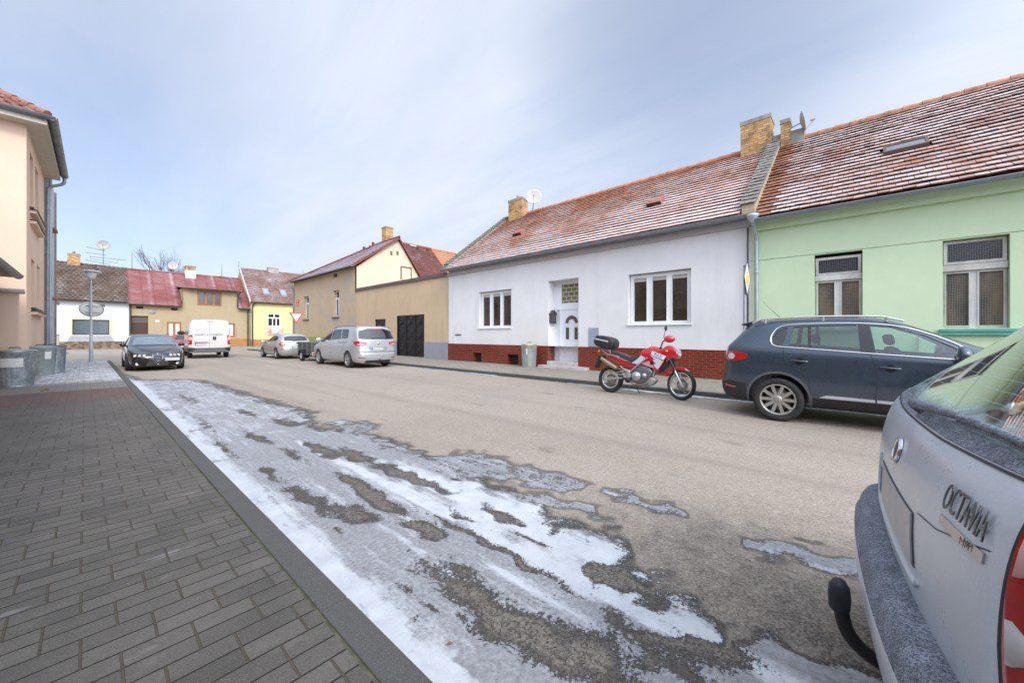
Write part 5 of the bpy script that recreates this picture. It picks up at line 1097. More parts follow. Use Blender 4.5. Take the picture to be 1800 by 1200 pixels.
def sweep(path, prof, name, mats, parent, res=1):
    # path: plan points; prof: (offset outwards, z, material)
    P = [Vector((*p, 0)) for p in bent([(*p, 0) for p in path], 5, .12)] if False else [Vector((p[0], p[1], 0)) for p in bent([(*p, 0) for p in path], 5, .14)]
    mb = MB(); n = len(prof); V = []
    for i, p in enumerate(P):
        d = (P[min(i+1, len(P)-1)]-P[max(0, i-1)]).normalized(); no = Vector((d.y, -d.x, 0)); k = min(1, min(i, len(P)-1-i)/3*.5+.35)
        for o, z, _ in prof: V.append(p+no*o*(k if o > 0 else 1)+Vector((0, 0, z)))
    fs = [[] for _ in mats] if isinstance(mats, (list, tuple)) else [[]]
    for i in range(len(P)-1):
        for j in range(n-1): fs[prof[j][2]].append((i*n+j, i*n+j+1, (i+1)*n+j+1, (i+1)*n+j))
    base = MB()
    for q, f in enumerate(fs):
        if q == 0: base.add(V, f, 0, True)
        else: base.f += f; base.mi += [q]*len(f); base.sm += [True]*len(f)
    return base.build(name, mats, parent)
def mirror_part(root, x, y, z, s, m, sc=1.):
    b = MB(); bm = bmesh.new(); bmesh.ops.create_icosphere(bm, subdivisions=3, radius=1)
    for v in bm.verts:
        c = v.co; c.x = c.x*.085*sc if c.x > 0 else c.x*.03*sc; c.y *= .12*sc; c.z *= .082*sc
    b.frombm(bm, 0, Matrix.Translation((x, s*(y+.11), z)), True); b.tube([(x, s*(y-.04), z-.05), (x, s*(y+.05), z-.03)], [.04, .03], 8, mi=1)
    o = b.build('mirror', [m, BLK], root); return o
def seats(root, xs, yw, z, back=.6):
    for x, wide in xs:
        for s in ((0,) if wide else (-1, 1)):
            b = MB(); w = yw if wide else .24; M = Matrix.Translation((x, s*.36, z)) @ Matrix.Rotation(R(-12), 4, 'Y'); b.box(-.07, .07, -w, w, 0, back, M=M, bev=.05); b.box(-.05, .05, -.12 if not wide else -w*.3, .12 if not wide else w*.3, back+.04, back+.2, M=M, bev=.04); b.box(0, .5, -w, w, -.05, .12, M=Matrix.Translation((x, s*.36, z)), bev=.05); b.build('seat', INT, root)

STRIP = mat('satin_strip', (.62, .63, .65), .3, metal=.35)
# ---- dark blue SUV, nearest on the right
def suv():
    root = thing('parked_car', 'dark blue grey SUV with silver roof rails parked by the green house', 'car', (7.33+.90, 1.0, 0), R(-90))
    X = [-.80, -.70, -.42, 0, .6, 1.15, 1.65, 2.2, 2.9, 3.35]
    sp = dict(X=X, T=[.80, .93, .985, 1, 1, 1, 1, 1, .97, .80], wb=2.60, ar=.405, ay=.60, az=.36, br=.10, bf=.12, level=3, crown=[.02, .025, .03, .03, .03, .03, .03, .035, .03, .02],
      rows=[dict(z=.25, w=.80, xr=-.74), dict(z=.42, w=.885, xr=-.84), dict(z=.66, w=.905, xr=-.82), dict(z=.80, w=.90, xr=-.79), dict(z=[.98]*8+[.92, .80], w=.905, xr=-.79), dict(z=[1.17, 1.17, 1.165, 1.15, 1.13, 1.11, 1.08, 1.045, .97, .86], w=.875, xr=-.76), dict(z=[1.21, 1.21, 1.205, 1.19, 1.17, 1.15, 1.12, 1.075, .99, .875], w=.85, xr=-.72),
            dict(x=[-.50, -.43, -.25, .05, .6, 1.1, 1.52, 2.22, 2.88, 3.25], z=[1.48, 1.50, 1.53, 1.55, 1.56, 1.55, 1.47, 1.10, 1.01, .89], w=[.68, .70, .71, .715, .715, .71, .70, .78, .80, .80]),
            dict(x=[-.50, -.40, -.2, .05, .6, 1.05, 1.40, 2.2, 2.85, 3.2], z=[1.57, 1.59, 1.615, 1.63, 1.64, 1.63, 1.575, 1.13, 1.03, .90], w=[.58, .60, .62, .63, .63, .62, .61, .70, .70, .68])],
      cabz=.95, cabx=2.15, rwx=-.2, fwx=1.3,
      sidewin=[[(-.07, 1.23), (-.07, 1.34), (-.02, 1.44), (.06, 1.49), (.12, 1.495), (.07, 1.21), (-.03, 1.205)], [(.14, 1.20), (.19, 1.505), (.37, 1.515), (.39, 1.18)], [(.42, 1.175), (.41, 1.52), (.93, 1.525), (.98, 1.145)], [(1.14, 1.13), (1.08, 1.515), (1.32, 1.49), (1.62, 1.37), (1.86, 1.22), (1.98, 1.11), (1.90, 1.08)]],
      rearwin=[(-.62, 1.23), (.62, 1.23), (.52, 1.48), (-.52, 1.48)], frontwin=[(-.6, 1.17), (.6, 1.17), (.5, 1.5), (-.5, 1.5)])
    pt = flakes('dark_blue_paint', (.045, .070, .100), .5, .28, dirt=.3); body, bvh = make_body(root, sp, pt, True)
    for s in ('L', 'R'):
        y = 1 if s == 'L' else -1
        for k, w in enumerate(sp['sidewin']): panel(bvh, w, s, -.012, 'side_window', GLT if k == 3 else GLP, root, res=.08)
        panel(bvh, [(.98, 1.135), (.95, 1.53), (1.07, 1.53), (1.135, 1.12)], s, .003, 'pillar_trim', BLKG, root); panel(bvh, [(.385, 1.17), (.37, 1.52), (.41, 1.52), (.42, 1.17)], s, .004, 'pillar_trim', BLKG, root)
        panel(bvh, [(.075, 1.2), (.125, 1.5), (.185, 1.51), (.135, 1.195)], s, .003, 'pillar_trim', pt, root)
        ptube(bvh, [(-.095, 1.25), (-.105, 1.33), (-.07, 1.42), (.0, 1.505), (.14, 1.54), (.6, 1.552), (1.05, 1.54), (1.35, 1.505), (1.66, 1.39), (1.93, 1.235), (2.10, 1.08), (1.9, 1.06), (1.5, 1.085), (1.08, 1.112), (.6, 1.148), (.1, 1.18), (-.05, 1.195)], s, .004, .011, 'window_trim', CHR, root, closed=True, rnd=1)
        for line in ([(1.13, .40), (1.155, .74), (1.12, .98), (1.08, 1.12), (1.02, 1.53)], [(.42, .45), (.40, .70), (.22, .84), (.085, .92), (.075, 1.18)], [(2.2, .45), (2.18, .75), (2.12, 1.05)]): panel(bvh, ribbon(line, .009), s, .002, 'door_gap', BLK, root, res=.03)
        for hx, hz in ((.28, .97), (1.28, .92)):
            h, n = hit(bvh, s, (hx, hz)); panel(bvh, arc(hx, hz-.005, .052, 0, 360, 14)[:-1], s, .002, 'handle_recess', BLKG, root, res=.03); b = MB(); b.tube([h+Vector((-.10, 0, .008))+n*.006, h+Vector((-.07, 0, .008))+n*.032, h+Vector((.07, 0, -.002))+n*.032, h+Vector((.10, 0, -.002))+n*.006], .013, 8); b.build('door_handle', pt, root)
        panel(bvh, ribbon(arc(0, .36, .42, -12, 192, 26), .034), s, .012, 'arch_trim', mat('arch_grey', (.10, .105, .11), .5), root, thick=.02, res=.03); panel(bvh, ribbon(arc(2.6, .36, .42, -12, 192, 26), .034), s, .012, 'arch_trim', mat('arch_grey', (.10, .105, .11), .5), root, thick=.02, res=.04)
        panel(bvh, [(.44, .26), (.44, .41), (2.15, .40), (2.15, .26)], s, .008, 'sill_cladding', BLK, root, thick=.02); panel(bvh, [(.52, .435), (.60, .475), (1.13, .468), (1.13, .432)], s, .018, 'chrome_strip', STRIP, root, thick=.015, res=.04); panel(bvh, [(1.15, .432), (1.15, .467), (2.1, .455), (2.12, .42)], s, .018, 'chrome_strip', STRIP, root, thick=.015, res=.04)
        panel(bvh, [(-.72, 1.095), (-.55, 1.105), (-.40, 1.05), (-.42, .985), (-.55, .935), (-.74, .935), (-.75, 1.02)], s, .010, 'tail_lamp', REDL, root, thick=.02, rnd=1, res=.03); panel(bvh, arc(-.655, 1.015, .052, 0, 360, 16)[:-1], s, .016, 'reversing_lamp', WHTL, root, res=.02)
        panel(bvh, [(-.76, .43), (-.74, .60), (-.44, .57), (-.42, .30), (-.6, .28), (-.74, .33)], s, .010, 'bumper_trim', BLK, root, thick=.02, res=.05); panel(bvh, [(-.76, .535), (-.58, .51), (-.60, .475), (-.76, .50)], s, .016, 'reflector', REDL, root, res=.03)
        mirror_part(root, 1.90, .90, 1.125, y, pt, 1.35); 
        b = MB(); zr = lambda x: 1.648-.028*(x-.5)**2*1.6; P = [(x, y*.655, 1.62 if x in (-.38, 1.42) else zr(x)+.012) for x in (-.38, -.25, .0, .3, .6, .9, 1.2, 1.42)]; b.tube([(p[0], p[1], p[2]-(.05 if i in (0, 7) else 0)) for i, p in enumerate(P)], .016, 8)
        for fx in (-.2, .55, 1.25): b.tube([(fx, y*.655, zr(fx)+.01), (fx, y*.65, zr(fx)-.06)], .02, 6)
        b.build('roof_rail', mat('satin_rail', (.6, .61, .62), .3, metal=.8), root)
        for wx, nm in ((0, 1), (2.6, 1)): wheel(root, wx, y, .905, .345, .225, .245, (10, .040), mat('champagne_rim', (.42, .40, .37), .35, metal=.6))
    panel(bvh, arc(-.19, 1.0, .085, 0, 360, 20)[:-1], 'R', .0025, 'fuel_flap_gap', BLK, root, res=.04); panel(bvh, arc(-.19, 1.0, .079, 0, 360, 20)[:-1], 'R', .0035, 'fuel_flap', pt, root, res=.04)
    panel(bvh, sp['rearwin'], 'B', -.01, 'rear_window', GLP, root); panel(bvh, sp['frontwin'], 'F', -.01, 'windscreen', GLT, root)
    panel(bvh, [(-.75, .30), (.75, .30), (.80, .58), (-.80, .58)], 'B', .012, 'bumper_trim', BLK, root, thick=.02); panel(bvh, [(-.3, .33), (.3, .33), (.35, .24), (-.35, .24)], 'B', .02, 'skid_plate', CHR, root)
    MB().prism([(-.57, 1.545), (-.50, 1.53), (-.30, 1.58), (-.28, 1.615), (-.42, 1.606), (-.57, 1.565)], lambda p: Vector((p[0], -.56, p[1])), lambda p: Vector((p[0], .56, p[1])), bev=.008).build('spoiler', pt, root); MB().tube([(-.05, -.05, 1.66), (-.22, -.06, 1.84), (-.33, -.06, 1.98)], [.006, .003, .002], 5).build('aerial', BLK, root)
    seats(root, [(.55, True), (1.42, False)], .58, .70, .5)
    b = MB(); c = Vector((1.80, .36, 1.05)); ax = Vector((-.4, 0, .25)).normalized(); u = ax.orthogonal().normalized(); w = ax.cross(u); b.tube([c+(u*math.cos(a)+w*math.sin(a))*.18 for a in [i*math.pi/9 for i in range(19)]], .016, 6); b.build('steering_wheel', BLK, root)
    MB().box(1.92, 2.2, -.68, .68, .9, 1.06, bev=.04).build('dashboard', INT, root)
suv()

# ---- silver people carrier
def glassset(root, bvh, side, rear=None, front=None, gm=CGL, frame=.02):
    for s in ('L', 'R'):
        for w in side: panel(bvh, w, s, .004, 'side_window', gm, root, res=.08)
    if rear: panel(bvh, rear, 'B', .004, 'rear_window', gm, root, res=.08, rnd=1)
    if front: panel(bvh, front, 'F', .004, 'windscreen', gm, root, res=.08)
def plate(root, bvh, ax, y, z, w=.52, h=.112, tilt=0, band='L', off=.012):
    hh, n = hit(bvh, ax, (y, z)); sx = -1 if ax == 'B' else 1
    M = Matrix.Translation(hh+Vector((sx*off, 0, 0))) @ Matrix.Rotation(R(tilt), 4, 'Y'); b = MB().box(-.004, .004, -w/2, w/2, -h/2, h/2, M=M); p = b.build('number_plate', PLW, root)
    q = MB(); a = (w/2-.045, w/2-.004) if ax == 'B' else (-w/2+.004, -w/2+.045); q.box(sx*.0042, sx*.0052, a[0], a[1], -h/2+.004, h/2-.004, M=M); q.build('plate_band', PLB, p); return p
def mpv():
    root = thing('parked_car', 'silver people carrier with tow bar parked nearest the black yard gate', 'car', (7.92, 15.75, 0), R(90))
    X = [-.84, -.74, -.4, 0, .8, 1.6, 2.3, 3.0, 3.75, 4.02]; wb = 3.08
    sp = dict(X=X, T=[.84, .94, .99, 1, 1, 1, 1, 1, .95, .78], wb=wb, ar=.385, ay=.62, az=.345, br=.09, bf=.12, level=3, crown=[.02, .03, .04, .04, .04, .04, .04, .03, .03, .02],
      rows=[dict(z=.20, w=.82, xr=-.80), dict(z=.36, w=.90, xr=-.88), dict(z=.58, w=.915, xr=-.90), dict(z=.70, w=.905, xr=-.85), dict(z=[.92]*8+[.84, .72], w=.91, xr=-.83), dict(z=[1.17, 1.17, 1.165, 1.15, 1.13, 1.10, 1.06, .99, .86, .76], w=.885, xr=-.80), dict(z=[1.21, 1.21, 1.20, 1.185, 1.165, 1.135, 1.10, 1.02, .88, .78], w=.87, xr=-.77),
            dict(x=[-.58, -.5, -.3, .05, .8, 1.5, 2.1, 2.95, 3.6, 3.9], z=[1.60, 1.61, 1.63, 1.645, 1.65, 1.63, 1.53, 1.08, .92, .80], w=[.80, .81, .81, .81, .805, .79, .76, .80, .80, .75]),
            dict(x=[-.58, -.48, -.25, .05, .8, 1.4, 1.9, 2.95, 3.55, 3.85], z=[1.68, 1.70, 1.715, 1.73, 1.735, 1.72, 1.64, 1.11, .94, .82], w=[.71, .73, .73, .73, .72, .70, .67, .72, .70, .65])])
    pt = flakes('silver_paint', (.44, .445, .455), .35, .32, dirt=.1); body, bvh = make_body(root, sp, pt)
    glassset(root, bvh, [[(.02, 1.26), (.02, 1.56), (.10, 1.60), (.66, 1.61), (.60, 1.21), (.10, 1.225)], [(.68, 1.205), (.74, 1.61), (1.60, 1.60), (1.68, 1.15)], [(1.74, 1.145), (1.68, 1.59), (1.95, 1.54), (2.35, 1.36), (2.80, 1.12), (2.78, 1.07), (2.3, 1.10)]], [(-.74, 1.185), (.74, 1.185), (.78, 1.24), (.68, 1.63), (-.68, 1.63), (-.78, 1.24)], [(-.62, 1.10), (.62, 1.10), (.55, 1.6), (-.55, 1.6)])
    for s in ('L', 'R'):
        y = 1 if s == 'L' else -1
        for line in ([(.62, .3), (.62, .62), (.40, .80), (.30, 1.18)], [(1.66, .3), (1.70, .9), (1.70, 1.14)], [(2.72, .32), (2.75, .75), (2.78, 1.05)], [(.02, 1.06), (.9, 1.04)]): panel(bvh, ribbon(line, .010 if line[0][1] < 1 else .022), s, .002, 'door_gap', BLK, root, res=.04)
        for hx in (1.50, 1.95): h, n = hit(bvh, s, (hx, 1.0)); MB().tube([h+Vector((-.09, 0, 0))+n*.005, h+Vector((-.06, 0, 0))+n*.03, h+Vector((.06, 0, 0))+n*.03, h+Vector((.09, 0, 0))+n*.005], .012, 6).build('door_handle', pt, root)
        panel(bvh, [(-.76, 1.11), (-.52, 1.10), (-.50, 1.06), (-.62, .96), (-.76, .92)], s, .008, 'tail_lamp', REDL, root, thick=.02, res=.04)
        panel(bvh, [(y*.48, 1.05), (y*.83, 1.11), (y*.83, .92), (y*.52, .95)], 'B', .009, 'tail_lamp', REDL, root, thick=.02, res=.04); panel(bvh, [(y*.56, 1.0), (y*.82, 1.0), (y*.82, .965), (y*.58, .975)], 'B', .013, 'reversing_lamp', WHTL, root, res=.04)
        panel(bvh, [(y*.55, .44), (y*.80, .46), (y*.80, .42), (y*.55, .41)], 'B', .006, 'reflector', REDL, root, res=.04)
        mirror_part(root, 2.62, .92, 1.15, y, pt, 1.15); MB().tube([(-.45, y*.74, 1.69), (-.3, y*.74, 1.735), (.6, y*.74, 1.755), (1.4, y*.73, 1.735), (1.65, y*.72, 1.66)], .016, 6).build('roof_rail', mat('grey_rail', (.16, .16, .17), .4), root)
        for wx in (0, wb): wheel(root, wx, y, .915, .342, .215, .235, (5, .035, .045))
    panel(bvh, [(-.80, .66), (.80, .66), (.82, .685), (-.82, .685)], 'B', .003, 'bumper_gap', BLK, root); panel(bvh, [(-.6, .20), (.6, .20), (.55, .33), (-.55, .33)], 'B', .008, 'lower_trim', BLK, root)
    panel(bvh, [(-.28, 1.61), (.28, 1.61), (.28, 1.635), (-.28, 1.635)], 'B', .01, 'brake_lamp', REDL, root)
    panel(bvh, [(-.36, .70), (.36, .70), (.42, .88), (-.42, .88)], 'B', .003, 'plate_recess', flakes('silver_shade', (.36, .37, .38), .5, .35), root); plate(root, bvh, 'B', .05, .80)
    h, n = hit(bvh, 'B', (0, 1.02)); MB().lathe([(.0, 0), (.055, 0), (.055, .01), (0, .012)], 20, Matrix.Translation(h+n*.002) @ Matrix.Rotation(R(-90), 4, 'Y')).build('badge', CHR, root)
    MB().tube([(-.80, .0, .30), (-.98, 0, .28), (-1.05, 0, .32), (-1.05, 0, .38)], [.025, .025, .022, .028], 8).build('tow_bar', BLK, root); MB().tube([(-.86, .25, 1.22), (-.85, -.1, 1.25), (-.84, -.35, 1.24)], [.014, .009, .006], 6).build('wiper', BLK, root)
mpv()
# ---- silver hatchback and its red twin further off
def hatch(name, label, loc, rz, pt, extra=True):
    root = thing(name, label, 'car', loc, rz); X = [-.66, -.58, -.3, 0, .7, 1.3, 1.9, 2.5, 3.1, 3.32]
    sp = dict(X=X, T=[.82, .94, .99, 1, 1, 1, 1, 1, .95, .78], wb=2.62, ar=.355, ay=.60, az=.32, br=.10, bf=.12, level=2, crown=[.02, .03, .03, .03, .03, .03, .03, .03, .03, .02],
      rows=[dict(z=.18, w=.78, xr=-.62), dict(z=.34, w=.86, xr=-.72), dict(z=.52, w=.875, xr=-.74), dict(z=.66, w=.87, xr=-.70), dict(z=[.84]*8+[.76, .66], w=.87, xr=-.68), dict(z=[1.0, 1.0, .995, .985, .965, .945, .92, .87, .79, .70], w=.84, xr=-.62), dict(z=[1.035, 1.035, 1.03, 1.02, 1.0, .98, .95, .895, .81, .71], w=.82, xr=-.60),
            dict(x=[-.36, -.28, -.1, .1, .65, 1.1, 1.5, 2.25, 3.0, 3.22], z=[1.30, 1.31, 1.33, 1.34, 1.35, 1.33, 1.24, .93, .83, .73], w=[.65, .67, .68, .685, .685, .68, .66, .74, .72, .68]),
            dict(x=[-.36, -.26, -.05, .1, .6, 1.0, 1.35, 2.25, 2.95, 3.18], z=[1.37, 1.385, 1.40, 1.41, 1.415, 1.40, 1.33, .95, .845, .74], w=[.55, .57, .58, .59, .59, .58, .57, .66, .62, .58])])
    body, bvh = make_body(root, sp, pt)
    glassset(root, bvh, [[(.0, 1.06), (-.02, 1.18), (.06, 1.28), (.50, 1.31), (.56, 1.02)], [(.60, 1.02), (.55, 1.31), (.85, 1.31), (.92, 1.0)], [(.97, 1.0), (.91, 1.30), (1.15, 1.28), (1.5, 1.16), (1.95, .95)]], [(-.56, 1.03), (.56, 1.03), (.62, 1.08), (.52, 1.31), (-.52, 1.31), (-.62, 1.08)], [(-.55, 1.0), (.55, 1.0), (.48, 1.32), (-.48, 1.32)])
    for s in ('L', 'R'):
        y = 1 if s == 'L' else -1
        for line in ([(.93, .28), (.96, .7), (.95, .98)], [(1.95, .3), (1.98, .9)], [(.38, .5), (.16, .7), (.1, 1.0)]): panel(bvh, ribbon(line, .010), s, .002, 'door_gap', BLK, root, res=.05)
        panel(bvh, [(y*.60, .94), (y*.70, .99), (y*.76, .93), (y*.76, .76), (y*.60, .76)], 'B', .008, 'tail_lamp', REDL, root, thick=.02, res=.04); panel(bvh, [(y*.62, .88), (y*.76, .88), (y*.76, .82), (y*.62, .82)], 'B', .013, 'reversing_lamp', WHTL, root, res=.04)
        panel(bvh, [(-.61, .92), (-.46, .93), (-.44, .82), (-.50, .77), (-.61, .76)], s, .008, 'tail_lamp', REDL, root, thick=.02, res=.04); panel(bvh, [(y*.42, .62), (y*.74, .70), (y*.74, .60), (y*.46, .55)], 'F', .008, 'headlight', WHTL, root, thick=.01)
        mirror_part(root, 1.98, .87, .96, y, pt); 
        for wx in (0, 2.62): wheel(root, wx, y, .88, .315, .2, .205, (7, .022))
        for hx in (.30, 1.12): h, n = hit(bvh, s, (hx, .87)); MB().tube([h+Vector((-.08, 0, 0))+n*.005, h+Vector((0, 0, 0))+n*.03, h+Vector((.08, 0, 0))+n*.005], .012, 6).build('door_handle', pt, root)
    panel(bvh, [(-.78, .545), (.78, .545), (.78, .565), (-.78, .565)], 'B', .003, 'bumper_gap', BLK, root); plate(root, bvh, 'B', 0, .66); panel(bvh, [(-.5, .3), (.5, .3), (.45, .45), (-.45, .45)], 'F', .005, 'grille', BLK, root); plate(root, bvh, 'F', 0, .48)
    h, n = hit(bvh, 'B', (0, .90)); MB().lathe([(.0, 0), (.045, 0), (.04, .01), (0, .012)], 16, Matrix.Translation(h+n*.002) @ Matrix.Rotation(R(-90), 4, 'Y')).build('badge', BLKG, root)
    MB().tube([(-.72, .2, 1.03), (-.68, -.3, 1.06)], [.012, .007], 6).build('wiper', BLK, root)
hatch('parked_car', 'small silver hatchback standing in front of the little box trailer', (7.72, 24.55, 0), R(90), flakes('warm_silver_paint', (.42, .41, .385), .35, .32, dirt=.1))
hatch('parked_car', 'dark red car half hidden between the black estate car and the white van', (4.95, 41.2, 0), R(-100), flakes('dark_red_paint', (.33, .012, .02), .2, .25))
# ---- white van
def van():
    root = thing('delivery_van', 'white delivery van seen from behind driving down the middle of the street', 'van', (4.54, 29.15, 0), R(86)); X = [-.98, -.92, -.6, 0, 1., 2., 2.9, 3.5, 3.9, 4.1]
    sp = dict(X=X, T=[.955, .985, 1, 1, 1, 1, 1, .98, .93, .8], wb=3.45, ar=.38, ay=.70, az=.35, br=.03, bf=.12, level=3, crown=[.02, .03, .05, .05, .05, .05, .05, .04, .03, .02],
      rows=[dict(z=.34, w=.92), dict(z=.37, w=.96), dict(z=.62, w=.985), dict(z=.9, w=.985), dict(z=[1.25]*7+[1.2, 1.1, .95], w=.985), dict(z=[1.9, 1.9, 1.9, 1.9, 1.9, 1.88, 1.75, 1.4, 1.25, 1.05], w=[.95]*6+[.93, .92, .88, .8], x=[-.95, -.9, -.6, 0, 1, 2, 2.7, 3.35, 3.85, 4.05]),
            dict(z=[2.14, 2.15, 2.16, 2.16, 2.16, 2.14, 2.02, 1.5, 1.32, 1.1], w=[.89]*6+[.86, .86, .8, .7], x=[-.92, -.88, -.6, 0, 1, 1.95, 2.45, 3.3, 3.8, 4.0]), dict(z=[2.22, 2.23, 2.24, 2.25, 2.25, 2.22, 2.12, 1.55, 1.35, 1.12], w=[.80]*6+[.78, .78, .7, .6], x=[-.9, -.86, -.6, 0, 1, 1.9, 2.35, 3.25, 3.75, 3.95])])
    pt = flakes('white_van_paint', (.66, .62, .58), .0, .4, dirt=.3); body, bvh = make_body(root, sp, pt)
    for s in ('L', 'R'):
        y = 1 if s == 'L' else -1
        panel(bvh, [(y*.80, 1.36), (y*.97, 1.36), (y*.985, .80), (y*.82, .80)], 'B', .012, 'tail_lamp', REDL, root, thick=.03, res=.06); panel(bvh, [(y*.825, 1.26), (y*.955, 1.26), (y*.955, 1.06), (y*.825, 1.06)], 'B', .018, 'reversing_lamp', mat('lamp_pink', (.75, .42, .38), .15, coat=1), root); panel(bvh, [(y*.83, .78), (y*.97, .78), (y*.97, .70), (y*.83, .70)], 'B', .014, 'lamp_base', WHTL, root)
        panel(bvh, [(2.4, 1.3), (2.3, 1.8), (2.75, 1.75), (3.2, 1.35)], s, .004, 'side_window', CGL, root); panel(bvh, [(-.9, .42), (-.9, .52), (3.7, .52), (3.7, .42)], s, .01, 'side_strip', BLK, root, res=.2); mirror_part(root, 3.05, 1.02, 1.5, y, BLK, 1.6)
        for line in ([(1.2, .5), (1.2, 2.0)], [(2.25, .5), (2.25, 1.9)]): panel(bvh, ribbon(line, .015), s, .003, 'door_gap', BLK, root, res=.1)
        for wx in (0, 3.45): wheel(root, wx, y, .97, .34, .22, .2, (8, .03), BLK)
        for z in (1.62, .95): MB().box(-1.05, -.95, y*.955-.012, y*.955+.012, z-.04, z+.04, bev=.005).build('hinge', pt, root)
        panel(bvh, [(y*.70, .62), (y*.97, .64), (y*.97, .40), (y*.70, .40)], 'B', .03, 'bumper_corner', BLK, root, thick=.04)
    GB = mat('van_bumper', (.10, .10, .105), .6, var=.2); MB().box(-1.10, -.96, -.80, .80, .36, .46, bev=.02).build('bumper_step', GB, root); panel(bvh, [(-.70, .47), (.70, .47), (.70, .61), (-.70, .61)], 'B', .012, 'bumper', GB, root, thick=.02); 
    panel(bvh, ribbon([(.02, .48), (.02, 2.12)], .016), 'B', .003, 'door_gap', mat('seam_grey', (.25, .24, .23), .6), root); panel(bvh, ribbon([(-.80, 2.05), (.80, 2.05)], .010), 'B', .003, 'panel_crease', mat('seam_grey', (.25, .24, .23), .6), root, res=.1); panel(bvh, ribbon([(-.78, 1.5), (.78, 1.5)], .008), 'B', .003, 'panel_crease', mat('seam_pale', (.5, .48, .46), .6), root, res=.1)
    panel(bvh, [(-.14, 2.14), (.14, 2.14), (.14, 2.18), (-.14, 2.18)], 'B', .02, 'brake_lamp', REDL, root, thick=.02)
    MB().box(-1.04, -.98, .07, .72, .915, .945, bev=.005).build('door_handle', BLK, root); plate(root, bvh, 'B', .42, .82)
    h, n = hit(bvh, 'B', (-.2, 1.16)); k = mat('emblem_grey', (.07, .07, .075), .4); MB().box(h.x-.02, h.x, -.28, -.12, 1.07, 1.27, bev=.03).build('badge', k, root)
    tx = mat('van_lettering', (.16, .15, .14), .6); M = Matrix(((0, 0, -1, 0), (-1, 0, 0, 0), (0, 1, 0, 0), (0, 0, 0, 1)))
    for s_, y_, z_, sz, sx_ in (('IHNED K ODB\u011aRU', 0.02, 1.37, .155, 1.02), ('p\u0159\u00edmo na sklad\u011b', .40, 1.63, .085, .9)):
        h, n = hit(bvh, 'B', (y_, z_)); text('lettering', s_, sz, .002, tx if sz > .1 else mat('van_small_text', (.42, .36, .33), .6), root, Matrix.Translation((h.x-.006, y_, z_)) @ M, sx_)
van()
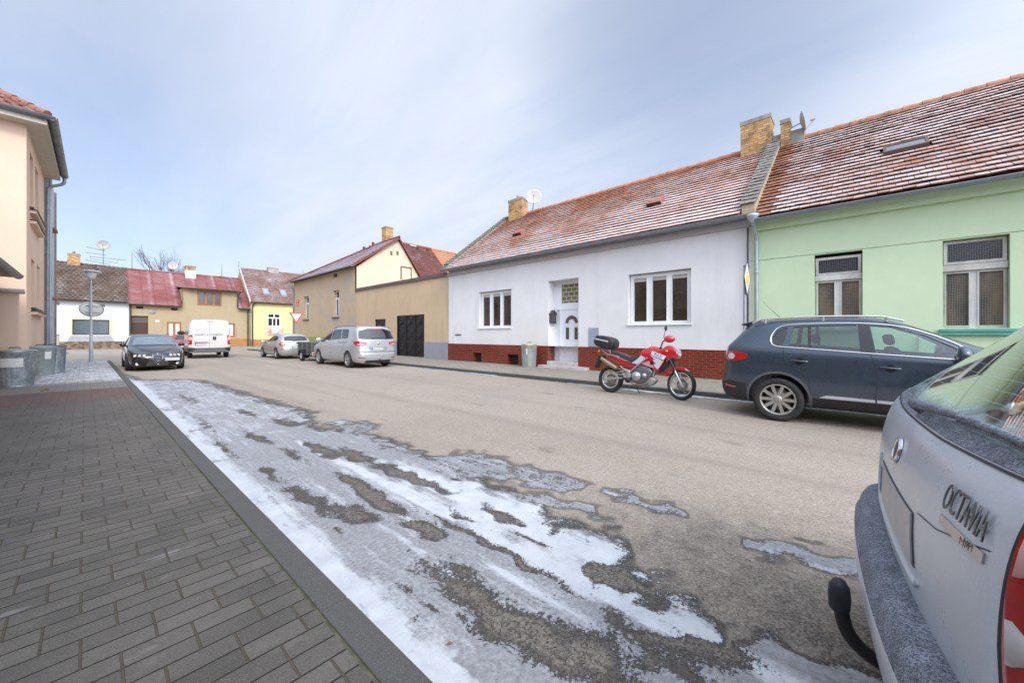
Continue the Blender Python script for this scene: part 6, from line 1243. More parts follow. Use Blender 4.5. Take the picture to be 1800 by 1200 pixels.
# ---- black estate car facing us
def alfa():
    root = thing('parked_car', 'low black estate car facing the camera with triangular chrome grille', 'car', (1.56, 23.4, 0), R(-90)); root.scale = (1, .93, 1); X = [-.95, -.85, -.5, 0, .8, 1.5, 2.0, 2.45, 3.1, 3.42]
    sp = dict(X=X, T=[.84, .94, .99, 1, 1, 1, 1, 1, .96, .80], wb=2.70, ar=.365, ay=.62, az=.33, br=.08, bf=.16, level=3, crown=[.02, .03, .03, .03, .03, .03, .035, .045, .05, .04],
      rows=[dict(z=.14, w=.80), dict(z=.24, w=.885, xf=3.46), dict(z=.42, w=.91, xf=3.50), dict(z=[.60]*8+[.585, .57], w=.915, xf=3.47), dict(z=[.80]*6+[.79, .77, .70, .63], w=.90, xf=3.40), dict(z=[.97, .97, .96, .95, .94, .93, .91, .87, .77, .66], w=.86, xf=3.35), dict(z=[1.0, 1.0, 1.0, .99, .98, .965, .945, .90, .79, .675], w=.83, xf=3.3),
            dict(x=[-.7, -.6, -.4, 0, .6, 1.1, 1.45, 2.35, 3.0, 3.25], z=[1.28, 1.30, 1.31, 1.32, 1.33, 1.30, 1.22, .93, .81, .69], w=[.66, .67, .68, .68, .68, .67, .65, .74, .72, .66]), dict(x=[-.7, -.58, -.35, 0, .55, 1.0, 1.3, 2.32, 2.95, 3.2], z=[1.345, 1.36, 1.37, 1.38, 1.385, 1.36, 1.29, .94, .82, .70], w=[.56, .57, .58, .59, .59, .58, .56, .66, .60, .52])])
    pt = flakes('black_paint', (.004, .005, .008), .0, .10, dirt=.05); body, bvh = make_body(root, sp, pt)
    glassset(root, bvh, [[(-.45, 1.03), (-.35, 1.26), (.42, 1.29), (.46, 1.0)], [(.52, 1.0), (.48, 1.29), (.95, 1.27), (1.4, 1.15), (1.95, .96)]], [(-.5, 1.02), (.5, 1.02), (.48, 1.3), (-.48, 1.3)])
    panel(bvh, [(-.68, .965), (-.3, .975), (.3, .975), (.68, .965), (.585, 1.27), (.3, 1.305), (-.3, 1.305), (-.585, 1.27)], 'F', .004, 'windscreen', CGLB, root, res=.06)
    dk = mat('headlight_pod', (.012, .012, .013), .15, spec=.8)
    for s in ('L', 'R'):
        y = 1 if s == 'L' else -1
        panel(bvh, [(y*.30, .635), (y*.80, .655), (y*.82, .60), (y*.78, .52), (y*.32, .54)], 'F', .006, 'headlight', dk, root, thick=.01)
        for k, yy in enumerate((.40, .53, .655)):
            h, n = hit(bvh, 'F', (y*yy, .585)); Mx = Matrix.Translation(h+Vector((.012, 0, 0))) @ Matrix.Rotation(R(90), 4, 'Y'); MB().lathe([(0, .012), (.030, .006), (.047, .0), (.052, .008), (.055, .0), (.055, -.03), (0, -.03)], 20, Mx).build('lamp', mat('lamp_bulb%d' % (k == 1), (.75, .74, .72) if k != 1 else (.66, .50, .40), .15, metal=.4, var=.05), root)
        h, n = hit(bvh, 'F', (y*.60, .285)); MB().lathe([(0, .01), (.045, .0), (.055, .008), (.055, -.03), (0, -.03)], 18, Matrix.Translation(h+n*.008) @ Matrix.Rotation(R(90), 4, 'Y')).build('fog_lamp', WHTL, root)
        panel(bvh, [(y*.28, .42), (y*.75, .44), (y*.74, .22), (y*.34, .20)], 'F', .003, 'air_intake', WELL, root); 
        mirror_part(root, 1.93, .84, .97, y, BLKG, .9); 
        for wx in (0, 2.7): wheel(root, wx, y, .915, .325, .22, .22, (5, .05), steer=0)
        for line in ([(.5, .25), (.5, .98)], [(1.55, .25), (1.6, .94)]): panel(bvh, ribbon(line, .008), s, .002, 'door_gap', WELL, root, res=.05)
        ptube(bvh, [(2.35, y*.70), (2.75, y*.55), (3.15, y*.32), (3.40, y*.16)], 'T', .0, .007, 'bonnet_gap', WELL, root)
        MB().tube([(-.5, y*.62, 1.36), (-.3, y*.62, 1.405), (.5, y*.63, 1.42), (.95, y*.62, 1.39)], .014, 6).build('roof_rail', mat('grey_rail', (.16, .16, .17), .4), root)
    G = [(-.165, .60), (.165, .60), (.12, .42), (0, .25), (-.12, .42)]; panel(bvh, G, 'F', .004, 'grille', WELL, root, res=.04); ptube(bvh, G, 'F', .014, .007, 'grille_trim', CHR, root, closed=True)
    for z in (.54, .48, .42, .36): w = (z-.25)/.35*.15; ptube(bvh, [(-w, z), (w, z)], 'F', .014, .0055, 'grille_bar', CHR, root)
    h, n = hit(bvh, 'F', (0, .645)); MB().lathe([(0, .012), (.034, .006), (.034, -.01), (0, -.01)], 18, Matrix.Translation(h+n*.004) @ Matrix.Rotation(R(70), 4, 'Y')).build('badge', CHR, root)
    plate(root, bvh, 'F', .42, .44, off=.03); panel(bvh, [(-.75, .15), (.75, .15), (.75, .17), (-.75, .17)], 'F', .012, 'lip', BLKG, root); ptube(bvh, [(-.6, .957), (.1, .965), (.6, .957)], 'F', .02, .008, 'wiper', BLK, root)
alfa()
# ---- silver estate car beside the camera
def octavia():
    root = thing('parked_car', 'frosted silver estate car with tow hook, its rear filling the lower right corner', 'car', (1.968, -1.043, 0), R(-86)); X = [-.92, -.84, -.5, 0, .7, 1.4, 2.0, 2.45, 3.1, 3.42]
    sp = dict(X=X, T=[.90, .975, 1, 1, 1, 1, 1, 1, .96, .80], wb=2.51, ar=.36, ay=.6, az=.32, br=.05, bf=.13, level=4, crown=[.02, .03, .03, .03, .03, .03, .03, .03, .04, .03],
      rows=[dict(z=.22, w=.80, xr=-.84), dict(z=.40, w=.86, xr=-.91), dict(z=.62, w=.868, xr=-.925), dict(z=.80, w=.868, xr=-.93), dict(z=[.95]*6+[.93, .90, .80, .70], w=.862, xr=-.915), dict(z=[1.06, 1.055, 1.05, 1.04, 1.02, 1.0, .98, .93, .83, .72], w=.845, xr=-.885), dict(z=[1.115, 1.105, 1.10, 1.09, 1.06, 1.04, 1.01, .95, .85, .73], w=.82, xr=-.845),
            dict(x=[-.55, -.45, -.2, .1, .7, 1.2, 1.55, 2.4, 3.0, 3.3], z=[1.385, 1.39, 1.395, 1.40, 1.40, 1.38, 1.30, .98, .86, .74], w=[.70, .70, .69, .675, .675, .67, .66, .74, .72, .66]), dict(x=[-.53, -.40, -.15, .1, .65, 1.1, 1.4, 2.4, 2.95, 3.25], z=[1.435, 1.45, 1.455, 1.46, 1.46, 1.44, 1.37, 1.0, .87, .75], w=[.62, .62, .61, .59, .59, .58, .57, .66, .60, .55])],
      cabz=.80, cabx=2.2, rwx=-.25, fwx=1.3,
      sidewin=[[(-.40, 1.12), (-.30, 1.33), (.35, 1.36), (.38, 1.09)], [(.45, 1.09), (.42, 1.36), (.95, 1.355), (1.02, 1.07)], [(1.10, 1.065), (1.02, 1.35), (1.3, 1.31), (1.95, 1.04)]],
      rearwin=[(-.74, 1.118), (.74, 1.118), (.63, 1.385), (-.63, 1.385)], frontwin=[(-.6, 1.05), (.6, 1.05), (.5, 1.38), (-.5, 1.38)])
    pt = flakes('frosted_silver_paint', (.50, .55, .61), .12, .30, frost=.40, dirt=.12); body, bvh = make_body(root, sp, pt, True)
    # glass with frost along its lower edge and heating wires
    t = NT('frosty_rear_glass'); o = t.co(); s = t.sep(o)
    tr = t.n('ShaderNodeBsdfTransparent'); t.put(tr.inputs[0], (.36, .56, .46)); g = t.n('ShaderNodeBsdfGlossy'); g.inputs['Roughness'].default_value = .03; fr = t.n('ShaderNodeFresnel'); fr.inputs[0].default_value = 1.7
    mx = t.n('ShaderNodeMixShader'); t.put(mx.inputs[0], t.math('MULTIPLY_ADD', fr.outputs[0], 1.3, .05, clamp=True)); t.t.links.new(tr.outputs[0], mx.inputs[1]); t.t.links.new(g.outputs[0], mx.inputs[2])
    nz = t.noise(o, 9, 7, .7); ny = t.noise(t.map(o, (1, 1, 1)), 60, 3, .7); zz = t.math('ADD', s[2], t.math('ADD', t.math('MULTIPLY', nz, .12), t.math('MULTIPLY', ny, .03)))
    fz = t.rng(zz, 1.215, 1.25, .80, 0); wires = t.rng(t.math('ABSOLUTE', t.math('SUBTRACT', t.math('FRACT', t.math('MULTIPLY', s[2], 36.)), .5)), .46, .48, 0, .35); m = t.math('MAXIMUM', fz, wires)
    d = t.n('ShaderNodeBsdfDiffuse'); t.put(d.inputs[0], t.mix(t.rng(zz, 1.20, 1.245), (.16, .17, .19), (.42, .60, .60))); m2 = t.n('ShaderNodeMixShader'); t.put(m2.inputs[0], m); t.t.links.new(mx.outputs[0], m2.inputs[1]); t.t.links.new(d.outputs[0], m2.inputs[2]); t.t.links.new(m2.outputs[0], t.out.inputs[0])
    panel(bvh, sp['rearwin'], 'B', .001, 'rear_window', t.m, root, res=.04)
    fb = NT('frosty_black'); o = fb.co(); a = fb.noise(o, 190, 3, .8); big = fb.noise(o, 14, 5, .7); c = fb.mix(fb.math('MULTIPLY', fb.rng(a, .40, .60), fb.rng(big, .3, .7, .3, .9)), (.040, .047, .062), (.42, .47, .56)); fb.set(col=c, rough=.7, normal=fb.bump(a, .002, .6))
    # black band under the glass, wiper, tailgate shut lines
    panel(bvh, [(-.76, 1.104), (-.3, 1.092), (.3, 1.092), (.76, 1.104), (.73, 1.125), (-.73, 1.125)], 'B', .004, 'glass_band', fb.m, root, thick=.01, res=.04)
    panel(bvh, ribbon([(-.77, 1.098), (-.3, 1.086), (.3, 1.086), (.77, 1.098)], .005), 'B', .003, 'panel_gap', BLK, root, res=.04)
    for s in ('L', 'R'):
        for w in sp['sidewin']: panel(bvh, w, s, -.008, 'side_window', GLT, root, res=.08)
    panel(bvh, sp['frontwin'], 'F', -.01, 'windscreen', GLT, root)
    P = [hit(bvh, 'B', q) for q in ((.04, 1.115), (-.12, 1.125), (-.34, 1.135), (-.37, 1.137), (-.52, 1.14), (-.68, 1.135))]; Q = [h+n*(.035 if i < 3 else .028) for i, (h, n) in enumerate(P)]
    b = MB(); b.tube([Q[0]-P[0][1]*.03, Q[0], Q[1], Q[2]], [.018, .017, .015, .010], 10); w_ = b.build('wiper', fb.m, root); MB().tube(Q[2:], [.010, .011, .010, .009], 6).tube([q-Vector((0, 0, .012)) for q in Q[2:]], [.006]*4, 5).build('wiper_blade', fb.m, w_)
    # shallow recess for the plate
    plm = mat('plate_unreadable', (.36, .36, .37), .35, var=.25, vs=5); rec = [(-.33, .72), (-.29, .885), (.29, .885), (.33, .72)]
    panel(bvh, [(-.362, .731), (-.355, .727), (.305, .727), (.312, .731), (.277, .870), (-.325, .870)], 'B', .0015, 'plate_recess', mat('recess_dark', (.05, .052, .056), .5), root, res=.04)
    p = panel(bvh, [(-.35, .735), (-.315, .865), (.27, .865), (.30, .735)], 'B', .006, 'number_plate', plm, root, res=.05, thick=.004); panel(bvh, [(.215, .75), (.215, .85), (.262, .85), (.268, .75)], 'B', .008, 'plate_band', PLB, p, res=.03)
    ptube(bvh, [(.345, .885), (.355, .715), (.32, .69), (-.37, .69), (-.405, .715)], 'B', -.003, .011, 'recess_lip', pt, root, rnd=0, n=10, step=.02)
    panel(bvh, ribbon([(-.36, .885), (-.5, .90), (-.72, .955)], .003), 'B', .0015, 'panel_crease', BLK, root, res=.03)
    # round emblem
    h, n = hit(bvh, 'B', (0, .975)); M = Matrix.Translation(h+n*.001) @ n.to_track_quat('Z', 'Y').to_matrix().to_4x4(); e = MB(); e.lathe([(.0, .004), (.034, .005), (.036, .010), (.043, .009), (.046, 0)], 32, M); em = e.build('badge', CHR, root)
    e = MB(); e.lathe([(.0, .0062), (.033, .0062)], 28, M); e.build('badge_ground', mat('badge_green', (.03, .09, .05), .3), em); e = MB()
    for k in range(3): e.add([M @ Vector(q) for q in ((-.022, -.02+k*.009, .0075), (.012-k*.004, -.004+k*.009, .0075), (.014-k*.004, .003+k*.009, .0075), (-.018, -.011+k*.009, .0075))], [(0, 1, 2, 3)])
    e.build('badge_arrow', CHR, em)
    # chrome lettering
    def lettering(s_, y, z, sz, ext, m, sx_, off=.004):
        h, n = hit(bvh, 'B', (y, z)); up = Vector((0, 0, 1)); xx = up.cross(n).normalized(); h2, _ = hit(bvh, 'B', (y-.08, z)); h1, _ = hit(bvh, 'B', (y+.08, z)); xx = (h2-h1).normalized(); yy = n.cross(xx).normalized(); n = xx.cross(yy)
        M = Matrix((xx, yy, n)).transposed().to_4x4(); M.translation = h+n*off; return text('lettering', s_, sz, ext, m, root, M, sx_, spc=1.06 if sz > .05 else 0)
    lettering('OCTAVIA', -.610, .990, .092, .0015, mat('letter_chrome', (.22, .225, .24), .2, metal=1.), .47); lettering('MPI', -.655, .934, .022, .0003, BLKG, 1.2, off=.0065)
    hh = [hit(bvh, 'B', (y, .930)) for y in (-.52, -.58, -.64, -.70)]; 
    panel(bvh, [(-.515, .945), (-.71, .945), (-.712, .923), (-.515, .923)], 'B', .004, 'trim_bar', mat('dull_chrome', (.50, .51, .53), .22, metal=1.), root, thick=.004, res=.03)
    # tail lamps, red and clear bands
    for y in (1, -1):
        panel(bvh, [(y*.765, 1.06), (y*.85, 1.07), (y*.86, .64), (y*.785, .63), (y*.775, .80)], 'B', .006, 'tail_lamp', REDL, root, thick=.012, res=.04); panel(bvh, [(y*.778, .86), (y*.855, .87), (y*.86, .79), (y*.783, .78)], 'B', .010, 'reversing_lamp', WHTL, root, res=.04); panel(bvh, [(y*.773, 1.04), (y*.845, 1.05), (y*.855, .95), (y*.777, .94)], 'B', .010, 'reversing_lamp', mat('lamp_pink', (.75, .42, .38), .15, coat=1), root, res=.04)
        panel(bvh, [(-.80, 1.06), (-.60, 1.03), (-.62, .66), (-.80, .64)], 'L' if y > 0 else 'R', .006, 'tail_lamp', REDL, root, thick=.012, res=.04); mirror_part(root, 1.95, .86, 1.0, y, pt)
        panel(bvh, ribbon([(y*.759, 1.07), (y*.767, .8), (y*.778, .63)], .006), 'B', .002, 'panel_gap', BLK, root, res=.03)
        for wx in (0, 2.51): wheel(root, wx, y, .87, .31, .2, .2, (7, .025))
    # bumper: frosty black step over a painted skin
    path = [(-.34, .845), (-.62, .865), (-.84, .82), (-.93, .68), (-.958, .34), (-.965, 0), (-.958, -.34), (-.93, -.68), (-.84, -.82), (-.62, -.865), (-.34, -.845)]
    sweep(path, [(-.07, .640, 0), (.03, .634, 0), (.064, .624, 0), (.076, .602, 0), (.080, .575, 0), (.092, .555, 1), (.092, .48, 1), (.072, .38, 1), (.03, .30, 1), (-.05, .25, 1), (-.12, .23, 1)], 'bumper', [fb.m, pt], root)
    b = MB(); pts = bent([(-.80, .0, .20), (-1.0, .0, .195), (-1.09, .0, .26), (-1.11, 0, .38)], 5, .09); b.tube(pts, .024, 12); tb = b.build('tow_hook', mat('rusty_black_iron', (.018, .014, .012), .6, var=.5, vs=14, bump=.5), root); MB().lathe([(0, -.055), (.026, -.055), (.032, -.045), (.034, .0), (.031, .035), (.018, .058), (0, .063)], 20, Matrix.Translation((-1.11, 0, .40))).build('rubber_cap', mat('cap_rubber', (.018, .02, .027), .55, var=.3, vs=30, dirt=(.3, .33, .4), dirtf=.2), tb)
    seats(root, [(.55, True), (1.35, False)], .58, .62, .5); MB().box(1.85, 2.15, -.65, .65, .82, .98, bev=.04).build('dashboard', INT, root); MB().box(-.62, .45, -.6, .6, .78, .84).build('parcel_shelf', INT, root)
octavia()
# ---- little box trailer
def trailer():
    root = thing('trailer', 'small dark box trailer between the silver hatchback and the people carrier', 'trailer', (8.02, 21.7, 0), R(90)); m = mat('weathered_trailer_panel', (.075, .07, .065), .6, var=.3, vs=4); g = mat('galvanised', (.24, .25, .26), .45, metal=.5, var=.2)
    b = MB(); b.box(-.98, .98, .56, .60, .42, .98); b.box(-.98, .98, -.60, -.56, .42, .98); b.box(.94, .98, -.56, .56, .42, .98); b.box(-.98, -.94, -.56, .56, .42, .98); b.box(-.98, .98, -.6, .6, .38, .42); bx = b.build('cargo_box', m, root)
    b = MB(); 
    for x in (-1.0, -.33, .33, .98): b.box(x-.02, x+.02, .60, .625, .36, 1.0); b.box(x-.02, x+.02, -.625, -.60, .36, 1.0)
    b.box(-1., 1., .602, .622, .96, 1.0); b.box(-1., 1., -.622, -.602, .96, 1.0); b.box(-1.01, -.985, -.622, .622, .96, .995); b.box(-1.015, -.985, -.6, .6, .36, .43); b.build('frame', g, bx)
    MB().tube([(.9, 0, .38), (1.7, 0, .42), (1.85, 0, .46)], .035, 8).build('drawbar', g, root); MB().box(-1.03, -.985, -.6, .6, .30, .48, bev=.01).build('lamp_board', mat('pale_board', (.55, .5, .45), .6), root)
    for y in (1, -1):
        wheel(root, 0, y, .80, .27, .14, .15, (6, .03), mat('white_steel_rim', (.5, .5, .5), .5)); f = MB(); a = [(math.cos(R(t))*.33, .27+math.sin(R(t))*.33) for t in range(0, 181, 15)]
        for p, q in zip(a[:-1], a[1:]): f.add([(p[0], y*.64, p[1]), (q[0], y*.64, q[1]), (q[0], y*.83, q[1]), (p[0], y*.83, p[1])], [(0, 1, 2, 3)], 0, True)
        f.add([(p[0], y*.832, p[1]) for p in a]+[(p[0]*.86, y*.832, .27+(p[1]-.27)*.86) for p in a], [(i, i+1, 13+i+1, 13+i) for i in range(12)]); f.build('mudguard', BLKG, root); MB().box(-1.045, -1.025, y*.5-.07, y*.5+.07, .34, .44, bev=.005).build('tail_lamp', REDL, root)
    MB().box(-1.04, -1.028, -.2, .2, .33, .43).build('number_plate', PLW, root)
trailer()
# ================================================================= motorcycle
def motorcycle():
    U0 = 4.40; V0 = 8.32
    def q(cx, cy, y=0.): p = VP(1035+cx/8, 565+cy/8, V0+y); return (U0-p.y, p.z)
    root = thing('motorcycle', 'red and white touring motorcycle with black top box parked at the kerb', 'motorcycle', (V0+.02, U0, 0), R(-90)); root.rotation_euler = (R(-5), 0, R(-90))
    red = mat('bike_red', (.55, .012, .025), .14, coat=1., var=.06); sil = mat('bike_silver', (.50, .50, .52), .32, metal=.7, var=.12); eng = mat('engine_grey', (.17, .17, .175), .42, metal=.6, var=.3, vs=14); whp = mat('bike_pearl', (.60, .58, .64), .25, coat=.6, var=.06); seatm = mat('seat_vinyl', (.045, .045, .055), .5, var=.2)
    def sl(poly, h, m, name, par=root, bev=.012, y0=None, smooth=True, rnd=0, px=True):
        P = [q(*p) for p in poly] if px else poly
        if rnd: P = smooth_poly(P, rnd)
        a, b = (-h, h) if y0 is None else (y0-h, y0+h)
        o = MB().prism(P, lambda p: Vector((p[0], b, p[1])), lambda p: Vector((p[0], a, p[1])), bev=bev, smooth=True).build(name, m, par)
        try: o.data.set_sharp_from_angle(angle=R(50))
        except Exception: pass
        return o
    rw, rb = q(297, 815), q(297, 1000); fw, fb_ = q(1290, 892), q(1290, 1106)
    def bw(x, r, w, rr, steer, nsp):
        M = Matrix.Translation((x, 0, r)) @ Matrix.Rotation(R(steer), 4, 'Z') @ Matrix.Rotation(R(90), 4, 'X'); hub = MB().lathe([(0, -.07), (.035, -.07), (.035, -.05), (.05, -.045), (.05, -.03), (.025, -.02), (.025, .02), (.05, .03), (.05, .045), (.035, .05), (.035, .07), (0, .07)], 18, M).build('wheel', sil, root); h = w/2
        MB().lathe([(rr, -h*.6), (r-.055, -h*.95), (r-.03, -h), (r-.008, -h*.65), (r, -h*.25), (r-.008, -h*.22), (r-.008, -h*.12), (r+.002, -h*.1), (r+.002, h*.1), (r-.008, h*.12), (r-.008, h*.22), (r, h*.25), (r-.008, h*.65), (r-.03, h), (r-.055, h*.95), (rr, h*.6)], 48, M, close=True).build('tyre', TYRE, hub)
        MB().lathe([(rr+.006, -h*.62), (rr-.012, -h*.66), (rr-.022, -h*.35), (rr-.018, 0), (rr-.022, h*.35), (rr-.012, h*.66), (rr+.006, h*.62), (rr+.002, 0)], 48, M, close=True).build('rim', mat('bright_rim', (.68, .68, .70), .25, metal=.8, var=.05), hub)
        b = MB()
        for k in range(nsp):
            a = 2*math.pi*k/nsp; s = 1 if k % 2 else -1; a2 = a+(.28 if k % 4 < 2 else -.28); b.tube([M @ Vector((math.cos(a)*.045, math.sin(a)*.045, s*.038)), M @ Vector((math.cos(a2)*(rr-.015), math.sin(a2)*(rr-.015), 0))], .0026, 4, caps=False)
        b.build('spokes', mat('steel_spoke', (.30, .26, .22), .4, metal=.8), hub)
        MB().lathe([(.07, -.048), (.13, -.048), (.13, -.043), (.07, -.043)], 28, M, close=True).build('brake_disc', mat('disc_steel', (.35, .33, .32), .3, metal=.9), hub)
    RR = rw[1]-rb[1]-.0; r0 = .315; r1 = .325; xr, xf = rw[0], fw[0]
    bw(xr, r0, .13, .215, 0, 36); bw(xf, r1, .095, .258, -14, 36)
    # tail, seat, tank and fairing
    sl([(265, 470), (330, 480), (480, 545), (640, 590), (690, 640), (640, 650), (560, 625), (430, 600), (330, 540)], .075, red, 'tail_fairing', rnd=1)
    sl([(300, 408), (430, 435), (480, 455), (560, 500), (640, 500), (700, 455), (735, 420), (740, 470), (690, 540), (620, 575), (560, 560), (440, 505), (310, 440)], .115, seatm, 'seat', bev=.03, rnd=1)
    sl([(735, 425), (790, 385), (870, 365), (960, 375), (1010, 405), (1110, 330), (1190, 360), (1245, 430), (1265, 480), (1230, 520), (1150, 510), (1075, 530), (1050, 590), (985, 690), (940, 690), (900, 650), (740, 600), (700, 530)], .13, red, 'tank', bev=.03, rnd=1)
    for y in (-1, 1):
        sl([(745, 480), (830, 530), (700, 600), (620, 585), (690, 535)], .004, whp, 'side_decal', y0=y*.134, bev=0); sl([(870, 470), (1060, 560), (985, 680), (925, 610), (960, 600), (905, 545), (935, 540)], .004, whp, 'side_decal', y0=y*.136, bev=0)
        sl([(750, 590), (860, 560), (940, 660), (820, 625)], .004, mat('bike_pink', (.62, .30, .36), .3, coat=.5), 'side_decal', y0=y*.135, bev=0)
        sl([(895, 415), (1095, 490), (1060, 545), (885, 470)], .004, mat('decal_white', (.78, .80, .84), .35), 'side_decal', y0=y*.137, bev=0)
        a, b_ = q(890, 440), q(1085, 520); ang = math.atan2(b_[1]-a[1], b_[0]-a[0]); c = Vector(((a[0]+b_[0])/2, 0, (a[1]+b_[1])/2))
        Mx = Matrix(((1, 0, 0, c.x), (0, 0, -1, -.143), (0, 1, 0, c.z), (0, 0, 0, 1))) @ Matrix.Rotation(ang, 4, 'Z') if y < 0 else Matrix(((-1, 0, 0, c.x), (0, 0, 1, .143), (0, 1, 0, c.z), (0, 0, 0, 1))) @ Matrix.Rotation(-ang, 4, 'Z')
        text('lettering', 'KLE', .085, .001, mat('decal_blue', (.01, .09, .30), .3), root, Mx, 1.35)
    sl([(1060, 590), (1130, 520), (1190, 530), (1120, 600), (1080, 640), (1000, 715), (960, 720), (1000, 680)], .09, BLK, 'radiator_shroud')
    sl([(905, 545), (915, 590), (900, 615), (870, 600), (880, 560)], .006, WELL, 'air_scoop', y0=-.136, bev=0)
    sl([(1160, 340), (1190, 345), (1245, 400), (1262, 455), (1240, 450), (1200, 400)], .09, mat('smoke_screen', (.35, .36, .37), .1, spec=.9), 'windshield', bev=.01); sl([(1215, 420), (1255, 445), (1268, 480), (1240, 500), (1215, 470)], .075, WHTL, 'headlight', bev=.015)
    for y in (-.16, .16): p = q(1110, 422); MB().lathe([(0, 0), (.028, 0), (.03, .02), (.018, .045), (0, .05)], 12, Matrix.Translation((p[0], y, p[1])) @ Matrix.Rotation(R(90 if y < 0 else -90), 4, 'X')).build('indicator', ORGL, root)
    # engine block with cylinders and clutch cover
    e = sl([(620, 700), (730, 610), (860, 640), (910, 720), (870, 790), (820, 850), (700, 880), (620, 850), (600, 780)], .13, eng, 'engine', bev=.03)
    for cx, cy, r, yy in ((690, 770, .105, -.155), (570, 820, .07, -.14), (800, 760, .055, -.15)):
        p = q(cx, cy); MB().lathe([(0, .03), (r*.45, .03), (r*.5, .018), (r*.8, .018), (r*.92, .008), (r, -.01), (r, -.06), (0, -.06)], 24, Matrix.Translation((p[0], yy, p[1])) @ Matrix.Rotation(R(90), 4, 'X')).build('engine_cover', sil if cx != 570 else BLK, e)
    b = MB()
    for k in range(6): a, c = q(700+k*4, 610+k*17), q(850+k*4, 640+k*17); b.tube([(a[0], -.11, a[1]), (c[0], -.11, c[1])], .006, 4).tube([(a[0], .11, a[1]), (c[0], .11, c[1])], .006, 4)
    sl([(680, 870), (760, 840), (850, 780), (920, 790), (950, 830), (900, 890), (800, 920), (700, 905)], .10, mat('skid_plate_grey', (.36, .34, .31), .45, metal=.4, var=.25), 'skid_plate', bev=.02)
    def tb(pts, r, m, name, y=0., ys=None, n=8, par=root): 
        P = [q(*p) for p in pts]; return MB().tube([(p[0], (ys[i] if ys else y), p[1]) for i, p in enumerate(P)], r, n).build(name, m, par)
    tb([(835, 510), (700, 620), (590, 715)], .016, sil, 'frame_tube', -.145); tb([(835, 510), (700, 620), (590, 715)], .016, sil, 'frame_tube', .145); tb([(920, 690), (900, 780)], .02, sil, 'down_tube', -.06)
    sl([(490, 650), (600, 690), (610, 790), (560, 800), (540, 720)], .02, sil, 'pivot_plate', y0=-.15); tb([(470, 630), (560, 720), (560, 690)], .014, sil, 'footrest_bracket', -.16); tb([(370, 735), (545, 690)], .012, sil, 'footrest_bracket', -.17); tb([(370, 745), (545, 750)], .012, sil, 'footrest_bracket', -.17)
    for y in (-.10, .10): sl([(240, 790), (480, 780), (490, 805), (300, 822), (240, 825)], .014, sil, 'swingarm', y0=y)
    tb([(200, 520), (300, 590), (420, 665)], [.042, .052, .046], mat('bronze_exhaust', (.38, .30, .20), .35, metal=.8, var=.25), 'exhaust', -.17, n=16); tb([(415, 660), (520, 700), (560, 800), (650, 890), (850, 880)], .02, mat('header_pipe', (.25, .2, .16), .4, metal=.8), 'exhaust_pipe', -.12)
    tb([(175, 385), (300, 415), (300, 450)], .011, sil, 'rack', -.10); tb([(175, 385), (300, 415)], .011, sil, 'rack', .10); tb([(180, 395), (260, 460), (440, 500)], .011, sil, 'rack', -.11)
    # top box
    tbx = sl([(85, 225), (130, 195), (240, 205), (320, 235), (355, 275), (350, 350), (300, 390), (240, 395), (110, 345), (80, 300)], .19, BLK, 'top_box', bev=.035); sl([(78, 232), (290, 278), (290, 300), (78, 252)], .196, mat('box_strip', (.42, .40, .42), .4), 'box_strip', par=tbx, bev=.004)
    sl([(120, 480), (180, 470), (200, 500), (150, 560), (110, 650), (80, 640), (110, 550)], .08, BLK, 'number_plate_holder'); p = q(155, 420); MB().box(p[0]-.02, p[0]+.02, -.16, -.12, p[1]-.03, p[1]+.03, bev=.008).build('indicator', ORGL, root); sl([(160, 462), (235, 455), (230, 480), (165, 480)], .05, REDL, 'tail_lamp')
    # forks, mudguard, bars, mirrors, hand guards
    for y in (-.09, .09): ft = tb([(1135, 530), (1215, 700)], .028, BLK, 'fork', y); tb([(1205, 680), (1325, 915)], .024, sil, 'fork_leg', y, par=root)
    A = [q(*p) for p in ((1065, 780), (1085, 715), (1150, 665), (1240, 640), (1340, 660), (1390, 705))]; B_ = [q(*p) for p in ((1090, 770), (1120, 725), (1180, 700), (1250, 685), (1330, 690), (1390, 712))]
    MB().prism(A+B_[::-1], lambda p: Vector((p[0], -.06, p[1])), lambda p: Vector((p[0], .06, p[1])), bev=.01).build('front_mudguard', red, root)
    P = [q(1060, 275, -.40), q(1010, 290, -.22), q(990, 370), q(930, 365, .2), q(880, 372, .38)]; MB().tube([(P[0][0], -.40, P[0][1]), (P[1][0], -.22, P[1][1]), (P[2][0], -.04, P[2][1]), (P[2][0], .04, P[2][1]), (P[3][0], .2, P[3][1]), (P[4][0], .38, P[4][1])], .015, 8).build('handlebar', BLK, root)
    for y in (-1, 1):
        b = MB(); bm = bmesh.new(); bmesh.ops.create_icosphere(bm, subdivisions=3, radius=1)
        for v in bm.verts: v.co = Vector((v.co.x*.115, v.co.y*.09, v.co.z*.075))
        p = q(1100, 265, -.36) if y < 0 else q(900, 372, .36); b.frombm(bm, 0, Matrix.Translation((p[0], y*.36, p[1])), True); b.build('hand_guard', red, root)
        p, k = (q(1020, 240, -.28), q(1038, 130, -.36)) if y < 0 else (q(880, 370, .28), q(850, 335, .36)); MB().tube([(p[0], y*.28, p[1]), (k[0], y*.36, k[1])], .006, 5).build('mirror_stem', BLK, root); bm = bmesh.new(); bmesh.ops.create_icosphere(bm, subdivisions=3, radius=1); 
        for v in bm.verts: v.co = Vector((v.co.x*.022, v.co.y*.06, v.co.z*.06))
        k = q(1045, 110, -.37) if y < 0 else q(845, 330, .37); MB().frombm(bm, 0, Matrix.Translation((k[0], y*.37, k[1])), True).build('mirror', BLK if y < 0 else CHR, root)
